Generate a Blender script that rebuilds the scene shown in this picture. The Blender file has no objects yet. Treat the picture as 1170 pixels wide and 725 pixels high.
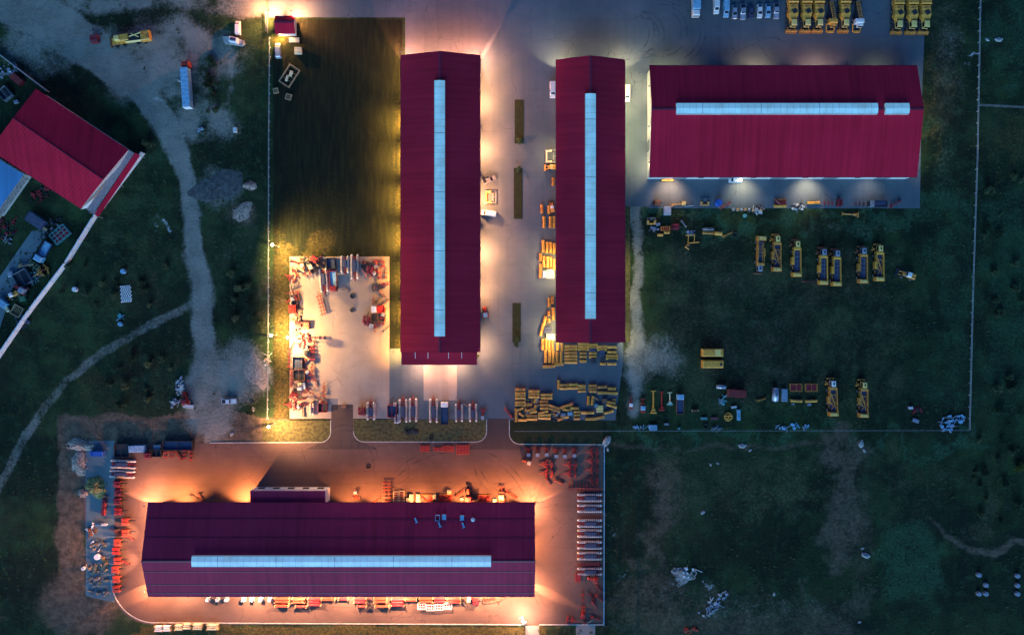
import bpy, math, random
import numpy as np
from mathutils import Vector, Matrix
random.seed(7); np.random.seed(7)
R = math.radians
SC = bpy.context.scene
COL = SC.collection
S = 0.3            # metres per photograph pixel on the ground
H = 240.0          # height of the drone

# ------------------------------------------------------------------ camera
cam = bpy.data.cameras.new('camera'); cam_o = bpy.data.objects.new('camera', cam); COL.objects.link(cam_o)
cam_o.location = (0, 0, H); cam_o.rotation_euler = (0, 0, 0)
cam.sensor_width = 36; cam.lens = 36 * H / (1170 * S); cam.clip_end = 4000; cam.clip_start = 1
SC.camera = cam_o
# ------------------------------------------------------------------ sky and sun
SUN_EL, SUN_AZ = 20, 190           # degrees, azimuth clockwise from north
w = bpy.data.worlds.new('World'); SC.world = w; w.use_nodes = True
nt = w.node_tree; nt.nodes.clear()
sky = nt.nodes.new('ShaderNodeTexSky'); sky.sky_type = 'NISHITA'; sky.sun_disc = False
sky.sun_elevation = R(3); sky.sun_rotation = R(SUN_AZ); sky.air_density = 1.6; sky.ozone_density = 6
tint = nt.nodes.new('ShaderNodeMix'); tint.data_type = 'RGBA'; tint.blend_type = 'MULTIPLY'; tint.inputs[0].default_value = 1
tint.inputs[7].default_value = (2.8, 2.7, 3.3, 1)
bg = nt.nodes.new('ShaderNodeBackground'); bg.inputs[1].default_value = 0.15
wo = nt.nodes.new('ShaderNodeOutputWorld')
nt.links.new(sky.outputs[0], tint.inputs[6]); nt.links.new(tint.outputs[2], bg.inputs[0]); nt.links.new(bg.outputs[0], wo.inputs[0])
sl = bpy.data.lights.new('sun', 'SUN'); sl.energy = 4.0; sl.angle = R(45); sl.color = (.27, .61, .95)
so = bpy.data.objects.new('sun', sl); COL.objects.link(so)
so.rotation_euler = (R(90 - SUN_EL), 0, R(180 - SUN_AZ + 0)) 
d = Vector((math.sin(R(SUN_AZ)) * math.cos(R(SUN_EL)), math.cos(R(SUN_AZ)) * math.cos(R(SUN_EL)), math.sin(R(SUN_EL))))
so.rotation_euler = d.to_track_quat('Z', 'Y').to_euler()
vs = SC.view_settings; SC.display_settings.display_device = 'sRGB'
vs.view_transform = 'Standard'; vs.look = 'None'; vs.gamma = 1; vs.use_curve_mapping = False; vs.exposure = 0
SC.cycles.max_bounces = 4; SC.cycles.diffuse_bounces = 2; SC.cycles.glossy_bounces = 2
SC.cycles.transparent_max_bounces = 4; SC.cycles.use_denoising = True; SC.cycles.sample_clamp_indirect = 4
LAMP = 2.2         # overall strength of the lamps

def W(px, py, h=0.0):
    f = (H - h) / H
    return ((px - 585) * S * f, (362.5 - py) * S * f)

# ------------------------------------------------------------------ materials
def mat(name, col, rough=0.6, metal=0.0, var=0.18, scale=1.5, emit=None, estr=0.0, bump=0.0, dirt=None):
    m = bpy.data.materials.new(name); m.use_nodes = True
    n = m.node_tree; b = n.nodes['Principled BSDF']
    b.inputs['Roughness'].default_value = rough; b.inputs['Metallic'].default_value = metal
    tc = n.nodes.new('ShaderNodeTexCoord'); nz = n.nodes.new('ShaderNodeTexNoise')
    nz.inputs['Scale'].default_value = scale; nz.inputs['Detail'].default_value = 5
    n.links.new(tc.outputs['Object'], nz.inputs['Vector'])
    rp = n.nodes.new('ShaderNodeValToRGB'); rp.color_ramp.elements[0].position = .3; rp.color_ramp.elements[1].position = .7
    dc = dirt or tuple(c * (1 - 2 * var) for c in col)
    rp.color_ramp.elements[0].color = (*dc, 1); rp.color_ramp.elements[1].color = (*[min(1, c * (1 + var)) for c in col], 1)
    n.links.new(nz.outputs[0], rp.inputs[0]); n.links.new(rp.outputs[0], b.inputs['Base Color'])
    if emit:
        b.inputs['Emission Color'].default_value = (*emit, 1); b.inputs['Emission Strength'].default_value = estr
    if bump:
        bp = n.nodes.new('ShaderNodeBump'); bp.inputs['Strength'].default_value = bump
        n.links.new(nz.outputs[0], bp.inputs['Height']); n.links.new(bp.outputs[0], b.inputs['Normal'])
    return m
M = {}
M['yellow'] = mat('yellow_paint', (.92, .45, .06), .5, var=.05, scale=2.5, dirt=(.48, .21, .04))
M['paleyellow'] = mat('pale_yellow_paint', (.98, .66, .2), .45, var=.1)
M['ochre'] = mat('worn_yellow_paint', (.72, .30, .05), .6, var=.2, dirt=(.3, .12, .03))
M['red'] = mat('red_paint', (.52, .03, .02), .45, dirt=(.2, .02, .02))
M['orange'] = mat('orange_red_paint', (.62, .085, .04), .5, scale=3, dirt=(.22, .03, .02))
M['darkred'] = mat('dark_red_paint', (.25, .02, .03), .5)
M['black'] = mat('black_rubber', (.018, .019, .022), .8)
M['dark'] = mat('dark_steel', (.04, .045, .055), .5, metal=.3)
M['navy'] = mat('navy_tarpaulin', (.03, .05, .12), .7)
M['steel'] = mat('galvanised_steel', (.38, .4, .42), .45, metal=.4)
M['white'] = mat('white_paint', (.78, .79, .8), .35, var=.06)
M['ringwhite'] = mat('worn_white_rings', (.62, .60, .60), .5, var=.1, dirt=(.38, .3, .28))
M['cream'] = mat('cream_paint', (.75, .66, .42), .5)
M['blue'] = mat('blue_paint', (.04, .13, .5), .4)
M['lightblue'] = mat('light_blue_paint', (.25, .5, .72), .4)
M['teal'] = mat('teal_paint', (.12, .4, .42), .5)
M['silver'] = mat('silver_paint', (.42, .46, .55), .3, metal=.3)
M['grey'] = mat('grey_paint', (.2, .22, .25), .5)
M['green'] = mat('green_paint', (.05, .2, .09), .5)
M['glass'] = mat('dark_glass', (.015, .02, .03), .08, var=.05)
M['wood'] = mat('weathered_timber', (.42, .28, .16), .8, scale=4)
M['rust'] = mat('rusty_steel', (.25, .1, .05), .85, var=.35, scale=3)
M['concrete'] = mat('cast_concrete', (.42, .42, .42), .85, bump=.2)
M['wallpanel'] = mat('wall_panel', (.62, .62, .6), .6, var=.06)
M['whitewall'] = mat('white_wall', (.8, .81, .84), .7, var=.05)
M['chalk'] = mat('pale_rubble', (.6, .62, .62), .9, var=.2, scale=2, bump=.6)
M['stone'] = mat('field_stone', (.36, .37, .37), .9, var=.3, scale=2.5, bump=.8)
M['tanrubble'] = mat('tan_rubble', (.42, .33, .27), .95, var=.3, scale=2, bump=.6)
M['grit'] = mat('grey_grit', (.09, .10, .10), .95, var=.3, scale=.6, bump=.8)
M['sulphur'] = mat('yellow_grey_grit', (.27, .23, .08), .95, var=.25, scale=1, bump=.5)
M['bulb'] = mat('lamp_lens', (1, .9, .7), .3, var=0, emit=(1, .78, .42), estr=60)
M['bulbwhite'] = mat('white_lamp_lens', (1, .95, .85), .3, var=0, emit=(1, .9, .68), estr=30)
M['shrub'] = mat('shrub_leaves', (.035, .07, .022), .8, var=.4, scale=2)
M['bark'] = mat('bark', (.1, .07, .05), .9)

def roofmat(name, col, axis, seam=None):
    """sheet metal roof: ribs are geometry, the colour varies a little from sheet to sheet"""
    m = bpy.data.materials.new(name); m.use_nodes = True
    n = m.node_tree; b = n.nodes['Principled BSDF']; b.inputs['Roughness'].default_value = .65; b.inputs['Specular IOR Level'].default_value = .12
    tc = n.nodes.new('ShaderNodeTexCoord'); mp = n.nodes.new('ShaderNodeMapping')
    mp.inputs['Scale'].default_value = (.9, .03, .03) if axis == 'x' else (.03, .9, .03)
    nz = n.nodes.new('ShaderNodeTexNoise'); nz.inputs['Scale'].default_value = 1; nz.inputs['Detail'].default_value = 3
    n2 = n.nodes.new('ShaderNodeTexNoise'); n2.inputs['Scale'].default_value = .06; n2.inputs['Detail'].default_value = 6
    n.links.new(tc.outputs['Object'], mp.inputs[0]); n.links.new(mp.outputs[0], nz.inputs['Vector']); n.links.new(tc.outputs['Object'], n2.inputs['Vector'])
    ad = n.nodes.new('ShaderNodeMath'); ad.operation = 'ADD'; n.links.new(nz.outputs[0], ad.inputs[0]); n.links.new(n2.outputs[0], ad.inputs[1])
    rp = n.nodes.new('ShaderNodeMapRange'); rp.inputs[1].default_value = .7; rp.inputs[2].default_value = 1.3
    rp.inputs[3].default_value = .78; rp.inputs[4].default_value = 1.2
    n.links.new(ad.outputs[0], rp.inputs[0])
    mx = n.nodes.new('ShaderNodeVectorMath'); mx.operation = 'SCALE'; mx.inputs[0].default_value = col
    n.links.new(rp.outputs[0], mx.inputs[3]); n.links.new(mx.outputs[0], b.inputs['Base Color'])
    return m
M['roofA'] = roofmat('maroon_roof_sheet', (.34, .014, .038), 'y')
M['roofD'] = roofmat('crimson_roof_sheet', (.56, .014, .044), 'x')
M['roofE'] = roofmat('plum_roof_sheet', (.38, .022, .066), 'x')
M['ridge'] = mat('ridge_flashing', (.2, .012, .04), .5)
M['skyl'] = mat('polycarbonate', (.50, .78, .80), .35, var=.17, scale=.22, emit=(.35, .72, .85), estr=.24)  # weak emission paints in the brightness of the reflected sky
M['skyw'] = mat('pale_polycarbonate', (.62, .80, .88), .3, var=.15, scale=.22, emit=(.45, .8, 1), estr=.25)  # reflected sky put in as weak emission here too
M['blueroof'] = roofmat('blue_roof_sheet', (.10, .28, .5), 'x')

# ground materials ---------------------------------------------------------
def N(n, t, **kw):
    x = n.nodes.new(t)
    for k, v in kw.items():
        setattr(x, k, v)
    return x
def noise(n, vec, scale, detail=6, rough=.6):
    x = n.nodes.new('ShaderNodeTexNoise'); x.inputs['Scale'].default_value = scale; x.inputs['Detail'].default_value = detail
    x.inputs['Roughness'].default_value = rough; n.links.new(vec, x.inputs['Vector']); return x.outputs[0]
def rng(n, v, a, b, c=0., d=1.):
    x = n.nodes.new('ShaderNodeMapRange'); x.inputs[1].default_value = a; x.inputs[2].default_value = b
    x.inputs[3].default_value = c; x.inputs[4].default_value = d; x.interpolation_type = 'SMOOTHSTEP'
    n.links.new(v, x.inputs[0]); return x.outputs[0]
def mixc(n, f, a, b, mode='MIX'):
    x = n.nodes.new('ShaderNodeMix'); x.data_type = 'RGBA'; x.blend_type = mode
    if isinstance(f, (int, float)): x.inputs[0].default_value = f
    else: n.links.new(f, x.inputs[0])
    for i, v in ((6, a), (7, b)):
        if isinstance(v, tuple): x.inputs[i].default_value = (*v, 1)
        else: n.links.new(v, x.inputs[i])
    return x.outputs[2]
def math2(n, op, a, b):
    x = n.nodes.new('ShaderNodeMath'); x.operation = op
    for i, v in ((0, a), (1, b)):
        if isinstance(v, (int, float)): x.inputs[i].default_value = v
        else: n.links.new(v, x.inputs[i])
    return x.outputs[0]
def start(name):
    m = bpy.data.materials.new(name); m.use_nodes = True; n = m.node_tree
    tc = n.nodes.new('ShaderNodeTexCoord'); return m, n, n.nodes['Principled BSDF'], tc.outputs['Object']
def finish(n, b, c, hgt=None, st=.4, dist=.3, rough=.95):
    n.links.new(c, b.inputs['Base Color']); b.inputs['Roughness'].default_value = rough
    b.inputs['Specular IOR Level'].default_value = .25
    if hgt is not None:
        bp = n.nodes.new('ShaderNodeBump'); bp.inputs['Strength'].default_value = st; bp.inputs['Distance'].default_value = dist
        n.links.new(hgt, bp.inputs['Height']); n.links.new(bp.outputs[0], b.inputs['Normal'])

def ground_mat():
    m, n, b, v = start('field_ground')
    big = noise(n, v, .02, 5); mid = noise(n, v, .12, 8, .65); fine = noise(n, v, 1.1, 8, .7); vfine = noise(n, v, 3.5, 4, .7)
    mp = n.nodes.new('ShaderNodeMapping'); mp.inputs['Scale'].default_value = (.9, .1, 1); n.links.new(v, mp.inputs[0])
    streak = noise(n, mp.outputs[0], 1, 5)
    c = mixc(n, rng(n, mid, .36, .64), (.007, .020, .008), (.028, .066, .020))
    c = mixc(n, rng(n, big, .48, .62, 0, .6), c, (.018, .046, .020))
    c = mixc(n, rng(n, noise(n, v, .035, 7, .7), .5, .66, 0, .5), c, (.040, .040, .020))
    c = mixc(n, rng(n, fine, .52, .75, 0, .7), c, (.052, .10, .034))
    c = mixc(n, rng(n, vfine, .6, .8, 0, .5), c, (.075, .085, .055))
    a1 = N(n, 'ShaderNodeVertexColor', layer_name='cover'); s1 = n.nodes.new('ShaderNodeSeparateColor'); n.links.new(a1.outputs[0], s1.inputs[0])
    a2 = N(n, 'ShaderNodeVertexColor', layer_name='cover2'); s2 = n.nodes.new('ShaderNodeSeparateColor'); n.links.new(a2.outputs[0], s2.inputs[0])
    c = mixc(n, rng(n, a2.outputs[1], .2, .8, .7, 0), c, (.003, .009, .006))
    c = mixc(n, rng(n, noise(n, v, .25, 6, .7), .52, .66, 0, .6), c, (.03, .075, .035))
    c = mixc(n, rng(n, streak, .45, .8, 0, .35), c, (.05, .06, .025))
    j = math2(n, 'ADD', math2(n, 'MULTIPLY', math2(n, 'SUBTRACT', mid, .5), .7), math2(n, 'MULTIPLY', math2(n, 'SUBTRACT', fine, .5), .8))
    def msk(o, lo=.22, hi=.82):
        return rng(n, math2(n, 'ADD', o, math2(n, 'MULTIPLY', j, rng(n, o, 0, .25))), lo, hi)
    # dark mown field (R of cover2), yellow dry grass with painted lamp glow (G), lush weeds (B)
    dk = mixc(n, rng(n, streak, .4, .7), (.007, .011, .005), (.020, .024, .008))
    dk = mixc(n, rng(n, fine, .5, .8, 0, .6), dk, (.034, .032, .012))
    c = mixc(n, msk(s2.outputs[0]), c, dk)
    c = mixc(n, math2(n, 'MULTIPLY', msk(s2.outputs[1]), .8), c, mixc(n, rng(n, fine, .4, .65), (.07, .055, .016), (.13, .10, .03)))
    c = mixc(n, math2(n, 'MULTIPLY', msk(s2.outputs[2]), .8), c, mixc(n, rng(n, fine, .4, .65), (.02, .07, .035), (.05, .13, .07)))
    # brown soil (G of cover), dusty gravel (R), chalk (B)
    soil = mixc(n, rng(n, noise(n, v, .45, 6, .7), .35, .65), (.075, .058, .042), (.17, .125, .088))
    soil = mixc(n, rng(n, fine, .5, .75, 0, .4), soil, (.26, .20, .15))
    soil = mixc(n, math2(n, 'MULTIPLY', a1.outputs[1], .6), soil, (.055, .045, .04))
    c = mixc(n, msk(s1.outputs[1]), c, soil)
    dust = mixc(n, rng(n, mid, .35, .65), (.18, .19, .165), (.27, .275, .24))
    dust = mixc(n, rng(n, fine, .45, .75, 0, .6), dust, (.36, .34, .29))
    dust = mixc(n, rng(n, noise(n, v, .3, 6, .75), .5, .72, 0, .6), dust, (.11, .12, .10))
    dust = mixc(n, math2(n, 'MULTIPLY', a1.outputs[1], .28), dust, (.34, .31, .27))
    c = mixc(n, msk(s1.outputs[0]), c, dust)
    c = mixc(n, msk(s1.outputs[2], .3, .8), c, mixc(n, rng(n, fine, .4, .6), (.3, .31, .31), (.6, .62, .62)))
    hs = math2(n, 'ADD', fine, math2(n, 'MULTIPLY', vfine, .5))
    finish(n, b, c, hs, .8, .5); return m
def paved(name, c1, c2, joint=None, dirtc=(.3, .26, .22), marks='y'):
    m, n, b, v = start(name)
    mid = noise(n, v, .06, 7, .62); fine = noise(n, v, .8, 7, .7); gr = noise(n, v, 6, 3, .7)
    mp = n.nodes.new('ShaderNodeMapping'); mp.inputs['Scale'].default_value = (.5, .02, 1) if marks == 'y' else (.02, .5, 1)
    n.links.new(v, mp.inputs[0]); st = noise(n, mp.outputs[0], 1, 4)
    c = mixc(n, rng(n, mid, .32, .68), c1, c2)
    c = mixc(n, rng(n, st, .5, .75, 0, .35), c, tuple(x * .6 for x in c1))
    c = mixc(n, rng(n, fine, .55, .85, 0, .45), c, dirtc)
    spot = noise(n, v, .35, 2); c = mixc(n, rng(n, spot, .74, .8, 0, .6), c, tuple(x * .35 for x in c1))
    c = mixc(n, rng(n, gr, .3, .7, .25, 0), c, tuple(x * .5 for x in c1))
    vo = n.nodes.new('ShaderNodeTexVoronoi'); vo.feature = 'DISTANCE_TO_EDGE'; vo.inputs['Scale'].default_value = .09
    wv = n.nodes.new('ShaderNodeVectorMath'); wv.operation = 'ADD'; nc = n.nodes.new('ShaderNodeTexNoise'); nc.inputs['Scale'].default_value = .3; nc.inputs['Detail'].default_value = 5
    sc_ = n.nodes.new('ShaderNodeVectorMath'); sc_.operation = 'SCALE'; sc_.inputs[3].default_value = 4; n.links.new(v, nc.inputs['Vector']); n.links.new(nc.outputs['Color'], sc_.inputs[0]); n.links.new(sc_.outputs[0], wv.inputs[0]); n.links.new(v, wv.inputs[1]); n.links.new(wv.outputs[0], vo.inputs['Vector'])
    ck = math2(n, 'MULTIPLY', rng(n, vo.outputs['Distance'], 0, .012, .7, 0), rng(n, mid, .45, .6)); c = mixc(n, ck, c, tuple(x * .35 for x in c1))
    pt = noise(n, v, .022, 4, .5); c = mixc(n, rng(n, pt, .5, .62, 0, .4), c, tuple(x * .62 for x in c1))
    if joint:
        bt = n.nodes.new('ShaderNodeTexBrick'); bt.offset = 0; bt.inputs['Scale'].default_value = 1
        bt.inputs['Brick Width'].default_value = joint; bt.inputs['Row Height'].default_value = joint
        bt.inputs['Mortar Size'].default_value = .035; bt.inputs['Mortar Smooth'].default_value = .3; n.links.new(v, bt.inputs['Vector'])
        c = mixc(n, math2(n, 'MULTIPLY', bt.outputs['Fac'], .45), c, tuple(x * .4 for x in c1))
    finish(n, b, c, fine, .15, .05, .8); return m
M['yard'] = paved('yard_concrete', (.085, .120, .150), (.13, .157, .188), 6.0)
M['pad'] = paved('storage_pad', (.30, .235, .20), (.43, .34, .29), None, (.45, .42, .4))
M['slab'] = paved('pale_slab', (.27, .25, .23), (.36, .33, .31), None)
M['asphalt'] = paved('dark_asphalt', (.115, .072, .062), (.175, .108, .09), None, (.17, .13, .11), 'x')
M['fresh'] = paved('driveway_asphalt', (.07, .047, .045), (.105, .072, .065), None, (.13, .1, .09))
M['roadm'] = paved('road_asphalt', (.06, .13, .155), (.09, .165, .19), None, (.2, .2, .2), 'x')
M['bluepad'] = paved('teal_concrete', (.10, .16, .19), (.17, .24, .27), None, (.3, .28, .25))  # blue-teal concrete, tone varying in patches
M['strip'] = mat('strip_grass', (.010, .022, .004), .95, var=.3, scale=.7, bump=.5)
M['verge'] = mat('verge_grass', (.075, .075, .025), .95, var=.5, scale=1.0, bump=.8, dirt=(.035, .03, .015))
M['kerb'] = mat('kerb_stone', (.5, .49, .47), .85)

# ------------------------------------------------------------------ mesh builder
class MB:
    def __init__(s): s.v = []; s.f = []
    def add(s, vs, fs, mtx=None):
        o = len(s.v)
        s.v += [tuple(mtx @ Vector(p)) if mtx else tuple(p) for p in vs]
        s.f += [tuple(i + o for i in f) for f in fs]; return s
    def box(s, x, y, z, sx, sy, sz, rz=0, rx=0, ry=0, bev=0.0):
        """centre x,y, base z"""
        hx, hy = sx / 2, sy / 2
        if bev:
            b = min(bev, hx * .9, hy * .9, sz * .9)
            lo = [(-hx, -hy, -sz / 2), (hx, -hy, -sz / 2), (hx, hy, -sz / 2), (-hx, hy, -sz / 2)]
            mi = [(p[0], p[1], sz / 2 - b) for p in lo]
            hi = [(p[0] - math.copysign(b, p[0]), p[1] - math.copysign(b, p[1]), sz / 2) for p in lo]
            vs_ = lo + mi + hi
            fs = [(3, 2, 1, 0), (8, 9, 10, 11)]
            for k in (0, 4):
                for i in range(4):
                    j = (i + 1) % 4; fs.append((k + i, k + j, k + j + 4, k + i + 4))
        else:
            vs_ = [(a * hx, b_ * hy, c * sz / 2) for c in (-1, 1) for a, b_ in ((-1, -1), (1, -1), (1, 1), (-1, 1))]
            fs = [(3, 2, 1, 0), (4, 5, 6, 7), (0, 1, 5, 4), (1, 2, 6, 5), (2, 3, 7, 6), (3, 0, 4, 7)]
        m = Matrix.Translation((x, y, z + sz / 2)) @ Matrix.Rotation(R(rz), 4, 'Z') @ Matrix.Rotation(R(ry), 4, 'Y') @ Matrix.Rotation(R(rx), 4, 'X')
        return s.add(vs_, fs, m)
    def cyl(s, p0, p1, r0, r1=None, n=10, caps=True):
        r1 = r0 if r1 is None else r1
        p0, p1 = Vector(p0), Vector(p1); q = (p1 - p0).to_track_quat('Z', 'Y'); vs_ = []
        for p, r in ((p0, r0), (p1, r1)):
            for i in range(n):
                a = 2 * math.pi * i / n; vs_.append(p + q @ Vector((math.cos(a) * r, math.sin(a) * r, 0)))
        fs = [(i, (i + 1) % n, n + (i + 1) % n, n + i) for i in range(n)]
        if caps: fs += [tuple(range(n - 1, -1, -1)), tuple(range(n, 2 * n))]
        return s.add(vs_, fs)
    def bar(s, p0, p1, t=.12, n=4): return s.cyl(p0, p1, t * .7, n=n)
    def tor(s, c, r, t, axis='z', n=18, k=6):
        vs_ = []; 
        for i in range(n):
            a = 2 * math.pi * i / n
            for j in range(k):
                b = 2 * math.pi * j / k; rr = r + t * math.cos(b); p = (rr * math.cos(a), rr * math.sin(a), t * math.sin(b))
                if axis == 'x': p = (p[2], p[0], p[1])
                if axis == 'y': p = (p[0], p[2], p[1])
                vs_.append((p[0] + c[0], p[1] + c[1], p[2] + c[2]))
        fs = [(i * k + j, ((i + 1) % n) * k + j, ((i + 1) % n) * k + (j + 1) % k, i * k + (j + 1) % k) for i in range(n) for j in range(k)]
        return s.add(vs_, fs)
    def loft(s, secs):
        """secs: (y, half width low, half width high, z low, z high)"""
        o = []; 
        for (y, a, b, z0, z1) in secs:
            o += [(-a, y, z0), (a, y, z0), (b, y, z1), (-b, y, z1)]
        fs = [(0, 1, 2, 3)[::1]]
        for k in range(len(secs) - 1):
            for i in range(4):
                j = (i + 1) % 4; fs.append((4 * k + i, 4 * k + j, 4 * k + 4 + j, 4 * k + 4 + i))
        e = 4 * (len(secs) - 1); fs.append((e + 3, e + 2, e + 1, e))
        return s.add(o, fs)
    def prism(s, poly, z0, z1, rx=None):
        n = len(poly); vs_ = [(p[0], p[1], z0) for p in poly] + [(p[0], p[1], z1) for p in poly]
        fs = [tuple(range(n - 1, -1, -1)), tuple(range(n, 2 * n))] + [(i, (i + 1) % n, n + (i + 1) % n, n + i) for i in range(n)]
        return s.add(vs_, fs)
    def build(s, name, m, parent=None, smooth=False):
        me = bpy.data.meshes.new(name); me.from_pydata(s.v, [], s.f); me.update()
        me.materials.append(M[m] if isinstance(m, str) else m)
        if smooth: me.polygons.foreach_set('use_smooth', [True] * len(me.polygons))
        o = bpy.data.objects.new(name, me); COL.objects.link(o)
        if parent: o.parent = parent
        return o
def empty(name, loc=(0, 0, 0), rz=0):
    o = bpy.data.objects.new(name, None); COL.objects.link(o); o.location = loc; o.rotation_euler = (0, 0, R(rz)); o.empty_display_size = .5; return o
def tag(o, label=None, cat=None, group=None, kind=None):
    for k, v in (('label', label), ('category', cat), ('group', group), ('kind', kind)):
        if v: o[k] = v
    return o
KIDS = {}
def kids(o): return [c for c in bpy.data.objects if c.parent == o]
def copy_tree(o, parent=None, tree=None):
    c = o.copy(); COL.objects.link(c)
    for k in ('label', 'category', 'group'):
        if k in c: del c[k]
    if parent: c.parent = parent
    for ch in tree.get(o.name, []): copy_tree(ch, c, tree)
    return c
PROTO = {}
def place(kind, px, py, deg, label, cat, group=None, z=0.03, sx=1, sy=1, sz=1, name=None, args=()):
    key = (kind,) + tuple(args)
    if key not in PROTO:
        root = BUILD[kind](*args)
        tree = {}
        def walk(o):
            tree[o.name] = list(kids(o))
            for c in tree[o.name]: walk(c)
        walk(root); PROTO[key] = (root, tree); o = root
    else:
        root, tree = PROTO[key]; o = copy_tree(root, None, tree)
    x, y = W(px, py); o.location = (x, y, z); o.rotation_euler = (0, 0, R(deg)); o.scale = (sx, sy, sz)
    return tag(o, label, cat, group)
def sheet(name, pts, z, m, kind='structure', px=True):
    me = bpy.data.meshes.new(name); vs_ = [(*(W(*p) if px else p), z) for p in pts]
    a = sum(vs_[i][0] * vs_[(i + 1) % len(vs_)][1] - vs_[(i + 1) % len(vs_)][0] * vs_[i][1] for i in range(len(vs_)))
    if a < 0: vs_ = vs_[::-1]
    me.from_pydata(vs_, [], [tuple(range(len(vs_)))]); me.materials.append(M[m]); me.update()
    o = bpy.data.objects.new(name, me); COL.objects.link(o); o['kind'] = kind; return o
def ribbon(path, w0, z, h, name, m, kind='structure'):
    """a kerb: a low box of width w0 along a pixel path"""
    b = MB(); pts = [W(*p) for p in path]
    for (a, c) in zip(pts[:-1], pts[1:]):
        dx, dy = c[0] - a[0], c[1] - a[1]; L = math.hypot(dx, dy)
        if L < 1e-6: continue
        b.box((a[0] + c[0]) / 2, (a[1] + c[1]) / 2, z, L + w0 * .4, w0, h, rz=math.degrees(math.atan2(dy, dx)))
    o = b.build(name, m); o['kind'] = kind; return o

# ------------------------------------------------------------------ the ground sheet with its cover masks
def axis(lim, step, far):
    a = list(np.arange(-lim, lim + .01, step)); o = [lim + d_ for d_ in (5, 15, 40, 100, 300, 800, far)]
    return np.array([-v for v in o[::-1]] + a + o)
gx, gy = axis(192, .8, 1800), axis(124, .8, 1800)
X, Y = np.meshgrid(gx, gy); PX, PY = X / S + 585, 362.5 - Y / S
def vnoise(x, y, sc, seed):
    rs_ = np.random.RandomState(seed); T = rs_.rand(256, 256); u, v = x / sc, y / sc; iu, iv = np.floor(u).astype(int), np.floor(v).astype(int); fu, fv = u - iu, v - iv
    fu, fv = fu * fu * (3 - 2 * fu), fv * fv * (3 - 2 * fv); g = lambda a, b: T[a % 256, b % 256]
    return (g(iu, iv) * (1 - fu) + g(iu + 1, iv) * fu) * (1 - fv) + (g(iu, iv + 1) * (1 - fu) + g(iu + 1, iv + 1) * fu) * fv - .5
def fbm(sc, seed): return sum(vnoise(PX, PY, sc / 2 ** k, seed + k) / 1.7 ** k for k in range(5))
PX0, PY0 = PX.copy(), PY.copy(); wx, wy = fbm(34, 1), fbm(34, 21)
PX, PY = PX0 + 9 * wx, PY0 + 9 * wy
def seg(path):
    d_ = np.full(X.shape, 1e9)
    for (a, b) in zip(path[:-1], path[1:]):
        ax, ay, bx, by = a[0], a[1], b[0], b[1]; L = (bx - ax) ** 2 + (by - ay) ** 2
        t = np.clip(((PX - ax) * (bx - ax) + (PY - ay) * (by - ay)) / L, 0, 1)
        wa = a[2] + (b[2] - a[2]) * t
        d_ = np.minimum(d_, np.hypot(PX - ax - t * (bx - ax), PY - ay - t * (by - ay)) - wa / 2)
    return d_
def soft(d_, s): return np.clip(.5 - d_ / (2 * s), 0, 1)
def blob(x, y, rx, ry, s=6, rot=0):
    c, q = math.cos(R(rot)), math.sin(R(rot)); u = (PX - x) * c + (PY - y) * q; v = -(PX - x) * q + (PY - y) * c
    return soft((np.hypot(u / rx, v / ry) - 1) * min(rx, ry), s)
def rect(x0, y0, x1, y1, s=4):
    dx = np.maximum(x0 - PX, PX - x1); dy = np.maximum(y0 - PY, PY - y1); return soft(np.maximum(dx, dy), s)
def mx(*a):
    r = a[0]
    for b in a[1:]: r = np.maximum(r, b)
    return r
dust = mx(
    soft(seg([(-40, -30, 60), (40, 15, 60), (100, 55, 46), (150, 90, 40), (180, 125, 30), (200, 165, 26), (212, 205, 24), (220, 260, 22), (228, 320, 22), (236, 390, 30), (240, 520, 20)]), 5),
    soft(seg([(236, 400, 40), (240, 440, 60), (243, 475, 60)]), 8), blob(275, 425, 36, 38, 8) * .9,
    rect(-60, -40, 310, 16, 8), blob(190, 70, 90, 55, 20) * .85, blob(230, 140, 40, 26, 10) * .8, blob(60, 55, 70, 30, 16) * .8,
    soft(seg([(270, 60, 9), (262, 110, 9), (256, 135, 12)]), 3) * .8,
    blob(252, 212, 34, 26, 8) * .55, blob(270, 290, 18, 30, 12) * .4,
    soft(seg([(727, 236, 16), (727, 300, 13), (728, 400, 18), (722, 470, 14)]), 4) * .95, blob(750, 410, 36, 24, 16) * .8, blob(725, 430, 18, 40, 10) * .7,
    blob(960, 262, 80, 8, 10) * .45, blob(960, 560, 22, 60, 14) * .2, blob(955, 680, 60, 34, 20) * .2, blob(860, 690, 130, 20, 16) * .4,
    blob(1085, 60, 22, 90, 20) * .4, blob(1080, 190, 20, 60, 16) * .3, blob(800, 285, 40, 20, 14) * .3)
soil = mx(
    rect(62, 474, 330, 508, 4), rect(66, 500, 100, 700, 4), blob(250, 250, 30, 12, 6) * .0, blob(275, 245, 22, 16, 7) * .7,
    rect(300, 480, 600, 510, 4) * .35, soft(seg([(690, 510, 6), (800, 512, 8), (985, 508, 8)]), 4) * .6, blob(765, 560, 30, 60, 20) * .5,
    soft(seg([(1060, 590, 4), (1085, 612, 5), (1110, 628, 8), (1140, 632, 10), (1160, 618, 10), (1200, 622, 12)]), 3) * .9,
    blob(730, 690, 50, 30, 20) * .5, blob(985, 600, 14, 110, 12) * .5, blob(90, 690, 50, 40, 14) * .8, rect(742, 268, 1050, 478, 22) * .34, rect(740, 508, 990, 600, 18) * .3, rect(1000, 510, 1110, 600, 20) * .25,
    blob(1080, 70, 26, 100, 20) * .45, blob(240, 250, 80, 120, 30) * .25, blob(140, 260, 70, 140, 30) * .22, blob(265, 500, 40, 14, 8) * .7)
PX, PY = PX0 + 5 * wx, PY0 + 5 * wy
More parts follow.
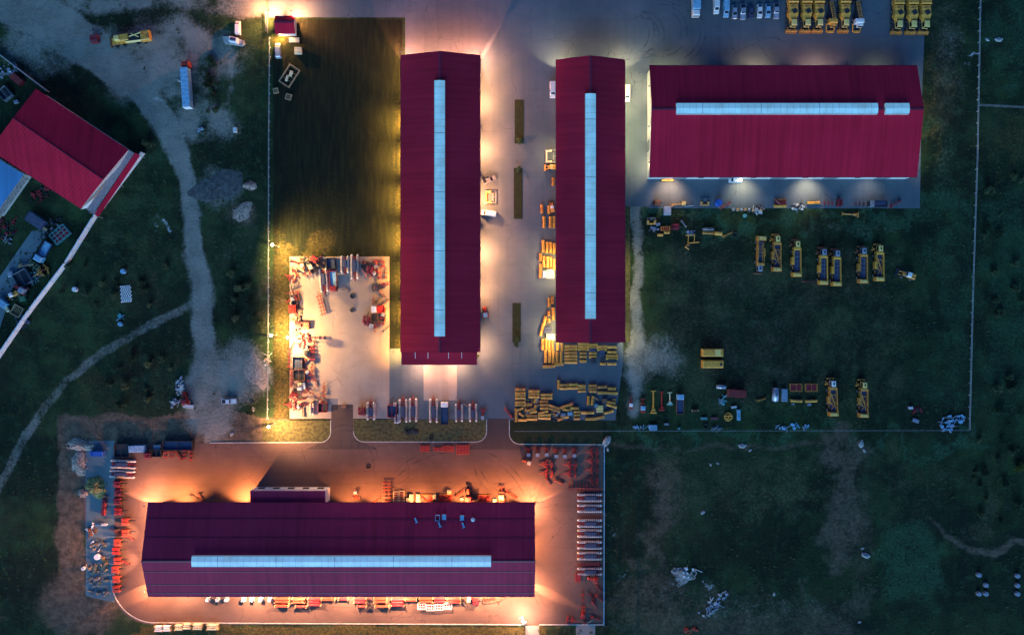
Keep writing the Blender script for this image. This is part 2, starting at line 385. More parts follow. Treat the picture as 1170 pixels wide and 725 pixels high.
main = soft(seg([(-40, -30, 60), (40, 15, 52), (100, 55, 40), (150, 90, 34), (180, 125, 27), (200, 165, 24), (212, 205, 22), (220, 260, 20), (228, 320, 20), (236, 390, 26)]), 4)
dust = mx(dust * np.clip(.80 + .9 * fbm(26, 40) * (PY < 190) * (PX < 300), 0, 1), main)
PX, PY = PX0 + 4 * wx, PY0 + 4 * wy
trail = soft(seg([(226, 343, 13), (205, 356, 12), (160, 378, 11), (120, 400, 11), (75, 435, 11), (50, 465, 11), (25, 505, 12), (8, 540, 12), (-30, 600, 12)]), 2)
PX, PY = PX0 + 46 * wx, PY0 + 46 * wy
soil = mx(soil, blob(755, 590, 20, 70, 14) * .62, soft(seg([(960, 505, 46), (958, 620, 40)]), 12) * .6, rect(700, 680, 1000, 760, 20) * .5, blob(740, 670, 46, 34, 16) * .55, soft(seg([(800, 682, 5), (1000, 684, 8)]), 4) * .55,
    soft(seg([(1000, 596, 4), (1045, 596, 4), (1062, 610, 6)]), 4) * .5, blob(1130, 590, 34, 60, 20) * .35, blob(1020, 530, 60, 26, 20) * .35, blob(190, 300, 26, 90, 16) * .3, blob(95, 700, 60, 30, 14) * .6, blob(290, 330, 14, 60, 10) * .4)
dust = mx(dust, blob(985, 560, 10, 60, 10) * .12, blob(940, 560, 12, 50, 12) * .15, blob(60, 120, 30, 16, 10) * .3)
chalk = mx(blob(175, 97, 12, 6, 5, 40) * .7, blob(165, 90, 5, 8, 4, 20) * .5, blob(175, 262, 15, 8, 5, -30) * .75, blob(158, 276, 10, 3, 3, -40) * .5, blob(1105, 81, 5, 6, 3) * .8, blob(1100, 387, 12, 3, 4) * .55,
           blob(783, 652, 20, 12, 8, -10) * .8, soft(seg([(778, 655, 2.5), (758, 668, 2), (744, 690, 1.5)]), 2) * .8, soft(seg([(775, 660, 2.5), (766, 680, 1.5)]), 2) * .75, soft(seg([(795, 690, 2), (812, 678, 2), (828, 672, 1.5)]), 2) * .75, blob(816, 690, 9, 6, 4) * .6,
           blob(300, 425, 12, 18, 8) * .5, blob(293, 440, 8, 6, 5) * .4, blob(758, 405, 14, 10, 9) * .45, blob(745, 395, 8, 12, 8) * .4, soft(seg([(770, 410, 3), (792, 416, 2)]), 4) * .4, blob(1010, 625, 24, 22, 14) * .22, blob(1045, 665, 14, 5, 5, 30) * .35, blob(702, 605, 3, 18, 3) * .55, blob(694, 560, 3, 30, 3) * .4, blob(694, 680, 3, 26, 3) * .4, blob(690, 505, 7, 5, 3) * .6, blob(278, 290, 8, 16, 8) * .35, blob(262, 262, 10, 5, 5) * .3,
           blob(91, 528, 11, 14, 5) * .55)
PX, PY = PX0.copy(), PY0.copy(); field = rect(312, 22, 460, 480, 2); dry_glow0 = mx(rect(448, 60, 466, 402, 9) * .4, rect(160, 715, 620, 760, 3) * .85, rect(311, 290, 332, 482, 5) * .6)  # yellow strips by hall wall and pad edge paint lamp glow into the grass
PX, PY = PX0 + 46 * wx, PY0 + 46 * wy
dark = mx(field, rect(588, 478, 706, 492, 3), rect(795, 612, 1000, 668, 10) * .45, rect(980, 660, 1110, 700, 14) * .3)
dry_glow = mx(dry_glow0, blob(338, 288, 44, 20, 12) * .55, blob(322, 40, 22, 16, 10) * .5, rect(1120, 126, 1240, 200, 14) * .5, blob(1145, 560, 30, 80, 20) * .35, blob(150, 330, 60, 60, 20) * .4, blob(880, 560, 70, 40, 16) * .42, rect(1056, 70, 1075, 200, 6) * .55, rect(160, 715, 620, 760, 3) * .85, blob(120, 430, 60, 30, 20) * .35, blob(160, 400, 50, 60, 24) * .3, blob(285, 130, 20, 70, 14) * .35)  # first blob is lamp-post glow painted yellow; field patches are dry grass
lush = mx(blob(890, 560, 50, 44, 16) * .4, blob(1045, 640, 46, 50, 20) * .6, rect(740, 235, 1105, 256, 4) * .6, rect(700, 494, 1110, 505, 4) * .7, rect(1122, -40, 1300, 110, 14) * .5, rect(1116, 200, 1300, 470, 20) * .45, rect(1058, 150, 1112, 480, 12) * .42, blob(160, 170, 60, 26, 12) * .4, blob(140, 240, 40, 60, 20) * .35, blob(240, 90, 14, 40, 8) * .4, blob(120, 330, 60, 60, 20) * .3, blob(190, 440, 40, 30, 12) * .35, blob(280, 160, 24, 60, 12) * .35)
# wheel ruts along the unpaved roads
PX, PY = PX0 + 2.5 * wx, PY0 + 2.5 * wy
rp1 = [(20, -10), (60, 30), (110, 62), (155, 92), (182, 126), (200, 165), (212, 205), (220, 260), (228, 320), (236, 390), (240, 500)]; rp2 = [(236, 340), (222, 347), (205, 356), (160, 378), (120, 400), (75, 435), (50, 465), (25, 505), (8, 540)]
rut = np.zeros(X.shape)
rp3 = [(948, 500), (952, 560), (946, 625)]; rp4 = [(752, 515), (758, 580), (748, 650)]; rp5 = [(692, 700), (780, 684), (900, 682), (1010, 690)]; rp6 = [(972, 500), (968, 560), (978, 630), (985, 720)]
for rp, offs in ((rp3, (-9, -5, 3, 8)), (rp4, (-6, 0, 5)), (rp5, (-3, 1, 9)), (rp6, (-4, 2)), (rp1, (-5, -1.6, 2.2, 5.6)), (rp2, (-2.4, 2.4))):
    for o_ in offs: rut = np.maximum(rut, soft(seg([(a + o_ * .8, b - o_ * .5, 1.4) for a, b in rp]), .9))
rut *= np.clip(.6 + fbm(30, 60), 0, 1)
dust = mx(dust, trail * .5); rut = np.maximum(rut * (1 - trail), 0)
tone = np.clip(.5 + 1.1 * fbm(60, 80), 0, 1)
ny, nx = X.shape
me = bpy.data.meshes.new('ground'); me.vertices.add(nx * ny)
co = np.zeros((ny, nx, 3)); co[..., 0] = X; co[..., 1] = Y; me.vertices.foreach_set('co', co.ravel())
i = np.arange(ny - 1)[:, None] * nx + np.arange(nx - 1)[None, :]
q = np.stack([i, i + 1, i + nx + 1, i + nx], -1).reshape(-1, 4); nf = len(q)
me.loops.add(nf * 4); me.loops.foreach_set('vertex_index', q.ravel().astype(np.int32))
me.polygons.add(nf); me.polygons.foreach_set('loop_start', (np.arange(nf) * 4).astype(np.int32)); me.polygons.foreach_set('loop_total', np.full(nf, 4, np.int32))
me.update(calc_edges=True)
for nm, (r_, g_, b_) in (('cover', (dust, soil, chalk)), ('cover2', (dark, dry_glow, lush))):
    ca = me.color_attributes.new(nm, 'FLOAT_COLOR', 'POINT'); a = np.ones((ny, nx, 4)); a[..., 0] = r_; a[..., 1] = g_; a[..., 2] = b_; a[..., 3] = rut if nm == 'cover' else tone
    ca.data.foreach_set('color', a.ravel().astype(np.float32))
me.materials.append(ground_mat()); go = bpy.data.objects.new('ground', me); COL.objects.link(go); tag(go, kind='structure')

# ------------------------------------------------------------------ roads, yards, kerbs
def arc(cx, cy, r, a0, a1, n=7): return [(cx + r * math.cos(R(a0 + (a1 - a0) * k / n)), cy + r * math.sin(R(a0 + (a1 - a0) * k / n))) for k in range(n + 1)]
sheet('road', [(307, -60), (1057, -60), (1057, 20), (307, 20)], .012, 'yard')
sheet('yard', [(463, 20), (1057, 20), (1053, 120), (1051, 238), (741, 238), (741, 236), (712, 236), (712, 391), (712, 412), (703, 480), (445, 480), (445, 398), (463, 398)], .016, 'yard')
sheet('grass_strip', [(712.5, 236), (720, 236), (720, 390), (712.5, 390)], .020, 'verge')
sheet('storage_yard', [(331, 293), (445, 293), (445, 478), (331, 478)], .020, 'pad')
sheet('concrete_apron', [(484, 417), (522, 417), (522, 457), (484, 457)], .024, 'slab')
for cx0, hw in ((391, 12.5), (569, 11.5)):
    pl_ = [(cx0 - hw, 478), (cx0 - hw, 462 if cx0 < 400 else 478), (cx0 + hw, 462 if cx0 < 400 else 478), (cx0 + hw, 478), (cx0 + hw, 491), (cx0 + hw + 4, 500), (cx0 + hw + 13, 506), (cx0 + hw + 30, 513), (cx0 - hw - 30, 513), (cx0 - hw - 13, 506), (cx0 - hw - 4, 500), (cx0 - hw, 491)]
    dd = []
    for q_ in pl_:
        if not dd or q_ != dd[-1]: dd.append(q_)
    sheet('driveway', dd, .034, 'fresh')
# lower yard with rounded corners where the two entries meet it
low = [(95, 506), (360, 506)] + arc(366, 494, 12, 90, 0) + [(378, 478), (404, 478)] + arc(416, 493, 12, 180, 90) + arc(545, 493, 12, 90, 0) + \
      [(557, 478), (581, 478)] + arc(594, 495, 13, 180, 90) + [(689, 508), (689, 713), (175, 713)] + arc(175, 663, 50, 90, 170) + [(128, 660), (128, 640), (128, 600), (95, 600)]
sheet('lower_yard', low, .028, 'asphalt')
sheet('side_yard', [(98, 503), (131, 503), (131, 688), (98, 680)], .036, 'bluepad')
for nm, pts in (('planting_strip', [(588, 114), (598.5, 114), (598.5, 164), (588, 164)]), ('planting_strip', [(587, 192), (597, 192), (597, 250), (587, 250)]), ('planting_strip', [(585.5, 346), (595, 346), (595, 390), (585.5, 390)])):
    b = MB(); p = [W(*q_) for q_ in pts][::-1]; b.prism(p, 0, .10); o = b.build(nm, 'strip'); o['kind'] = 'structure'
isl = [(404, 479), (556, 479)] + arc(544, 492.5, 12, 0, 90) + arc(416, 492.5, 12, 90, 180)
b = MB(); b.prism([W(*q_) for q_ in isl][::-1], 0, .09); o = b.build('verge', 'verge'); o['kind'] = 'structure'
ribbon(isl[1:], .28, .01, .15, 'kerb', 'kerb')
isl = [(300, 480), (378, 480)] + arc(366, 493, 12, 0, 90) + [(300, 505)]
b = MB(); b.prism([W(*q_) for q_ in isl][::-1], 0, .09); o = b.build('verge', 'verge'); o['kind'] = 'structure'
ribbon(isl[1:-1] + [(240, 505.5)], .28, .01, .15, 'kerb', 'kerb')
isl = [(582, 480), (689, 480), (689, 507), (594, 507)] + arc(594, 495, 12, 90, 180)
b = MB(); b.prism([W(*q_) for q_ in isl][::-1], 0, .09); o = b.build('verge', 'strip'); o['kind'] = 'structure'
ribbon([(689, 507.5)] + isl[3:] + [(582, 480)], .28, .01, .15, 'kerb', 'kerb')
ribbon(arc(178, 660, 51, 178, 96, 12) + [(600, 713)], .3, .01, .15, 'kerb', 'kerb')
ribbon([(616, 713), (690, 713)], .3, .01, .15, 'kerb', 'kerb')
ribbon([(-300, -1), (705, -1), (890, -1)], .3, .01, .12, 'kerb', 'kerb')
sheet('pavement', [(706, -60), (892, -60), (892, -1.5), (706, -1.5)], .06, 'slab')
sheet('gate_apron', [(658, 713), (680, 713), (680, 760), (658, 760)], .03, 'slab')
sheet('gate_apron', [(600, 714), (616, 714), (616, 760), (600, 760)], .03, 'slab')
# tyre marks left by turning vehicles
def marks_mat():
    m, n, b, v = start('tyre_rubber'); b.inputs['Base Color'].default_value = (.05, .055, .06, 1); b.inputs['Roughness'].default_value = .8
    al = rng(n, noise(n, v, .25, 4), .35, .7, 0, .55); n.links.new(al, b.inputs['Alpha']); return m
M['marks'] = marks_mat()
b = MB()
def track(cx, cy, rx, ry, a0, a1, wd=.3, n=40):
    for rr in (0, 1.9):
        pts = [(cx + (rx * S - rr) * math.cos(R(a0 + (a1 - a0) * k / n)), cy + (ry * S - rr) * math.sin(R(a0 + (a1 - a0) * k / n))) for k in range(n + 1)]
        for p, q_ in zip(pts[:-1], pts[1:]):
            d_ = Vector((q_[0] - p[0], q_[1] - p[1])); nn = Vector((-d_.y, d_.x)).normalized() * wd / 2
            b.add([(p[0] - nn.x, p[1] - nn.y, 0), (q_[0] - nn.x, q_[1] - nn.y, 0), (q_[0] + nn.x, q_[1] + nn.y, 0), (p[0] + nn.x, p[1] + nn.y, 0)], [(0, 1, 2, 3)])
for (px, py, rx, ry, a0, a1) in ((755, 35, 30, 30, -120, 110), (735, 40, 24, 26, -100, 100), (720, 38, 28, 30, -110, 60), (760, 38, 46, 40, -60, 80), (610, 520, 70, 60, 190, 300), (520, 590, 90, 80, 20, 140), (395, 545, 40, 60, 20, 120), (640, 620, 40, 90, 100, 240)):
    x, y = W(px, py); track(x, y, rx, ry, a0, a1)
o = b.build('tyre_marks', 'marks'); o.location.z = .042; o['kind'] = 'structure'
MBc = MB
# ------------------------------------------------------------------ lamps
WARM = (1, .50, .17); ORANGE = (1, .40, .13); PALE = (1, .80, .42); WHITE = (1, .86, .62)
def flood(parent, loc, out, power, col=WARM, tilt=52, cone=150, blend=.45, arm=.5, bulb='bulb', yaw=0):
    """wall floodlight: bracket and housing with a lens under it, and the light it gives"""
    b = MB(); ox, oy = out; x, y, z = loc; px_, py_ = x + ox * arm, y + oy * arm
    b.bar((x, y, z), (px_, py_, z + .05), .06); b.box(px_, py_, z - .02, .5, .5, .14, bev=.05)
    hs = b.build('wall_lamp', 'grey', parent)
    l = MB(); l.box(px_, py_, z - .08, .4, .4, .05); l.build('lens', bulb, hs)
    li = bpy.data.lights.new('lamp_light', 'SPOT'); li.energy = power * LAMP; li.color = col; li.spot_size = R(cone); li.spot_blend = blend; li.shadow_soft_size = .18
    lo = bpy.data.objects.new('lamp_light', li); COL.objects.link(lo); lo.location = (px_ + ox * .1, py_ + oy * .1, z - .2)
    ux, uy = ox * math.cos(R(yaw)) - oy * math.sin(R(yaw)), ox * math.sin(R(yaw)) + oy * math.cos(R(yaw))
    dr = Vector((ux * math.cos(R(tilt)), uy * math.cos(R(tilt)), -math.sin(R(tilt)))); lo.rotation_euler = (-dr).to_track_quat('Z', 'Y').to_euler(); lo.parent = hs
    return hs
def pole_lamp(px, py, h, deg, power, label, col=WARM, reach=1.2, cone=150, blend=.3, tilt=75):
    x, y = W(px, py, h); gx_, gy_ = W(px, py, h); r = empty('street_lamp', (gx_, gy_, 0)); tag(r, label, 'street lamp', 'lamp posts around the depot')
    b = MB(); b.cyl((0, 0, 0), (0, 0, h), .14, .08, 8); b.cyl((0, 0, 0), (0, 0, .3), .25, .2, 8); b.build('pole', 'steel', r)
    dx, dy = math.cos(R(deg)), math.sin(R(deg))
    b = MB(); b.bar((0, 0, h - .1), (dx * reach, dy * reach, h + .15), .09); b.build('arm', 'steel', r)
    b = MB(); b.box(dx * reach, dy * reach, h + .1, .75, .32, .14, rz=deg, bev=.05); hd = b.build('lamp_head', 'grey', r)
    b = MB(); b.cyl((dx * reach, dy * reach, h + .02), (dx * reach, dy * reach, h + .42), .42, .3, 14); b.build('lens', 'bulb', hd)
    li = bpy.data.lights.new('lamp_light', 'SPOT'); li.energy = power * LAMP; li.color = col; li.spot_size = R(cone); li.spot_blend = blend; li.shadow_soft_size = .15
    lo = bpy.data.objects.new('lamp_light', li); COL.objects.link(lo); lo.location = (dx * (reach + .1), dy * (reach + .1), h - .1); lo.parent = r
    dr = Vector((dx * math.cos(R(tilt)), dy * math.cos(R(tilt)), -math.sin(R(tilt)))); lo.rotation_euler = (-dr).to_track_quat('Z', 'Y').to_euler()
    return r

# ------------------------------------------------------------------ buildings
def slab_roof(poly, name, m, parent, th=.18):
    """poly: 3D corners of a roof plane, gets thickness downwards"""
    b = MB(); n = len(poly); b.add([tuple(p) for p in poly] + [(p[0], p[1], p[2] - th) for p in poly],
        [tuple(range(n)), tuple(range(2 * n - 1, n - 1, -1))] + [(i + n, (i + 1) % n + n, (i + 1) % n, i) for i in range(n)])
    return b.build(name, m, parent)
def hall(label, x0, y0, x1, y1, ridge, along, he, hr, rm, rib=1.1, inset=.5, laps=(), sky=(), skym='skyl', doors=(), gut=True):
    """gabled hall. x0..y1 are the pixel edges of the eaves as the photograph shows them, ridge the pixel line of the ridge"""
    ax, ay = W(x0, y1, he); bx, by = W(x1, y0, he)          # metres, lower-left and upper-right
    cx, cy = (ax + bx) / 2, (ay + by) / 2
    root = empty('workshop_hall', (cx, cy, 0)); tag(root, label, 'building')
    L = lambda x, y, z: (x - cx, y - cy, z)
    if along == 'y':
        rx = W(ridge, 0, hr)[0]
        P1 = [L(ax, ay, he), L(rx, ay, hr), L(rx, by, hr), L(ax, by, he)]; P2 = [L(rx, ay, hr), L(bx, ay, he), L(bx, by, he), L(rx, by, hr)]
    else:
        ry = W(0, ridge, hr)[1]
        P1 = [L(ax, ay, he), L(bx, ay, he), L(bx, ry, hr), L(ax, ry, hr)]; P2 = [L(ax, ry, hr), L(bx, ry, hr), L(bx, by, he), L(ax, by, he)]
    ribs = MB()
    for P in (P1, P2):
        n = 4; o = len(ribs.v)
        ribs.add(P + [(p[0], p[1], p[2] - .2) for p in P], [(0, 1, 2, 3), (7, 6, 5, 4)] + [(i + 4, (i + 1) % 4 + 4, (i + 1) % 4, i) for i in range(4)])
    def zat(P, x, y):
        a, b_, c = Vector(P[0]), Vector(P[1]), Vector(P[2]); nn = (b_ - a).cross(c - a); return a.z - (nn.x * (x - a.x) + nn.y * (y - a.y)) / nn.z
    ln = (by - ay) if along == 'y' else (bx - ax); k = int(ln / rib)
    for i in range(1, k):
        t = i / k
        for P in (P1, P2):
            xs = [p[0] for p in P]; ys = [p[1] for p in P]
            if along == 'y':
                y = min(ys) + t * (max(ys) - min(ys)); u0, u1 = min(xs), max(xs); A, B = (u0, y), (u1, y); d_ = (0, .05)
            else:
                x = min(xs) + t * (max(xs) - min(xs)); u0, u1 = min(ys), max(ys); A, B = (x, u0), (x, u1); d_ = (.05, 0)
            za, zb = zat(P, *A), zat(P, *B)
            ribs.add([(A[0] - d_[0], A[1] - d_[1], za + .003), (A[0], A[1], za + .03), (A[0] + d_[0], A[1] + d_[1], za + .003), (B[0] - d_[0], B[1] - d_[1], zb + .003), (B[0], B[1], zb + .03), (B[0] + d_[0], B[1] + d_[1], zb + .003)], [(0, 3, 4, 1), (1, 4, 5, 2)])
    roof = ribs.build('roof', rm, root)
    rc = MB()
    if along == 'y':
        x = P1[1][0]; y0_, y1_ = P1[0][1], P1[3][1]
        rc.add([(x - .45, y0_ - .02, hr + .0), (x, y0_ - .02, hr + .12), (x + .45, y0_ - .02, hr), (x - .45, y1_ + .02, hr), (x, y1_ + .02, hr + .12), (x + .45, y1_ + .02, hr)], [(0, 1, 4, 3), (1, 2, 5, 4)])
    else:
        y = P1[2][1]; x0_, x1_ = P1[0][0], P1[1][0]
        rc.add([(x0_ - .02, y - .45, hr), (x0_ - .02, y, hr + .12), (x0_ - .02, y + .45, hr), (x1_ + .02, y - .45, hr), (x1_ + .02, y, hr + .12), (x1_ + .02, y + .45, hr)], [(1, 0, 3, 4), (2, 1, 4, 5)])
    rc.build('ridge_cap', 'ridge', roof)
    if laps:
        lp = MB()
        for l in laps:
            if along == 'x':
                y = W(0, l, he + 1)[1] - cy; P = P1 if y < P1[2][1] else P2; z = zat(P, 0, y)
                lp.box((P[0][0] + P[1][0]) / 2, y, z + .0, bx - ax - .1, .22, .09, rx=math.degrees(math.atan2(P[2][2] - P[1][2], P[2][1] - P[1][1])))
            else:
                x = W(l, 0, he + 1)[0] - cx; P = P1 if x < P1[1][0] else P2; z = zat(P, x, 0); lp.box(x, (P[0][1] + P[3][1]) / 2, z, .22, by - ay - .1, .09)
        lp.build('lap_joint', 'ridge', roof)
    # walls with gable ends
    wl = MB(); xa, xb, ya, yb = ax - cx + inset, bx - cx - inset, ay - cy + inset, by - cy - inset; e = he - .25
    if along == 'y':
        rl = P1[1][0]; ring = [(xa, ya), (xb, ya), (xb, yb), (xa, yb)]
        wl.add([(xa, ya, 0), (xb, ya, 0), (xb, yb, 0), (xa, yb, 0), (xa, ya, e), (xb, ya, e), (xb, yb, e), (xa, yb, e), (rl, ya, hr - .3), (rl, yb, hr - .3)], [(0, 1, 5, 8, 4), (1, 2, 6, 5), (2, 3, 7, 9, 6), (3, 0, 4, 7)])
    else:
        rl = P1[2][1]
        wl.add([(xa, ya, 0), (xb, ya, 0), (xb, yb, 0), (xa, yb, 0), (xa, ya, e), (xb, ya, e), (xb, yb, e), (xa, yb, e), (xb, rl, hr - .3), (xa, rl, hr - .3)], [(0, 1, 5, 4), (1, 2, 6, 8, 5), (2, 3, 7, 6), (3, 0, 4, 9, 7)])
    wall = wl.build('wall', 'wallpanel', root)
    # skylight along the ridge
    nn = 0
    for (a, b_) in sky:
        s_ = MB(); j = MB(); wd = 1.75; hz = hr + .55
        if along == 'y':
            rr = P1[1][0]; u0, u1 = W(0, b_, hz)[1] - cy, W(0, a, hz)[1] - cy
            s_.add([(rr - wd, u0, hz - .8), (rr - wd, u0, hz), (rr, u0, hz + .35), (rr + wd, u0, hz), (rr + wd, u0, hz - .8), (rr - wd, u1, hz - .8), (rr - wd, u1, hz), (rr, u1, hz + .35), (rr + wd, u1, hz), (rr + wd, u1, hz - .8)],
                   [(0, 5, 6, 1), (1, 6, 7, 2), (2, 7, 8, 3), (3, 8, 9, 4), (0, 1, 2, 3, 4), (9, 8, 7, 6, 5)])
            nn = int((u1 - u0) / 2.1)
            for i in range(1, nn):
                u = u0 + (u1 - u0) * i / nn; t = .16 if i % 9 == 4 else .05
                j.box(rr - wd / 2, u, hz + .15, wd, t, .06, ry=-11.3); j.box(rr + wd / 2, u, hz + .15, wd, t, .06, ry=11.3)
        else:
            rr = P1[2][1]; u0, u1 = W(a, 0, hz)[0] - cx, W(b_, 0, hz)[0] - cx
            s_.add([(u0, rr - wd, hz - .8), (u0, rr - wd, hz), (u0, rr, hz + .35), (u0, rr + wd, hz), (u0, rr + wd, hz - .8), (u1, rr - wd, hz - .8), (u1, rr - wd, hz), (u1, rr, hz + .35), (u1, rr + wd, hz), (u1, rr + wd, hz - .8)],
                   [(0, 1, 6, 5), (1, 2, 7, 6), (2, 3, 8, 7), (3, 4, 9, 8), (4, 3, 2, 1, 0), (5, 6, 7, 8, 9)])
            nn = int((u1 - u0) / 2.1)
            for i in range(1, nn):
                u = u0 + (u1 - u0) * i / nn; t = .16 if i % 9 == 4 else .05
                j.box(u, rr - wd / 2, hz + .15, t, wd, .06, rx=11.3); j.box(u, rr + wd / 2, hz + .15, t, wd, .06, rx=-11.3)
        sk = s_.build('skylight', skym, roof)
        if along == 'y':
            for s1 in (-1, 1): j.box(rr + s1 * wd, (u0 + u1) / 2, hz - .02, .1, u1 - u0, .1)
        else:
            for s1 in (-1, 1): j.box((u0 + u1) / 2, rr + s1 * wd, hz - .02, u1 - u0, .1, .1)
        if nn > 1: j.build('glazing_bar', 'steel', sk)
    # doors and windows: (side, position 0..1, width, height)
    for (sd, t, wd, hg, kind) in doors:
        b = MB(); z = .02 if kind == 'door' else 2.2
        if sd in 'NS':
            yy = (yb + .04) if sd == 'N' else (ya - .04); xx = xa + t * (xb - xa); b.box(xx, yy, z, wd, .1, hg)
            f = b.build('roller_door' if kind == 'door' else 'window', 'grey' if kind == 'door' else 'glass', root)
            r_ = MB(); r_.box(xx - wd / 2 - .1, yy, z, .18, .16, hg + .1); r_.box(xx + wd / 2 + .1, yy, z, .18, .16, hg + .1); r_.box(xx, yy, z + hg + .02, wd + .02, .16, .16); r_.build('frame', 'white', f)
        else:
            xx = (xb + .04) if sd == 'E' else (xa - .04); yy = ya + t * (yb - ya); b.box(xx, yy, z, .1, wd, hg)
            f = b.build('roller_door' if kind == 'door' else 'window', 'grey' if kind == 'door' else 'glass', root)
            r_ = MB(); r_.box(xx, yy - wd / 2 - .1, z, .16, .18, hg + .1); r_.box(xx, yy + wd / 2 + .1, z, .16, .18, hg + .1); r_.box(xx, yy, z + hg + .02, .16, wd + .02, .16); r_.build('frame', 'white', f)
    if gut:
        g = MB()
        if along == 'y':
            for xx in (ax - cx - .1, bx - cx + .1): g.box(xx, 0, he - .22, .16, by - ay, .14)
        else:
            for yy in (ay - cy - .1, by - cy + .1): g.box(0, yy, he - .22, bx - ax, .16, .14)
        g.build('gutter', 'ridge', roof)
    root['cx'] = cx; root['cy'] = cy
    return root, (xa, xb, ya, yb)
def fl(root, ext, side, p, power, h=6.0, **kw):
    """floodlight on a wall: p is the pixel coordinate along the wall"""
    xa, xb, ya, yb = ext; cx, cy = root.location.x, root.location.y
    if side == 'N': return flood(root, (W(p, 0)[0] - cx, yb, h), (0, 1), power, **kw)
    if side == 'S': return flood(root, (W(p, 0)[0] - cx, ya, h), (0, -1), power, **kw)
    if side == 'E': return flood(root, (xb, W(0, p)[1] - cy, h), (1, 0), power, **kw)
    return flood(root, (xa, W(0, p)[1] - cy, h), (-1, 0), power, **kw)
dW = [('W', t, 1.8, 1.2, 'win') for t in (.1, .2, .3, .4, .6, .7, .8, .9)]; dE = [('E', t, 1.8, 1.2, 'win') for t in (.15, .25, .35, .55, .65, .75)]
# --- hall A, the long one nearest the middle
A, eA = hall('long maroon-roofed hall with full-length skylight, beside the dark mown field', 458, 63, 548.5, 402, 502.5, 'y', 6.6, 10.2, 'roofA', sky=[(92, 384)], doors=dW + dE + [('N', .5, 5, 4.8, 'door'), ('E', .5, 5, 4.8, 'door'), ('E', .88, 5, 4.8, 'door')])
# low lean-to at its lower end
xl, yt = W(458.5, 400.5, 6.2); xr, yb_ = W(545, 416.5, 5.6); ox, oy = A.location.x, A.location.y
lt = slab_roof([(xl - ox, yb_ - oy, 5.6), (xr - ox, yb_ - oy, 5.6), (xr - ox, yt - oy, 6.2), (xl - ox, yt - oy, 6.2)], 'porch_roof', 'roofA', A)
b = MB(); b.box((xl + xr) / 2 - ox, (yt + yb_) / 2 - oy + .3, 0, xr - xl - .8, yt - yb_ - .9, 5.5); b.build('porch_wall', 'wallpanel', A)
b = MB()
for px in (474.5, 489, 512.5, 527.5):
    x = W(px, 0, 6)[0] - ox; b.box(x, W(0, 405.5, 6)[1] - oy, 6.07, .16, 2.2, .1, rx=7.5)
b.build('snow_guard', 'white', lt)
b = MB()
for px in (475, 503, 530): b.box(W(px, 0)[0] - ox, yb_ + .52 - oy, 0.02, 4.4, .12, 4.2)
b.build('roller_door', 'grey', A)
fl(A, eA, 'W', 67, 6000, col=(1, .44, .13), cone=120, tilt=30, blend=.08, yaw=5)
for p, pw in ((100, 1600), (140, 7000), (182, 8000), (228, 7000), (272, 7500), (315, 4200), (360, 3600), (398, 4000)): fl(A, eA, 'W', p, pw * 2.6, col=(1, .47, .10), cone=108, tilt=64, blend=.7)
fl(A, eA, 'E', 68, 7000, col=(1, .36, .2), cone=120, tilt=30, blend=.08, yaw=-5)
for p, pw in ((84, 3400), (118, 8200), (172, 9000), (228, 8000), (288, 9000), (330, 5000)): fl(A, eA, 'E', p, pw * 1.4, col=(1, .37, .14), cone=124, tilt=58, blend=.15)
fl(A, eA, 'E', 397, 5500, col=(1, .43, .2), cone=140)
for p, yw in ((464, -31), (543, 31)): fl(A, eA, 'N', p, 16000, col=(1, .30, .16), cone=122, tilt=34, blend=.1, yaw=yw)
fl(A, eA, 'N', 503, 5000, col=(1, .34, .17), cone=112, tilt=54)
for p in (482, 524): flood(A, (W(p, 0)[0] - ox, yb_ - oy + .5, 4.9), (0, -1), 4200, col=(1, .43, .22), cone=160, arm=.9)
# --- hall C
C, eC = hall('narrower maroon-roofed hall between the two wide yards, yellow headers piled along its side', 635.5, 68, 714, 391, 674.5, 'y', 6.4, 10.0, 'roofA', sky=[(107, 364)], doors=dW + dE + [('N', .5, 5, 4.8, 'door'), ('S', .5, 5, 4.8, 'door')])
for p, yw in ((640, 5), (709, -5)): fl(C, eC, 'N', p, 2600, col=(1, .74, .4), cone=128, tilt=38, blend=.3, yaw=-yw)
for p, pw in ((88, 1600), (125, 2600), (165, 1800), (305, 900), (340, 700), (386, 1200)): fl(C, eC, 'E', p, pw, col=(1, .78, .34), cone=140)
for p, pw in ((178, 1100), (300, 2400), (318, 1500), (372, 1500), (388, 2200)): fl(C, eC, 'W', p, pw * 1.0, col=(1, .66, .28), cone=122, tilt=60)
# --- hall D
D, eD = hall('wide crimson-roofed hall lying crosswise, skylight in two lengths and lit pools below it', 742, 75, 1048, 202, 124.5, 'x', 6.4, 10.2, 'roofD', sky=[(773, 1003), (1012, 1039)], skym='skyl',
             doors=[('S', t, 5, 4.8, 'door') for t in (.12, .3, .5, .7, .9)] + [('N', t, 5, 4.8, 'door') for t in (.2, .5, .8)] + [('W', .3, 4, 4.5, 'door'), ('S', .2, 2, 1.2, 'win'), ('S', .4, 2, 1.2, 'win'), ('S', .6, 2, 1.2, 'win'), ('S', .8, 2, 1.2, 'win')])
fl(D, eD, 'N', 752, 900, col=(1, .78, .4), cone=120, tilt=40)
for p, pw, c in ((775, 500, PALE), (862, 1500, (1, .66, .35)), (932, 2200, (1, .5, .34)), (1000, 500, PALE)): fl(D, eD, 'N', p, pw, col=c, cone=132, tilt=50)
for p, pw, c in ((765, 4200, (1, .58, .33)), (848, 3000, (1, .80, .45)), (921, 3400, (1, .74, .45)), (992, 700, (1, .8, .6))): fl(D, eD, 'S', p, pw, col=c, cone=112, tilt=50, blend=1, bulb='bulbwhite')
for p, pw in ((105, 1200), (150, 900), (190, 1700)): fl(D, eD, 'W', p, pw, col=(1, .74, .36), cone=130)
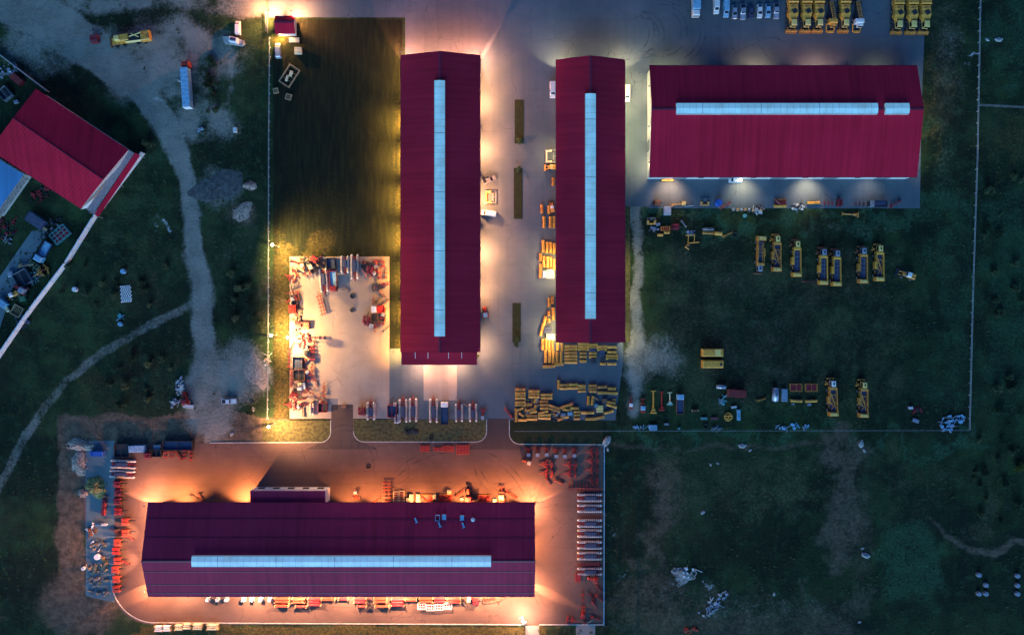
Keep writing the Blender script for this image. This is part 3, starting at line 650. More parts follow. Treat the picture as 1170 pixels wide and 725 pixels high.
for p, pw in ((100, 500), (140, 1600), (180, 700)): fl(D, eD, 'E', p, pw, col=(1, .78, .4), cone=130)
# --- hall E with its annex
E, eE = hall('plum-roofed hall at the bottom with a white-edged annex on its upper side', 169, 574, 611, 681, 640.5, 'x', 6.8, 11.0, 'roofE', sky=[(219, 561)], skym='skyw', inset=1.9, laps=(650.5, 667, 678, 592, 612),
             doors=[('S', t, 5, 4.8, 'door') for t in (.08, .22, .36, .5, .64, .78, .92)] + [('N', t, 5, 4.8, 'door') for t in (.08, .6, .75, .9)])
ex, ey = E.location.x, E.location.y
x0a, y0a = W(286, 0, 5.6)[0], W(0, 560.5, 5.6)[1]; x1a = W(371.5, 0, 5.6)[0]; y1a = W(0, 574.6, 6.6)[1]
b = MB(); b.box((x0a + x1a) / 2 - ex, (y0a + y1a) / 2 - ey - .3, 0, x1a - x0a + .3, y0a - y1a + .5, 5.5); b.build('annex_wall', 'whitewall', E)
b = MB(); b.box((x0a + x1a) / 2 - ex, y0a - ey - 2.0, 5.52, x1a - x0a, y0a - y1a + .2, .3, rx=-4); an = b.build('annex_roof', 'roofE', E); an.location.z = .0
b = MB()
for t in (.1, .3, .5, .7, .9): b.box(x0a + t * (x1a - x0a) - ex, y0a - ey + .06, 1.2, 2.2, .14, 1.4)
b.build('annex_window', 'glass', E)
for p, pw in ((212, 12000), (281, 15000)): fl(E, eE, 'N', p, pw, col=(1, .36, .11), cone=132, tilt=36)
for p, pw in ((400, 4200), (432, 5500), (480, 6000), (530, 6500), (570, 6500)): fl(E, eE, 'N', p, pw, col=(1, .34, .10), cone=116, tilt=46)
for sd, p, yw in (('N', 606, 2), ('N', 175, -2), ('S', 606, -2), ('S', 175, 2)): fl(E, eE, sd, p, 13000, col=(1, .38, .15), cone=130, tilt=32, blend=.1, yaw=yw)
for sd, p, yw in (('E', 580, -36), ('E', 669, 36), ('W', 580, 36), ('W', 671, -36)): fl(E, eE, sd, p, 11500, col=(1, .41, .19), cone=118, tilt=30, blend=.1, yaw=yw)
for p, pw in ((215, 3600), (292, 6200), (345, 5600), (400, 6000), (455, 6200), (510, 6500), (560, 6000)): fl(E, eE, 'S', p, pw * 3.9, col=(1, .48, .24), cone=140, tilt=52)
fl(E, eE, 'W', 625, 9000, col=(1, .38, .19), cone=125, tilt=22)
for p in (608, 640): fl(E, eE, 'W', p, 24000, h=6.2, col=(1, .44, .24), cone=52, tilt=13, blend=.6)  # two far throwers, added to carry light out to the left dirt strip
fl(E, eE, 'E', 625, 4000, col=(1, .36, .13), cone=90, tilt=50)
def roof_unit(px, py, kind, label):
    z = 6.8 + 4.2 * (-W(0, py, 8)[1] - 61.6) / 18.0; x, y = W(px, py, z)
    b = MB()
    if kind == 'hatch': b.box(0, 0, 0, 1.3, 1.7, .4); b.tor((0, 0, .4), .1, .03)
    if kind == 'frame':
        for sx_, sy_, a, c in ((0, -.9, 1.5, .15), (0, .9, 1.5, .15), (-.7, 0, .15, 1.7), (.7, 0, .15, 1.7)): b.box(sx_, sy_, 0, a, c, .5)
    if kind == 'vent': b.cyl((0, 0, 0), (0, 0, .7), .35, n=12); b.cyl((0, 0, .75), (0, 0, .95), .7, .3, 14)
    if kind == 'bent': b.box(0, 0, 0, .5, 1.2, .35, rz=20); b.box(.3, -.9, 0, .9, .3, .3, rz=30)
    o = b.build('roof_' + ('hatch' if kind == 'hatch' else 'vent'), 'lightblue' if kind != 'vent' else 'white', E); o.location = (x - ex, y - ey, z); o['label'] = label
for a in ((475, 593, 'bent', 'small bent blue duct'), (500, 591, 'frame', 'open blue frame'), (507.5, 590, 'hatch', 'blue hatch lid'), (528, 591, 'hatch', 'blue roof hatch standing alone'), (540.5, 592.5, 'vent', 'white round cowl'), (502, 598, 'bent', 'short duct below the frame'), (529, 598.5, 'bent', 'short duct below the hatch')): roof_unit(*a)
# --- gatehouse
G, eG = hall('tiny red-roofed gatehouse at the road between bright lamps', 314.5, 18, 337, 38.5, 25, 'x', 3.0, 4.2, 'roofD', rib=.6, inset=.35, doors=[('N', .3, 1.2, 1.2, 'win'), ('W', .5, 1, 1, 'win')], gut=False)
G['label'] = 'tiny red-roofed gatehouse at the road, lamps glaring on its walls'; G.name = 'gatehouse'
for (gx0, gy0, ox_, oy_, pw) in ((313.5, 19, -.8, .6, 20000), (337.5, 20.5, .8, .6, 15000)):
    x, y = W(gx0, gy0); flood(G, (x - G.location.x, y - G.location.y, 4.9), (ox_, oy_), pw, col=(1, .38, .15), tilt=42, cone=172, blend=.4, arm=.3)
flood(G, (W(321, 0)[0] - G.location.x, eG[2], 2.8), (0, -1), 5000, col=(1, .50, .14), cone=165, tilt=50, arm=.6)
b = MB(); x, y = G.location.x, G.location.y
b.box(2.2, -4.1, 0.0, 3.4, 1.6, .35); b.build('doorstep', 'concrete', G)
# --- building at the upper left, turned
def W3(px, py, h): x, y = W(px, py, h); return (x, y, h)
L_ = empty('warehouse', W3(80, 170, 0)); tag(L_, 'red-roofed warehouse set askew at the corner of the dark fenced compound', 'building')
lx, ly = L_.location.x, L_.location.y
def LL(p): return (p[0] - lx, p[1] - ly, p[2])
Nw, Ne, Rw, Re, Sw, Se = [LL(W3(*p)) for p in ((41, 101.5, 6.2), (146.5, 171, 6.2), (15, 135, 9.6), (118, 205, 9.6), (-12, 171, 6.2), (92, 238, 6.2))]
def ribbed(P, n, name, m, parent):
    b = MB(); b.add([*P] + [(p[0], p[1], p[2] - .2) for p in P], [(0, 1, 2, 3), (7, 6, 5, 4)] + [(i + 4, (i + 1) % 4 + 4, (i + 1) % 4, i) for i in range(4)])
    for i in range(1, n):
        t = i / n; a = Vector(P[0]).lerp(Vector(P[1]), t); c = Vector(P[3]).lerp(Vector(P[2]), t); a.z += .01; c.z += .01; b.bar(a, c, .07, 4)
    return b.build(name, m, parent)
r1 = ribbed([Sw, Se, Re, Rw], 30, 'roof', 'roofD', L_); r2 = ribbed([Rw, Re, Ne, Nw], 30, 'roof', 'roofD', L_)
b = MB(); b.bar(Rw, Re, .3, 6); b.build('ridge_cap', 'ridge', r1)
def inset(ps, k=.97):
    c = sum((Vector(p) for p in ps), Vector()) / len(ps); return [c.lerp(Vector(p), k) for p in ps]
q4 = inset([Vector((*p[:2], 0)) for p in (Sw, Se, Ne, Nw)]); rr1 = Vector((*Rw[:2], 0)).lerp(Vector((*Re[:2], 0)), .02); rr2 = Vector((*Rw[:2], 0)).lerp(Vector((*Re[:2], 0)), .98)
b = MB(); b.add([tuple(p) for p in q4] + [(p.x, p.y, 5.95) for p in q4] + [(rr1.x, rr1.y, 9.2), (rr2.x, rr2.y, 9.2)], [(0, 1, 5, 4), (1, 2, 6, 9, 5), (2, 3, 7, 6), (3, 0, 4, 8, 7)]); b.build('wall', 'wallpanel', L_)
cn = [LL(W3(*p)) for p in ((99, 239.5, 4.6), (106.5, 244, 4.4), (153, 175, 4.4), (146.5, 171.5, 4.6))]; slab_roof(cn, 'canopy', mat('canopy_sheet', (.30, .27, .30), .6), L_)
cn = [LL(W3(*p)) for p in ((107.5, 245, 4.3), (112, 247.5, 4.1), (160, 177.5, 4.1), (154, 174.5, 4.3))]; slab_roof(cn, 'canopy', 'roofD', L_)
cn = [LL(W3(*p)) for p in ((92.5, 239, 5.5), (98.5, 238, 4.8), (108, 226, 4.9))]; slab_roof(cn, 'flashing', 'white', L_, .06)
b = MB()
for p in ((102, 243), (118, 219), (134, 196), (150, 174), (110, 247), (134, 211), (158, 177)): x, y, z = LL(W3(*p, 4.0)); b.box(x, y, 0, .2, .2, 4.1)
b.build('canopy_post', 'steel', L_)
def wall_run(name, pts, hgt, th, m, label, cat, cap=None):
    x0, y0 = W(*pts[0]); r = empty(name, (x0, y0, 0)); tag(r, label, cat)
    b = MB()
    for a, c in zip(pts[:-1], pts[1:]):
        ax, ay = W(*a); cx_, cy_ = W(*c); ln = math.hypot(cx_ - ax, cy_ - ay)
        b.box((ax + cx_) / 2 - x0, (ay + cy_) / 2 - y0, 0, ln + th * .5, th, hgt, rz=math.degrees(math.atan2(cy_ - ay, cx_ - ax)))
    b.build('panel', m, r)
    b = MB()
    for a, c in zip(pts[:-1], pts[1:]):
        ax, ay = W(*a); cx_, cy_ = W(*c); ln = math.hypot(cx_ - ax, cy_ - ay); n = max(1, int(ln / 4))
        for i in range(n + 1): b.box(ax + (cx_ - ax) * i / n - x0, ay + (cy_ - ay) * i / n - y0, 0, th + .12, th + .12, hgt + .08, rz=math.degrees(math.atan2(cy_ - ay, cx_ - ax)))
    b.build('pier', m, r); return r
wall_run('boundary_wall', [(165, 176), (110, 249), (78, 301), (37.5, 354), (-30, 452)], 2.3, .35, 'whitewall', 'white boundary wall running down from the askew red-roofed warehouse', 'wall')
wall_run('boundary_wall', [(-40, 32), (0, 62), (56, 105)], 1.8, .25, 'concrete', 'grey boundary wall leading up to the askew red-roofed warehouse', 'wall')
B_ = empty('shed', W3(0, 200, 0)); tag(B_, 'blue-roofed shed cut by the picture edge below the askew warehouse', 'building'); bx_, by_ = B_.location.x, B_.location.y
cs = [Vector(W3(*p, 4.5)) - Vector((bx_, by_, 0)) for p in ((-60, 150), (-30, 296 - 70), (-5, 243), (27, 200))]
cs = [Vector(W3(*p, 4.5)) - Vector((bx_, by_, 0)) for p in ((-60, 214), (-6, 246), (27, 199), (-28, 166))]
slab_roof([tuple(c) for c in cs], 'roof', 'blueroof', B_)
c2 = [Vector(W3(*p, 4.3)) - Vector((bx_, by_, 0)) for p in ((-5.5, 247), (-.5, 250), (33, 203), (27.5, 199.5))]; slab_roof([tuple(c) for c in c2], 'verge_board', 'tanrubble', B_)
b = MB(); b.add([(p.x, p.y, 0) for p in inset([Vector((c.x, c.y, 0)) for c in cs])] + [(p.x, p.y, 4.3) for p in inset([Vector((c.x, c.y, 0)) for c in cs])], [(0, 1, 5, 4), (1, 2, 6, 5), (2, 3, 7, 6), (3, 0, 4, 7)]); b.build('wall', 'wallpanel', B_)
sheet('path', [(-30, 390), (-10, 330), (36, 264), (52, 262), (50, 272), (14, 330), (-5, 390)], .01, 'bluepad')

# ------------------------------------------------------------------ fences
def fence(pts, label, step=3.2, hgt=1.9, m='steel', rails=(.15, 1.0, 1.85), t=.07, vert=True):
    x0, y0 = W(*pts[0]); r = empty('fence', (x0, y0, 0)); tag(r, label, 'fence'); b = MB(); posts = []
    for a, c in zip(pts[:-1], pts[1:]):
        ax, ay = W(*a); cx_, cy_ = W(*c); ln = math.hypot(cx_ - ax, cy_ - ay); n = max(1, round(ln / step)); an = math.degrees(math.atan2(cy_ - ay, cx_ - ax))
        for z in rails: b.box((ax + cx_) / 2 - x0, (ay + cy_) / 2 - y0, z, ln, t, t, rz=an)
        nv = int(ln / .55) if vert else int(ln / 6)
        for i in range(nv): b.box(ax + (cx_ - ax) * (i + .5) / nv - x0, ay + (cy_ - ay) * (i + .5) / nv - y0, rails[0], .03, .03, rails[-1] - rails[0], rz=an)
        for i in range(n + 1): posts.append((ax + (cx_ - ax) * i / n - x0, ay + (cy_ - ay) * i / n - y0))
    b.build('mesh_panel', m, r)
    p = MB(); p.box(0, 0, 0, .08, .08, hgt + .1); p.box(0, 0, 0, .2, .2, .05); o0 = p.build('post', m, r); o0.location = (*posts[0], 0)
    for q_ in posts[1:][:98]:
        o = o0.copy(); COL.objects.link(o); o.location = (*q_, 0)
    return r
fence([(309, 44), (308, 160), (307.5, 380), (306.5, 478)], 'thin metal fence along the left edge of the dark mown field', m='white', t=.05, vert=False, rails=(.6, 1.2), hgt=1.2)
fence([(1119, -30), (1115, 180), (1110, 330), (1106, 491)], 'long pale fence down the far side of the machine meadow', m='white', t=.06, vert=False, rails=(.6, 1.1), hgt=1.1, step=4)
fence([(588, 492), (800, 491.5), (1106, 491)], 'low fence closing off the meadow and yellow header stacks at the bottom', m='steel', t=.05, vert=False, rails=(.6, 1.1), hgt=1.1, step=4)
fence([(1117, 121), (1200, 125)], 'short fence running off to the picture edge from the pale meadow fence', m='steel', t=.06)
fence([(690, 508), (689.5, 712)], 'fence behind the ends of the white land rollers', m='lightblue', t=.1)
# slatted gate by the gatehouse: its bars throw the fan of shadows on the road
r = empty('sliding_gate', (*W(306, 26), 0)); tag(r, 'open slatted metal gate standing beside the gatehouse', 'gate')
b = MB()
for k in range(9): b.box(0, 2.6 - k * .75, 0.1, .07, .22, 2.2)
b.build('slats', 'steel', r); b = MB(); b.box(0, -.4, .05, .1, 6.6, .12); b.box(0, -.4, 2.2, .1, 6.6, .1); b.build('frame', 'steel', r)

# ------------------------------------------------------------------ lamp posts
pole_lamp(308, 278.5, 9, -20, 36000, 'lit lamp post on the field fence just above the storage yard corner', col=(1, .58, .18), reach=1.0, cone=165, tilt=55, blend=1)
pole_lamp(305.5, 383, 9, 0, 44000, 'lit lamp post on the fence line beside the bare turning place', col=(1, .56, .18), reach=1.2, cone=165, tilt=60, blend=1)
pole_lamp(326, 385, 6.5, -5, 6500, 'brightest lamp post, on the left edge of the cluttered storage yard', col=(1, .50, .24), reach=.8, cone=175, tilt=40)
pole_lamp(303.5, 488, 9, 10, 30000, 'lit lamp post at the bottom end of the field fence', col=(1, .5, .2), reach=1.0, cone=165, tilt=65, blend=1)
pole_lamp(598, 712, 5.2, 100, 9000, 'lit lamp post on the bottom kerb of the lower yard', col=(1, .52, .32), reach=1.0, cone=150, tilt=88)

# ------------------------------------------------------------------ kinds of machine, each built once
BUILD = {}
def kind(f): BUILD[f.__name__] = f; return f
def wheel(parent, x, y, r=.34, w_=.24, name='wheel', rim=True):
    b = MB(); b.cyl((x - w_ / 2, y, r), (x + w_ / 2, y, r), r, n=14); o = b.build(name, 'black', parent)
    if rim: b = MB(); b.cyl((x - w_ / 2 - .01, y, r), (x + w_ / 2 + .01, y, r), r * .55, n=10); b.build('rim', 'steel', o)
    return o
@kind
def car(col='white', body='hatch'):
    r = empty({'van': 'van', 'pickup': 'pickup_truck'}.get(body, 'car')); b = MB()
    if body == 'van':
        b.loft([(2.55, .72, .6, .45, .75), (2.45, .86, .82, .35, 1.0), (1.5, .92, .86, .32, 1.2), (-2.5, .95, .9, .32, 1.25), (-2.62, .9, .85, .4, 1.2)])
        b.loft([(1.75, .84, .6, 1.15, 1.2), (.95, .88, .76, 1.2, 1.98), (.7, .88, .78, 1.2, 2.05), (-2.4, .9, .8, 1.2, 2.08), (-2.58, .86, .78, 1.2, 1.9)]); L = 2.6; gl = (1.0, 1.62, 1.35, 1.95)
    elif body == 'pickup':
        b.loft([(2.5, .7, .62, .45, .8), (2.4, .86, .8, .35, 1.0), (.6, .9, .86, .32, 1.1), (-2.4, .92, .88, .35, 1.08), (-2.5, .88, .84, .45, 1.05)])
        b.loft([(.9, .84, .62, 1.05, 1.12), (.3, .84, .68, 1.08, 1.68), (-.9, .84, .68, 1.08, 1.68), (-1.15, .84, .7, 1.08, 1.1)]); L = 2.5; gl = (.32, .85, 1.12, 1.66)
    else:
        b.loft([(2.2, .66, .55, .42, .7), (2.05, .84, .74, .32, .86), (1.0, .88, .84, .3, 1.0), (-1.9, .88, .84, .3, 1.02), (-2.15, .78, .72, .42, .9)])
        b.loft([(1.15, .8, .62, .95, 1.0), (.35, .82, .6, 1.0, 1.42), (-1.0, .82, .6, 1.0, 1.44), (-1.95, .78, .62, 1.0, 1.08)]); L = 2.15; gl = (.38, 1.08, 1.05, 1.42)
    b.build('body', col, r)
    y0, y1, z0, z1 = gl
    g = MB(); g.add([(-.66, y1, z0 + .02), (.66, y1, z0 + .02), (.58, y0 + .03, z1 + .015), (-.58, y0 + .03, z1 + .015)], [(0, 1, 2, 3)])
    g.build('windscreen', 'glass', r)
    if body != 'van':
        yb = {'pickup': (-.92, -1.17, 1.12, 1.68), 'hatch': (-1.05, -1.92, 1.1, 1.44)}[body]
        g = MB(); g.add([(-.6, yb[0], yb[3] + .012), (.6, yb[0], yb[3] + .012), (.62, yb[1], yb[2] + .012), (-.62, yb[1], yb[2] + .012)], [(3, 2, 1, 0)]); g.build('rear_window', 'glass', r)
    if body == 'pickup': b = MB(); b.box(0, -1.8, 1.06, 1.4, 1.15, .05); b.build('load_bed', 'dark', r)
    g = MB()
    for s in (-1, 1): g.box(s * .87, (y0 + (-1.2 if body != 'van' else -.2)) / 2, z0 + .08, .05, 1.3, .3, ry=s * 12)
    g.build('side_window', 'glass', r)
    for s in (-1, 1):
        b = MB(); b.box(s * .6, L - .12, .62, .3, .2, .16); b.build('headlight', 'white', r)
        b = MB(); b.box(s * .98, y1 - .35, 1.0, .16, .12, .14); b.build('wing_mirror', 'dark', r)
        wheel(r, s * .8, L * .62); wheel(r, s * .8, -L * .6)
    return r
@kind
def truck(cab='red', box='lightblue', L=14.0):
    r = empty('articulated_lorry'); h = L / 2
    b = MB(); b.box(0, h - 1.0, .6, 2.5, 2.0, 2.3, bev=.15); c = b.build('cab', cab, r)
    b = MB(); b.box(0, h - .02, 1.7, 2.2, .08, .9); b.build('windscreen', 'glass', c)
    b = MB(); b.box(0, h - 1.3, 2.92, 1.9, .5, .3, rx=20); b.build('roof_deflector', cab, c)
    b = MB(); b.box(0, -1.1, 1.25, 2.55, L - 2.9, 2.7, bev=.06); t = b.build('trailer_box', box, r)
    b = MB()
    for k in range(9): b.box(0, -h + 1.0 + k * (L - 3.2) / 9, 3.96, 2.5, .06, .04)
    b.build('roof_bow', 'white', t); b = MB(); b.box(0, -h + .28, 1.3, 2.58, .1, 2.62); b.build('rear_door', 'white', t)
    b = MB(); b.box(-.5, -.6, .7, .2, L - 2.5, .3); b.box(.5, -.6, .7, .2, L - 2.5, .3); b.build('chassis', 'dark', r)
    for y in (h - 1.2, h - 3.4, -h + 1.4, -h + 2.7, -h + 4.0):
        for s in (-1, 1): wheel(r, s * 1.05, y, .5, .32)
    return r
@kind
def box_truck(cab='white', box='lightblue'):
    r = empty('box_lorry'); b = MB(); b.box(0, 2.6, .5, 2.1, 1.7, 1.8, bev=.2); c = b.build('cab', cab, r)
    b = MB(); b.box(0, 3.42, 1.2, 1.8, .08, .7); b.build('windscreen', 'glass', c)
    b = MB(); b.box(0, -.8, .9, 2.3, 4.9, 2.1, bev=.05); b.build('cargo_box', box, r)
    b = MB(); b.box(0, -.2, .6, 1.0, 6.2, .25); b.build('chassis', 'dark', r)
    for y in (2.5, -1.9):
        for s in (-1, 1): wheel(r, s * .92, y, .42, .28)
    return r
@kind
def harvester(col='yellow', cabc='paleyellow'):
    """closed harvester, front to -Y"""
    r = empty('beet_harvester'); b = MB()
    b.box(0, 4.6, 1.2, 3.5, 3.0, 2.1, bev=.25); b.box(0, 1.9, 1.1, 3.2, 1.9, 1.9, bev=.3)
    b.loft([(1.0, 1.5, 1.45, 1.0, 2.9), (-.6, 1.75, 1.6, 1.0, 3.0), (-1.8, 1.5, 1.3, 1.0, 2.7), (-2.8, .9, .8, 1.1, 2.4)]); bd = b.build('body', col, r)
    b = MB()
    for k in range(5): b.box(0, 3.4 + k * .6, 3.3, 2.9, .12, .1)
    b.box(0, 2.0, 3.0, 2.0, 1.0, .12); b.build('engine_grille', 'ochre', bd)
    b = MB(); b.box(.3, .1, 3.0, 1.5, 1.4, .15, rz=30); b.cyl((-.9, 4.6, 3.3), (-.9, 4.6, 3.9), .14); b.build('exhaust', 'dark', bd)
    b = MB(); b.box(.15, -3.8, 1.3, 1.8, 2.2, 1.9, bev=.15); c = b.build('cab', cabc, r)
    b = MB(); b.box(.15, -4.93, 1.9, 1.5, .08, 1.1); b.box(-.77, -3.9, 1.9, .08, 1.6, 1.0); b.box(1.07, -3.9, 1.9, .08, 1.6, 1.0); b.build('cab_window', 'glass', c)
    b = MB(); b.box(0, -5.9, .35, 3.9, .8, .7, bev=.1); b.box(-1.2, -5.1, .5, .3, 1.2, .4); b.box(1.3, -5.1, .5, .3, 1.2, .4)
    for k in range(7): b.box(-1.65 + k * .55, -6.4, .25, .22, .6, .4, rx=-20)
    h = b.build('lifting_header', 'ochre', r)
    b = MB()
    for k in range(6): b.tor((-1.5 + k * .6, -5.6, .55), .3, .06, 'x')
    b.build('lifting_wheel', 'dark', h)
    b = MB(); b.box(-1.6, -1.6, .9, .5, 3.6, .3); b.box(-1.3, -3.8, .9, .9, 1.9, .3); b.build('platform', 'dark', r)
    for y in (4.3, 1.2, -2.2):
        for s in (-1, 1): wheel(r, s * 1.35, y, .85, .75)
    return r
@kind
def harvester_slim(col='ochre', cabc='yellow'):
    """harvester with a bare lattice conveyor behind its cab"""
    r = empty('beet_harvester'); b = MB(); b.box(0, .8, 1.1, 1.7, 9.0, .7); b.box(0, 4.4, 1.4, 2.2, 1.6, 1.6, bev=.2); bd = b.build('body', 'dark', r)
    b = MB()
    for s in (-1, 1):
        b.bar((s * .55 - .5, 5.8, 2.0), (s * .55 + .4, -2.4, 3.1), .16)
    for k in range(12): t = k / 11; b.bar((-1.05 + .9 * t, 5.7 - 8 * t, 2.1 + t), (.05 + .9 * t, 5.7 - 8 * t, 2.1 + t), .12)
    b.build('conveyor', col, r)
    b = MB(); b.box(.1, -3.2, 1.3, 2.9, 1.5, 1.9, bev=.2); b.box(.5, -4.3, 1.1, 1.7, 1.2, 1.6, bev=.15); c = b.build('cab', cabc, r)
    b = MB(); b.box(.5, -4.95, 1.7, 1.4, .08, .9); b.build('cab_window', 'glass', c)
    b = MB(); b.bar((-1.4, -3.5, 1), (-1.2, -6.3, .5), .3); b.bar((1.5, -3.5, 1), (1.2, -6.3, .5), .3); b.box(0, -6.1, .3, 1.8, .7, .6, bev=.1); b.build('lifting_header', 'yellow', r)
    for y in (4.3, -2.2):
        for s in (-1, 1): wheel(r, s * 1.2, y, .8, .6)
    return r
@kind
def bunker_harvester(col='yellow', cabc='paleyellow', var=0):
    """field harvester with an open dark bunker, front to +Y"""
    r = empty('beet_harvester'); b = MB()
    b.box(1.35, -.6, 1.3, .28, 9.2, 1.9); b.box(-1.2, .9, 1.3, .3, 5.6, 1.6); b.box(0, 3.9, 1.2, 2.7, 1.0, 2.0, bev=.2); b.box(0, -5.4, 1.2, 3.6, 1.5, 2.0, bev=.2)
    b.box(-1.45, -.4, 1.1, .8, 2.6, 1.6, bev=.2); b.box(0, -.6, 1.1, 2.6, 9.0, .3); bd = b.build('body', col, r)
    b = MB(); b.box(.1, -.6, 1.45, 2.1, 7.6, 1.0); b.build('bunker', 'navy', bd)
    b = MB()
    if var == 0:
        for k in range(5): b.bar((-.8, -3.8 + k * 1.6, 2.55), (1.1, -3.8 + k * 1.6, 2.55), .05)
        b.bar((.35, -4.2, 2.6), (.35, 2.6, 2.6), .07)
    elif var == 1:
        b.tor((.1, .8, 2.6), .9, .14); b.tor((.1, -1.4, 2.6), .8, .14); b.bar((-1, -3.8, 2.6), (1.1, -1, 2.9), .25); b.bar((1, -3.8, 2.6), (-.8, 2, 2.9), .22)
    else:
        for k in range(4): b.tor((.2, -3 + k * 1.1, 2.5), .8, .07)
        b.bar((-.9, -4, 2.6), (-.6, 3, 2.6), .3)
    b.build('conveyor', 'ochre' if var else 'steel', bd)
    b = MB(); b.box(.25, 5.5, 1.3, 1.7, 2.1, 1.9, bev=.15); c = b.build('cab', cabc, r)
    b = MB(); b.box(.25, 6.58, 1.9, 1.4, .08, 1.1); b.box(-.62, 5.6, 1.9, .08, 1.5, 1.0); b.box(1.12, 5.6, 1.9, .08, 1.5, 1.0); b.box(.25, 5.5, 3.2, .5, .7, .1); b.build('cab_window', 'glass', c)
    b = MB(); b.box(-1.3, 5.4, .35, 1.5, .7, .5, rz=25); b.bar((-1.9, 6.4, .8), (-.8, 4.6, 1.2), .18); b.box(.2, 7.2, .3, 3.0, .6, .5, bev=.1); b.build('lifting_header', 'rust' if var != 1 else 'ochre', r)
    b = MB(); b.box(.3, -5.5, 3.2, 1.6, .8, .12); b.box(-1.1, -5.4, 3.2, .6, .9, .15); b.build('engine_grille', 'paleyellow', bd)
    for y in (3.0, -1.8, -4.2):
        for s in (-1, 1): wheel(r, s * 1.25, y, .8, .65)
    return r
@kind
def header(col='yellow', L=4.0, var=0):
    """a detached lifting header: long curved hood, end plates, coupling frame and cutting discs under it"""
    r = empty('harvester_header'); h = L / 2; b = MB(); pr = [(-.5, .15), (-.52, .55), (-.3, .82), (.1, .9), (.4, .7), (.48, .35)]
    vs_ = [(-h, y, z) for y, z in pr] + [(h, y, z) for y, z in pr] + [(-h, y * .9, z - .06) for y, z in pr] + [(h, y * .9, z - .06) for y, z in pr]; n = len(pr)
    b.add(vs_, [(i, i + 1, n + i + 1, n + i) for i in range(n - 1)] + [(2 * n + i, 3 * n + i, 3 * n + i + 1, 2 * n + i + 1) for i in range(n - 1)])
    for s in (-1, 1): b.box(s * (h + .03), 0, .1, .06, 1.0, .78)
    hd = b.build('hood', col, r)
    b = MB()
    if var == 0:
        for k in range(int(L / .8)): b.box(-h + .5 + k * .8, .08, .88, .08, .6, .08)
    elif var == 1: b.box(0, .0, .9, L * .35, .5, .12); b.box(h * .6, 0, .88, .3, .7, .1)
    else: b.box(0, -.3, .8, L * .9, .12, .12); b.box(-h * .5, .1, .9, .2, .6, .1); b.box(h * .3, .1, .9, .2, .6, .1)
    b.build('stiffener', 'ochre', hd)
    b = MB()
    for k in range(int(L / .5)): b.cyl((-h + .3 + k * .5, -.3, .3), (-h + .36 + k * .5, -.3, .3), .3, n=8)
    b.build('cutting_discs', 'dark', r)
    b = MB(); b.box(0, .62, .25, 1.2, .12, .5); b.box(-.5, .5, .3, .1, .4, .4); b.box(.5, .5, .3, .1, .4, .4); b.box(0, -.2, 0, L * .9, .25, .12); b.build('coupling_frame', 'dark', r)
    return r
@kind
def roller(L=8.0, gap=2.1, hitch=2.0, tip='white'):
    """folded land roller: two long rows of cast rings on a red frame, drawbar to +Y"""
    r = empty('land_roller'); h = L / 2; b = MB()
    b.box(0, .2, .5, .3, L * .8, .3); b.box(0, -h + .8, .6, gap, .3, .3); b.box(0, h - 1.6, .6, gap, .25, .3); b.bar((0, h - 1.2, .7), (0, h + hitch, .5), .22); b.bar((-gap / 2, h - 1.4, .7), (0, h + hitch * .6, .55), .15); b.bar((gap / 2, h - 1.4, .7), (0, h + hitch * .6, .55), .15)
    fr = b.build('frame', 'darkred', r)
    b = MB(); b.box(0, -.3, .95, gap * .5, L * .5, .35, bev=.08); b.build('valve_block', 'navy', fr)
    for s in (-1, 1):
        b = MB(); n = int(L / .62)
        for k in range(n):
            y = -h + (k + .5) * L / n; b.cyl((s * gap / 2, y - .18, .62), (s * gap / 2, y + .18, .62), .46, n=9)
        b.bar((s * gap / 2, -h, .62), (s * gap / 2, h, .62), .2); o = b.build('roller_gang', 'ringwhite', r)
        b = MB(); b.box(s * gap / 2, 0, .5, .5, L, .12); b.build('axle_beam', 'darkred', o)
        e = MB(); e.cyl((s * gap / 2, h - .05, .62), (s * gap / 2, h + .3, .62), .38, .2, 10); e.cyl((s * gap / 2, -h - .25, .62), (s * gap / 2, -h + .05, .62), .2, .38, 10); e.build('end_cap', tip, o)
    for s in (-1, 1): wheel(r, s * .45, -h + 1.4, .42, .25, rim=False)
    return r
@kind
def cultivator(col='orange', fold='dark'):
    """folded disc cultivator, about 4.2 x 2.8 m, drawbar to +X"""
    r = empty('disc_cultivator'); b = MB(); b.box(-.2, 0, .6, 3.6, .35, .3); b.box(-1.2, 0, .6, .3, 2.4, .25); b.box(.6, 0, .6, .3, 2.4, .25); b.bar((1.4, 0, .7), (2.9, 0, .5), .22); b.build('frame', fold, r)
    for s in (-1, 1):
        b = MB(); b.box(-.3, s * .95, .7, 2.8, .16, 1.7, rx=s * 14, bev=.05); b.box(-.3, s * .55, 1.0, 2.4, .14, 1.2, rx=s * 10)
        b.box(-.95, s * .72, 2.1, 1.25, 1.1, .14, rx=s * -8); b.box(.45, s * .72, 2.1, 1.2, 1.1, .14, rx=s * -8); w_ = b.build('folded_wing', col, r)
        b = MB()
        for k in range(7): b.cyl((-1.5 + k * .42, s * 1.15, 1.0), (-1.45 + k * .42, s * 1.2, 1.0), .32, n=10)
        b.build('discs', 'dark', w_)
    b = MB(); b.cyl((-1.7, -1.2, .4), (-1.7, 1.2, .4), .35, n=10); b.build('packer_roller', 'darkred', r)
    for s in (-1, 1): wheel(r, -.8, s * .5, .4, .3, rim=False)
    return r
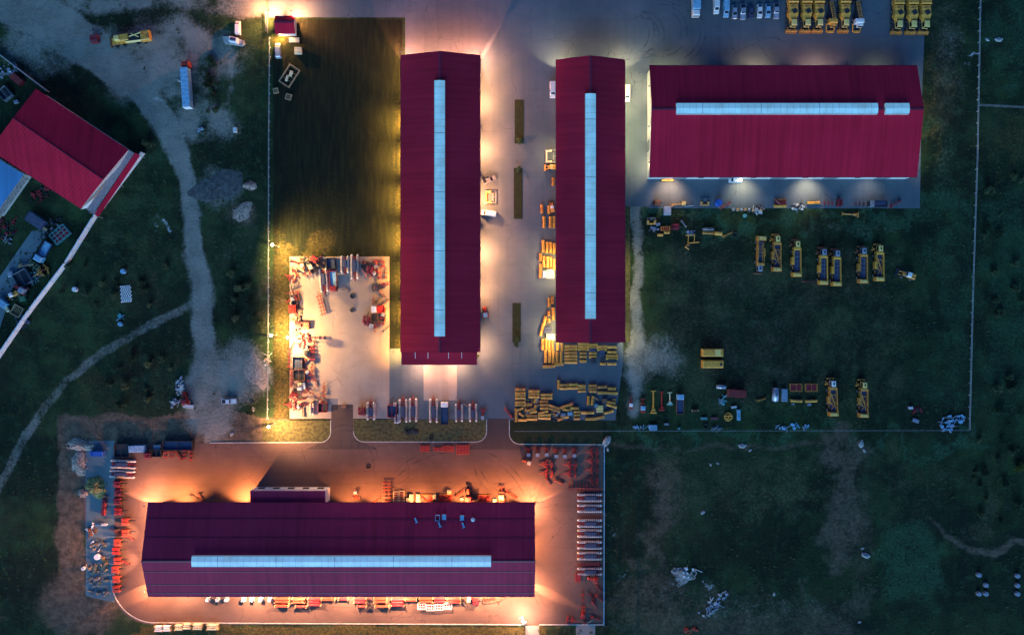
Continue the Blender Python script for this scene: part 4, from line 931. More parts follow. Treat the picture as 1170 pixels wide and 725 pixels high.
@kind
def cross_harrow(col='red'):
    """disc harrow with four angled gangs, drawbar to -X"""
    r = empty('disc_harrow'); b = MB(); b.box(.2, 0, .6, 3.2, .2, .2); b.box(-1.0, 0, .6, .2, 2.2, .2); b.box(1.2, 0, .6, .2, 2.2, .2); b.bar((-1.2, 0, .6), (-3.4, 0, .45), .2); b.bar((-1, -.9, .6), (-2.6, 0, .5), .12); b.bar((-1, .9, .6), (-2.6, 0, .5), .12); b.build('frame', col, r)
    for sx_ in (-1, 1):
        for sy_ in (-1, 1):
            b = MB(); a = R(90 + 20 * sx_ * sy_); cx_, cy_ = .2 + sx_ * .9, sy_ * .75
            b.bar((cx_ - math.cos(a) * .75, cy_ - math.sin(a) * .75, .55), (cx_ + math.cos(a) * .75, cy_ + math.sin(a) * .75, .55), .14)
            for k in range(5):
                t = (k - 2) * .34; p = (cx_ + math.cos(a) * t, cy_ + math.sin(a) * t); b.cyl((p[0] - .02, p[1], .35), (p[0] + .02, p[1], .35), .33, n=10); b.bar((p[0] - .3, p[1], .6), (p[0] + .3, p[1], .6), .09)
            b.build('disc_gang', col, r)
    b = MB(); b.box(.2, 0, .85, .8, .4, .3); b.build('valve_block', 'darkred', r)
    return r
@kind
def seed_drill(col='red'):
    """small drill with a white hopper, toolbar of row units to +Y"""
    r = empty('seed_drill'); b = MB(); b.box(0, 1.2, .6, 3.0, .16, .16); b.bar((0, 1.2, .6), (0, -.6, .6), .2); b.bar((-.5, 1.2, .6), (-.3, -.6, .7), .1); b.bar((.5, 1.2, .6), (.3, -.6, .7), .1); b.build('frame', col, r)
    for k in range(5): 
        b = MB(); x = -1.3 + k * .65; b.box(x, 1.35, .2, .14, .8, .45); b.cyl((x - .03, 1.7, .3), (x + .03, 1.7, .3), .3, n=10); b.build('row_unit', col, r)
    b = MB(); b.loft([(-.4, .45, .62, .7, 1.5), (-1.35, .45, .62, .7, 1.5)]); h = b.build('hopper', 'white', r); b = MB(); b.box(0, -.87, 1.52, 1.3, 1.05, .06); b.build('lid', 'silver', h)
    for s in (-1, 1): wheel(r, s * .6, -.4, .35, .2, rim=False)
    return r
@kind
def ladder_harrow(L=7.0, w_=1.6, col='orange'):
    """long narrow stack of tine bars"""
    r = empty('tine_harrow'); h = L / 2; b = MB(); b.box(-w_ * .3, 0, .7, .16, L, .2); b.box(w_ * .3, 0, .7, .16, L, .2); b.bar((0, h, .7), (0, h + 1.0, .5), .16); b.build('frame', 'darkred', r)
    n = int(L / 1.15)
    for k in range(n):
        b = MB(); y = -h + (k + .5) * L / n; b.box(0, y, .9, w_ + .5, .22, .25)
        for j in range(6): b.bar((-w_ / 2 - .15 + j * (w_ + .3) / 5, y, .9), (-w_ / 2 - .15 + j * (w_ + .3) / 5, y - .25, .1), .06)
        b.build('tine_bar', col, r)
    return r
@kind
def small_plough(col='orange', var=0):
    r = empty('plough'); b = MB(); b.bar((-1.0, 1.2, .7), (1.0, -1.4, .8), .2); b.box(-1.0, 1.3, .5, 1.2, .15, .8); b.bar((-1.4, 1.3, .6), (-1.0, 2.2, .5), .1); b.bar((-.6, 1.3, .6), (-1.0, 2.2, .5), .1); b.build('beam', col, r)
    for k in range(4 if var == 0 else 3):
        b = MB(); x, y = -.7 + k * .5, .8 - k * .65; b.add([(x, y, 0.05), (x + .7, y - .25, .1), (x + .85, y - .15, .65), (x + .1, y + .15, .7), (x, y - .1, .05), (x + .7, y - .33, .1), (x + .85, y - .23, .65), (x + .1, y + .05, .7)], [(0, 1, 2, 3), (7, 6, 5, 4), (0, 4, 5, 1), (1, 5, 6, 2), (2, 6, 7, 3), (3, 7, 4, 0)])
        b.bar((x + .1, y, .6), (x, y + .1, .85), .12); b.build('mouldboard', 'steel' if var else col, r)
    wheel(r, 1.1, -1.0, .3, .15, rim=False); return r
@kind
def v_frame(col='red'):
    """folded V-shaped seedbed frame, 4.4 x 2.2 m"""
    r = empty('folded_seedbed_frame'); b = MB()
    for y in (-1, 1): b.box(0, y, .5, 4.2, .16, .3)
    for x in (-2.05, 2.05): b.box(x, 0, .5, .16, 2.1, .3)
    b.build('frame', col, r)
    for s in (-1, 1): b = MB(); b.bar((s * 1.9, .85, .95), (0, -.75, .95), .24); b.bar((s * 1.9, .35, .9), (s * .2, -.95, .9), .12); b.build('wing', col, r)
    b = MB(); b.box(0, 0, .3, 3.6, 1.6, .25); b.build('tine_bed', 'darkred', r); b = MB(); b.cyl((-2, 1.05, .35), (2, 1.05, .35), .32, n=10); b.build('packer_roller', 'ochre', r); return r
@kind
def grid_frame(col='orange', nx_=3, ny_=2, L=4.2, D=2.6, hgt=1.2):
    r = empty('steel_rack'); b = MB()
    for z in (.1, hgt):
        for i in range(nx_ + 1): b.box(-L / 2 + i * L / nx_, 0, z, .14, D, .14)
        for j in range(ny_ + 1): b.box(0, -D / 2 + j * D / ny_, z + .01, L, .13, .12)
    b.build('frame', col, r)
    b = MB()
    for i in range(nx_ + 1):
        for j in (0, ny_): b.box(-L / 2 + i * L / nx_, -D / 2 + j * D / ny_, .0, .12, .12, hgt)
    b.build('legs', col, r); b = MB(); b.box(0, 0, .15, L * .9, D * .85, .2); b.build('tray', 'darkred', r); return r
@kind
def part_stack(col='orange', L=5.0, D=2.4, post='cream', n=3):
    """stacked bundles of steel parts held between end posts"""
    r = empty('part_stack'); b = MB()
    for k in range(n):
        y = -D / 2 + (k + .5) * D / n
        for q_ in range(3): b.box(0, y, .15 + q_ * .45, L - .6, D / n * .62, .3, bev=.06)
    b.build('steel_parts', col, r); b = MB()
    for s in (-1, 1):
        for y in (-D / 2 + .2, D / 2 - .2): b.box(s * (L / 2 - .15), y, 0, .25, .3, 1.5)
        b.box(s * (L / 2 - .15), 0, .0, .2, D, .15)
    b.build('end_post', post, r); b = MB()
    for k in range(int(L / .5)): b.bar((-L / 2 + .4 + k * .5, -D / 2 - .25, .5), (-L / 2 + .4 + k * .5, -D / 2 + .2, .7), .1)
    b.build('tines', 'dark', r); return r
@kind
def post(col='white', sx_=.7, h_=1.6):
    r = empty('bollard_block'); b = MB(); b.box(0, 0, .0, sx_, sx_, h_, bev=.1); b.build('block', col, r); b = MB(); b.box(0, 0, 0, sx_ * 1.5, sx_ * 1.5, .12); b.build('base', 'concrete', r); return r
@kind
def crate(col='cream', sx_=1.3, sy_=1.5, h_=1.0):
    r = empty('crate'); b = MB(); b.box(0, 0, .14, sx_, sy_, h_, bev=.03); b.build('box', col, r)
    b = MB()
    for x in (-.4, 0, .4): b.box(x * sx_, 0, 0, .12, sy_, .13)
    b.build('skids', 'wood', r); b = MB()
    for y in (-.3, .3): b.box(0, y * sy_, .12, sx_ + .04, .08, h_ + .06)
    b.build('strap', 'grey', r); return r
@kind
def pallet_frame(sx_=2.6, sy_=6.2, load=True, col='wood'):
    r = empty('timber_frame'); b = MB()
    for s in (-1, 1): b.box(s * (sx_ / 2 - .12), 0, 0, .28, sy_, .5); b.box(0, s * (sy_ / 2 - .14), .01, sx_ - .5, .28, .46)
    b.build('frame', col, r); b = MB()
    for k in range(5): b.box(0, -sy_ / 2 + .6 + k * (sy_ - 1.2) / 4, 0, sx_ - .5, .12, .12)
    b.build('slats', col, r)
    if load:
        b = MB(); b.box(.1, .9, .15, 1.0, 1.9, .5, rz=15, bev=.08); b.box(-.2, -1.2, .15, .8, 2.0, .45, rz=15, bev=.08); b.build('load', 'cream', r)
    return r
@kind
def container(col='darkred', L=6.0, w_=2.4, h_=2.3, lid=None):
    r = empty('container'); b = MB(); b.box(0, 0, .1, w_, L, h_, bev=.04)
    for k in range(int(L / .5)):
        for s in (-1, 1): b.box(s * w_ / 2, -L / 2 + .3 + k * .5, .2, .08, .2, h_ - .2)
    bd = b.build('shell', col, r); b = MB()
    for k in range(int(L / .6)): b.box(0, -L / 2 + .3 + k * .6, h_ + .1, w_ - .3, .1, .06)
    b.build('roof_rib', lid or col, bd); b = MB(); b.box(-.55, L / 2 + .03, .2, 1.0, .05, h_ - .2); b.box(.55, L / 2 + .03, .2, 1.0, .05, h_ - .2); b.build('door', lid or col, r); return r
@kind
def yellow_container(v=0):
    r = empty('container'); b = MB(); b.box(0, 0, .15, 7.2, 2.6, 2.3, bev=.3); bd = b.build('shell', 'yellow', r)
    b = MB()
    if v: b.box(2.6, -.1, 2.46, .7, .8, .1)
    else: b.box(1.6, 0, 2.46, 1.9, 2.2, .08)
    b.build('hatch', 'dark' if v else 'paleyellow', bd); b = MB(); b.box(.5 if not v else -3, 0, 2.46, .1, 2.4, .05); b.build('seam', 'ochre', bd)
    b = MB(); b.box(-2.5, 0, 0, .4, 2.2, .2); b.box(2.5, 0, 0, .4, 2.2, .2); b.build('skids', 'dark', r); return r
@kind
def dark_bin(col='navy', L=3.0, w_=4.6, trim='darkred'):
    r = empty('open_skip'); b = MB()
    for s in (-1, 1): b.box(s * w_ / 2, 0, .1, .12, L, 1.4); b.box(0, s * L / 2, .1, w_ + .1, .12, 1.38)
    b.build('side', trim, r); b = MB(); b.box(0, 0, .1, w_ - .1, L - .1, .7); b.build('load', col, r); b = MB(); b.box(0, 0, 1.5, .12, L, .08); b.build('cross_bar', trim, r); return r
@kind
def tank(col='white', L=3.0, r_=.7):
    r = empty('storage_tank'); b = MB(); b.cyl((-L / 2, 0, r_ + .25), (L / 2, 0, r_ + .25), r_, n=18); b.cyl((-L / 2 - .25, 0, r_ + .25), (-L / 2, 0, r_ + .25), r_ * .6, r_, 18); b.cyl((L / 2, 0, r_ + .25), (L / 2 + .25, 0, r_ + .25), r_, r_ * .6, 18); b.build('vessel', col, r, True)
    b = MB(); b.cyl((0, 0, r_ * 2 + .2), (0, 0, r_ * 2 + .45), .25); b.build('filler_cap', 'dark', r); b = MB(); b.box(-L * .3, 0, 0, .2, r_ * 1.4, .5); b.box(L * .3, 0, 0, .2, r_ * 1.4, .5); b.build('cradle', 'grey', r); return r
@kind
def drum(col='blue', r_=.6, h_=1.2):
    r = empty('barrel'); b = MB(); b.cyl((0, 0, .02), (0, 0, h_), r_, n=16); 
    for z in (.3, .65): b.tor((0, 0, h_ * z + .1), r_, .04)
    b.build('body', col, r); b = MB(); b.cyl((0, 0, h_), (0, 0, h_ + .04), r_ * .9, n=16); b.cyl((r_ * .5, 0, h_), (r_ * .5, 0, h_ + .1), .08); b.build('lid', col, r); return r
@kind
def round_machine(col='yellow'):
    r = empty('round_feeder'); b = MB(); b.tor((0, 0, .6), 1.25, .16, n=22); b.tor((0, 0, .15), 1.2, .12, n=22)
    for k in range(8): a = k * math.pi / 4; b.bar((1.22 * math.cos(a), 1.22 * math.sin(a), .1), (1.22 * math.cos(a), 1.22 * math.sin(a), .6), .12)
    b.build('ring', col, r); b = MB(); b.bar((-1.2, .3, .7), (1.2, .3, .7), .3); b.bar((-.4, -1.1, .7), (.5, 1.1, .75), .25); b.bar((-1, -.5, .7), (1, -.6, .7), .18); b.build('cross_bar', col, r); return r
@kind
def tow_arm(col='yellow', L=7.5):
    """long drawbar with a forked base"""
    r = empty('lifting_arm'); b = MB(); b.bar((0, -L * .3, .6), (0, L / 2, .5), .4); b.box(0, L / 2, .3, 1.7, .35, .3); b.build('boom', col, r)
    b = MB(); b.bar((0, -L * .1, .5), (-.8, -L / 2 + .2, .4), .3); b.bar((0, -L * .1, .5), (.8, -L / 2 + .2, .4), .3); b.box(0, -L / 2 + .2, .2, 2.2, .5, .5, bev=.1); b.cyl((0, -L * .34, .2), (0, -L * .34, 1.0), .5, n=12); b.build('fork', col, r)
    wheel(r, -.9, -L * .35, .35, .25, rim=False); wheel(r, .9, -L * .35, .35, .25, rim=False); return r
@kind
def trailed_sprayer(col='orange', tk='white'):
    r = empty('trailed_sprayer'); b = MB(); b.bar((0, -1.2, .6), (0, 2.4, .5), .2); b.box(0, 2.3, .4, 1.5, .2, .5); b.box(0, -1.8, .4, 1.4, .4, .9); b.box(0, .9, .6, 1.2, .25, .7); b.build('frame', col, r)
    b = MB(); b.box(0, -.5, .7, 1.5, 1.4, 1.0, bev=.25); b.build('tank', tk, r); b = MB(); b.box(0, -2.1, .9, 1.1, .3, .3); b.bar((-1.0, -1.9, 1.0), (-.3, 1.2, 1.1), .1); b.bar((1.0, -1.9, 1.0), (.3, 1.2, 1.1), .1); b.build('folded_boom', 'darkred', r)
    wheel(r, -.8, -.5, .45, .25, rim=False); wheel(r, .8, -.5, .45, .25, rim=False); return r
@kind
def flatbed_truck(cab='silver', bed='navy', frame='darkred', L=7.5):
    r = empty('flatbed_lorry'); h = L / 2; b = MB(); b.box(0, h - .9, .5, 2.3, 1.7, 1.9, bev=.15); c = b.build('cab', cab, r); b = MB(); b.box(0, h - .04, 1.3, 2.0, .08, .8); b.build('windscreen', 'glass', c)
    b = MB(); b.box(0, -.9, .95, 2.4, L - 2.1, .25); b.build('bed', bed, r); b = MB()
    for s in (-1, 1): b.box(s * 1.2, -.9, 1.0, .16, L - 2.0, .6); b.box(0, -.9 + s * (L / 2 - 1.0), 1.0, 2.2, .16, .6)
    b.build('dropside', frame, r)
    for y in (h - 1, -h + 1.4):
        for s in (-1, 1): wheel(r, s * .95, y, .45, .3, rim=False)
    return r
@kind
def tractor(col='red', cabc='white'):
    r = empty('tractor'); b = MB(); b.box(0, 1.3, .8, .9, 2.2, .9, bev=.12); b.box(0, -.2, .6, .8, 1.6, .5); b.build('body', col, r); b = MB(); b.box(0, -.5, 1.1, 1.5, 1.5, 1.6, bev=.12); c = b.build('cab', cabc, r)
    b = MB(); b.box(0, .27, 1.5, 1.3, .08, .9); b.build('cab_window', 'glass', c)
    for s in (-1, 1): wheel(r, s * .9, -.8, .8, .45); wheel(r, s * .75, 1.7, .55, .35)
    for s in (-1, 1): b = MB(); b.box(s * .9, -.8, 1.5, .5, 1.5, .1); b.build('mudguard', col, r)
    b = MB(); b.cyl((.5, .9, 1.6), (.5, .9, 2.4), .07); b.build('exhaust', 'dark', r); return r
@kind
def loader(col='yellow', low=False):
    """wheel loader, bucket to +Y"""
    r = empty('wheel_loader'); b = MB(); b.box(0, -1.3, .9, 1.7, 2.4, 1.0, bev=.2); b.box(0, .8, .8, 1.2, 1.4, .6, bev=.1); b.build('body', col, r); b = MB(); b.box(0, -.1, 1.3, 1.4, 1.3, 1.5, bev=.1); c = b.build('cab', 'paleyellow' if col == 'yellow' else 'white', r)
    b = MB(); b.box(0, .57, 1.8, 1.2, .08, .8); b.build('cab_window', 'glass', c); b = MB(); b.bar((-.5, 1, 1.2), (-.5, 2.7, .5), .25); b.bar((.5, 1, 1.2), (.5, 2.7, .5), .25); b.build('lift_arm', col, r)
    b = MB(); b.loft([(2.6, 1.2, 1.2, .1, .9), (3.4, 1.2, 1.2, .05, .3)]); b.build('bucket', 'ochre' if col == 'yellow' else 'dark', r)
    for s in (-1, 1): wheel(r, s * .95, -1.6, .65, .5); wheel(r, s * .95, 1.3, .65, .5)
    return r
@kind
def tool_frame(col='yellow', a=3.2, b_=3.6):
    r = empty('mounted_tool_frame'); b = MB(); b.box(0, b_ / 2, .5, a, .2, .3); b.box(0, -b_ / 2, .5, a, .2, .3); b.box(a / 2, 0, .5, .12, b_, .15); b.box(a * .25, 0, .52, .1, b_, .12); b.box(a * .35, 0, .51, a * .3, .1, .12); b.build('frame', 'steel', r)
    b = MB(); b.cyl((-a * .4, b_ * .45, .1), (a * .1, b_ * .45, .1 + .6), .4, n=12); b.cyl((-a * .4, -b_ * .45, .1), (a * .1, -b_ * .45, .7), .4, n=12); b.box(-a * .35, 0, .2, .5, b_ * .8, .6, bev=.1); b.build('rotor', col, r)
    b = MB(); b.box(a * .2, b_ * .4, .6, .6, .5, .4, bev=.08); b.box(a * .2, -b_ * .4, .6, .6, .5, .4, bev=.08); b.build('gearbox', 'dark', r); return r
@kind
def pipe_frame(col='yellow'):
    r = empty('irrigation_frame'); b = MB(); b.bar((-2.6, 2, .8), (1, 2, .8), .2); b.bar((-1.5, 2.1, .9), (-1.6, -1.2, .5), .25); b.bar((.8, 2.1, .9), (.7, -1, .5), .22); b.bar((-1.8, -1, .7), (2.6, -.6, .7), .22); b.build('frame', col, r)
    b = MB(); b.bar((-2.7, -2.2, .4), (-1.2, -3.3, .4), .4); b.bar((-2.4, -1.8, .3), (-1.0, -1.7, .4), .35); b.build('boom', 'ochre', r); wheel(r, -1.6, -1.4, .35, .2, rim=False); return r
@kind
def debris(col='chalk', n=14, rx=3.0, ry=1.6, seed=1, m2='white', name='scrap_heap'):
    """loose sheets, bars and lumps thrown together"""
    rd = random.Random(seed); r = empty(name); 
    for mm, k0 in ((col, n), (m2, n // 2)):
        b = MB()
        for k in range(k0):
            a, q_ = rd.uniform(0, 6.28), rd.random() ** .6; x, y = math.cos(a) * rx * q_, math.sin(a) * ry * q_
            t = rd.random()
            if t < .4: b.box(x, y, .0, rd.uniform(.4, 1.3), rd.uniform(.3, .9), rd.uniform(.15, .6), rz=rd.uniform(0, 180))
            elif t < .75: b.box(x, y, rd.uniform(.02, .3), rd.uniform(1.2, 2.8), rd.uniform(.1, .3), .15, rz=rd.uniform(0, 180))
            else: b.cyl((x, y, 0), (x, y, rd.uniform(.3, .9)), rd.uniform(.2, .45), n=9)
        b.build('loose_pieces', mm, r)
    return r
@kind
def heap(col='tanrubble', rx=6.0, ry=4.0, hgt=1.4, seed=1, name='rubble_heap'):
    rd = random.Random(seed); r = empty(name); b = MB(); n, k = 26, 7; vs_ = [(0, 0, hgt)]; ph = [rd.uniform(0, 6.28) for _ in range(6)]
    for j in range(1, k + 1):
        for i in range(n):
            a = 2 * math.pi * i / n; e = 1 + .16 * math.sin(2 * a + ph[0]) + .12 * math.sin(3 * a + ph[1]) + .08 * math.sin(7 * a + ph[2]); t = j / k
            vs_.append((math.cos(a) * rx * e * t, math.sin(a) * ry * e * t, max(0, hgt * (1 - t ** 1.4)) + (rd.uniform(-.12, .18) * hgt if j < k else -.02)))
    fs = [(0, 1 + i, 1 + (i + 1) % n) for i in range(n)] + [(1 + (j - 1) * n + i, 1 + j * n + i, 1 + j * n + (i + 1) % n, 1 + (j - 1) * n + (i + 1) % n) for j in range(1, k) for i in range(n)]
    b.add(vs_, fs); b.build('mound', col, r); b = MB()
    for _ in range(60):
        a, t = rd.uniform(0, 6.28), rd.random() ** .5 * 1.1; s_ = rd.uniform(.1, .4); b.box(math.cos(a) * rx * t, math.sin(a) * ry * t, hgt * max(0, 1 - t ** 1.4) * .8, s_, s_ * .8, s_ * .7, rz=rd.uniform(0, 90), rx=rd.uniform(0, 30))
    b.build('lumps', col, r); return r
@kind
def boulder(r_=1.2, seed=1, col='chalk'):
    rd = random.Random(seed); import bmesh
    bm = bmesh.new(); bmesh.ops.create_icosphere(bm, subdivisions=3, radius=r_)
    ph = [rd.uniform(0, 6) for _ in range(6)]
    for v in bm.verts:
        c = v.co / r_; f = 1 + .16 * math.sin(3 * c.x + ph[0]) * math.cos(4 * c.y + ph[1]) + .08 * math.sin(9 * c.z + 5 * c.x + ph[2]); v.co = Vector((c.x * f * r_ * (1 + .2 * math.sin(ph[3])), c.y * f * r_ * .7, max(c.z, -.2) * f * r_ * .4 + .06 * r_))
    me = bpy.data.meshes.new('boulder'); bm.to_mesh(me); bm.free(); me.materials.append(M[col]); o = bpy.data.objects.new('boulder', me); COL.objects.link(o); return o
@kind
def tyre(r_=.9):
    b = MB(); b.tor((0, 0, .22), r_, .22, n=20, k=8); return b.build('tyre', 'black')
@kind
def tarp(sx_=3.6, sy_=6.0):
    r = empty('tarpaulin_stack'); b = MB()
    for i in range(5):
        for j in range(9): b.box(-sx_ / 2 + .4 + i * .75 + (j % 2) * .3, -sy_ / 2 + .4 + j * .65, 0, .55, .4, .35, rz=25, bev=.1)
    b.build('white_sacks', 'white', r); b = MB(); b.box(0, 0, 0, sx_, sy_, .06); b.build('groundsheet', 'navy', r); return r
@kind
def shrub(r_=1.6, hgt=2.2, seed=1, m='shrub'):
    rd = random.Random(seed); r = empty('shrub'); b = MB()
    for k in range(5): a = rd.uniform(0, 6.28); b.cyl((0, 0, 0), (math.cos(a) * r_ * .5, math.sin(a) * r_ * .5, hgt * .7), .09, .03, 5)
    b.build('stem', 'bark', r); b = MB(); cl = [(rd.uniform(-1, 1) * r_ * .6, rd.uniform(-1, 1) * r_ * .6, rd.uniform(.35, .85) * hgt, rd.uniform(.3, .6) * r_) for _ in range(9)]
    for c in cl:
        for _ in range(70):
            d_ = Vector((rd.gauss(0, 1), rd.gauss(0, 1), rd.gauss(0, .8))).normalized() * c[3] * rd.uniform(.5, 1.1); p = Vector(c[:3]) + d_; s_ = rd.uniform(.12, .26); u = Vector((rd.uniform(-1, 1), rd.uniform(-1, 1), rd.uniform(-.5, .5))).normalized() * s_; v = u.orthogonal().normalized() * s_ * .6
            p.z = max(p.z, .1); b.add([tuple(p - u), tuple(p + v), tuple(p + u), tuple(p - v)], [(0, 1, 2, 3)])
    b.build('foliage', m, r); return r
@kind
def crane_truck():
    """long yellow machine by the dirt road, front to -X"""
    r = empty('crane_carrier'); b = MB(); b.box(.3, 0, .8, 13.5, 2.3, .6); b.box(5.8, 0, 1.2, 3.2, 3.4, 1.8, bev=.3); b.box(-1.6, .4, 1.2, 3.0, 2.4, 1.6, bev=.25); bd = b.build('body', 'yellow', r)
    b = MB(); b.box(1.8, .3, 1.4, 4.2, 2.4, .9); b.build('deck', 'dark', bd); b = MB(); b.bar((-1.2, -1.2, 2.2), (4.2, -1.4, 2.4), .6); b.bar((.2, .3, 2.7), (4.5, 1.3, 2.5), .25); b.bar((1, 1.3, 2.6), (3.5, -.2, 2.6), .25); b.build('boom', 'paleyellow', r)
    b = MB(); b.box(-4.1, .5, 1.2, 1.9, 1.7, 1.8, bev=.2); c = b.build('cab', 'paleyellow', r); b = MB(); b.box(-5.06, .5, 1.8, .08, 1.4, .9); b.build('cab_window', 'glass', c)
    b = MB(); b.box(-7.1, -.1, .4, .7, 3.4, .7, bev=.1); b.bar((-6.8, -1.1, .8), (-4, -1.2, 1.1), .35); b.bar((-6.8, 1, .8), (-5, .6, 1.1), .2); b.build('front_frame', 'rust', r); b = MB(); b.box(6.6, -.6, 3.02, 1.2, 1.0, .15); b.box(5.2, .7, 3.02, .8, 1.1, .15); b.build('hatch', 'ochre', bd)
    for x in (-5.2, -2.6, 2.2, 4.6):
        for s in (-1, 1):
            b = MB(); b.cyl((x, s * 1.5 - .25, .6), (x, s * 1.5 + .25, .6), .6, n=14); b.build('wheel', 'black', r)
    return r
@kind
def caravan():
    r = empty('weighing_trailer'); b = MB(); b.add([(-4.3, 1.4, 0), (-1, 1.2, 0), (3.6, -.2, 0), (4.0, -1.4, 0), (3.0, -2.2, 0), (-3.3, -1.2, 0), (-4.3, 1.4, .5), (-1, 1.2, .5), (3.6, -.2, .5), (4.0, -1.4, .5), (3.0, -2.2, .5), (-3.3, -1.2, .5)], [(6, 7, 8, 9, 10, 11)] + [(i, (i + 1) % 6, (i + 1) % 6 + 6, i + 6) for i in range(6)]); b.build('platform', 'concrete', r)
    b = MB(); b.box(.2, -.3, .5, 3.0, 1.7, 1.6, rz=-12, bev=.1); c = b.build('cabin', 'white', r); b = MB(); b.box(.2, -.3, 2.12, 2.0, 1.1, .08, rz=-12); b.build('roof_panel', 'navy', c); b = MB(); b.box(3.2, -1.2, .5, .7, 1.6, 1.0, rz=-20); b.build('locker', 'steel', r); return r

# ------------------------------------------------------------------ what stands in the yards
ORD = 'first second third fourth fifth sixth seventh eighth ninth tenth eleventh twelfth thirteenth fourteenth fifteenth sixteenth seventeenth eighteenth'.split()
def P(kind_, px, py, deg=0, label='', cat='', group=None, z=.04, args=(), s=1, **k): return place(kind_, px, py, deg, label, cat, group, z, k.get('sx', s), k.get('sy', s), s, args=args)
# yellow harvesters at the top
g = 'yellow harvesters parked side by side on the upper road'
for i, (px, k, c) in enumerate(((903, 'harvester', 0), (918.5, 'harvester', 0), (932.5, 'harvester', 0), (947.5, 'harvester_slim', 0), (962, 'harvester', 0), (977.5, 'harvester_slim', 1), (1022.5, 'harvester', 0), (1038.5, 'harvester', 0), (1053, 'harvester', 0))):
    lab = (('yellow closed harvester with a pale cab, ' + ORD[i] + ' in the longer row on the upper road') if k == 'harvester' else ('harvester with a bare lattice conveyor and %s cab, ' % ('pale' if c else 'yellow') + ORD[i] + ' in the longer row')) if i < 6 else 'yellow closed harvester, ' + ORD[i - 6] + ' of the three parked by the yard edge'
    P(k, px, 17.5 + (i > 5) * 1.5, 0, lab, 'harvester', g, args=(('yellow', 'paleyellow') if k == 'harvester' else (('ochre', 'white') if c else ('ochre', 'yellow'))), sy=.97)
# harvesters in the meadow
g = 'harvesters standing in the machine meadow'
for px, py, d_, a, lab in ((866.5, 290, 178, ('ochre', 'silver', 2), 'yellow-brown harvester with hoop rails, cab facing down, leftmost in the meadow row'), (884.5, 291, 0, ('ochre', 'paleyellow', 1), 'harvester with crossed conveyors, second in the meadow row'), (907, 297, 0, ('yellow', 'paleyellow', 0), 'harvester with yellow cab and dark bunker, third in the meadow row'),
        (937, 306, 0, ('yellow', 'silver', 0), 'harvester with silver cab, the one with a dark bar beside its rear'), (952, 307.5, 0, ('yellow', 'silver', 0), 'harvester with silver cab close against its neighbour, fifth in the meadow row'), (982, 304.5, 0, ('ochre', 'silver', 0), 'paler harvester with silver cab, next to last of the upright meadow row'), (1000.5, 302, 0, ('yellow', 'paleyellow', 1), 'harvester with round conveyor and brown front header, last of the upright meadow row'),
        (948, 454.5, 2, ('ochre', 'white', 1), 'harvester with white cab beside the small yellow frames low in the meadow'), (982.5, 456, 0, ('ochre', 'paleyellow', 1), 'harvester standing alone at the far end low in the meadow')):
    P('bunker_harvester', px, py, d_, lab, 'harvester', g, args=a, sx=.86, sy=.94)
P('loader', 1034, 314, 72, 'small loader lying crosswise beyond the meadow harvesters', 'loader', args=('ochre',), s=1.1)
P('crane_truck', 151.5, 46.5, 8, 'long yellow carrier with dark deck on the dusty ground by the upper road', 'machine', s=.98)
P('crate', 110, 46, 10, 'crimson cube container ahead of the long yellow carrier', 'container', args=('darkred', 2.5, 2.5, 1.6))
P('truck', 217, 100, 4, 'lorry with red cab and long pale-blue trailer on the bare ground', 'lorry', args=('orange', 'lightblue', 16.2))
# cars at the top
for px, py, a, lab in ((793.5, 8, ('white', 'lightblue'), 'box lorry with white cab, widest in the row on the upper road'),):
    P('box_truck', px, py, 180, lab, 'lorry', args=a, s=1.15)
for px, py, c, bd, lab in ((817.5, 8, 'white', 'van', 'tall white van, first after the box lorry on the upper road'), (828.5, 12, 'lightblue', 'van', 'pale blue van beside the tall white van'), (838.4, 15, 'silver', 'hatch', 'silver-blue car, first of the cars after the vans'), (847.8, 15, 'silver', 'pickup', 'silver pickup truck, second of the cars after the vans'), (857, 15, 'navy', 'hatch', 'dark navy car almost lost between the pale ones'),
        (867, 14, 'white', 'hatch', 'white car right after the dark navy one'), (876.4, 13.6, 'lightblue', 'hatch', 'pale blue car between the white and the grey-blue one'), (885.8, 14, 'silver', 'pickup', 'grey-blue pickup truck, last in the car row next to the harvesters')):
    P('car', px, py, 180, lab, {'van': 'van', 'pickup': 'pickup truck'}.get(bd, 'car'), 'cars parked on the upper road', args=(c, bd), s=1.08)
P('car', 631.3, 104, 180, 'white van beside the upper corner of the middle hall, wide yard side', 'van', args=('white', 'van'), s=1.05)
P('car', 716.0, 108, 180, 'white van half hidden under the eave in the gap between two halls', 'van', args=('white', 'van'), s=1.05)
P('car', 558.5, 244, 82, 'white van standing crosswise below the yellow tool frame in the wide yard', 'van', args=('white', 'van'))
P('car', 559, 206, -70, 'dark hatchback askew near the long hall wall', 'car', args=('grey', 'hatch'), s=1.08)
P('car', 263, 458, -88, 'white car alone on the bare turning place', 'car', args=('white', 'pickup'))
P('car', 273, 33, 0, 'white van above the weighing platform left of the gatehouse', 'van', args=('white', 'van'), s=.9)
P('car', 319, 59, 4, 'pale van throwing a long shadow below the gatehouse', 'van', args=('silver', 'van'), s=1.0)
P('caravan', 268, 46.5, 0, 'grey platform with a white cabin beside the dirt track', 'cabin', s=.95)
P('crate', 341.5, 59, 0, 'pale square box on the grass right of the gatehouse van', 'box', args=('cream', 2.4, 2.2, 1.0))
P('pallet_frame', 331, 87, -33, 'large tilted timber frame holding pale sheets', 'timber frame', args=(4.2, 7.2, True, 'wood'))
P('pallet_frame', 315.5, 104, 10, 'small square timber frame against the field fence', 'timber frame', args=(1.7, 1.8, False, 'wood'))
P('pallet_frame', 330, 111, -15, 'small square timber frame below the large tilted one', 'timber frame', args=(2.0, 2.0, False, 'wood'))
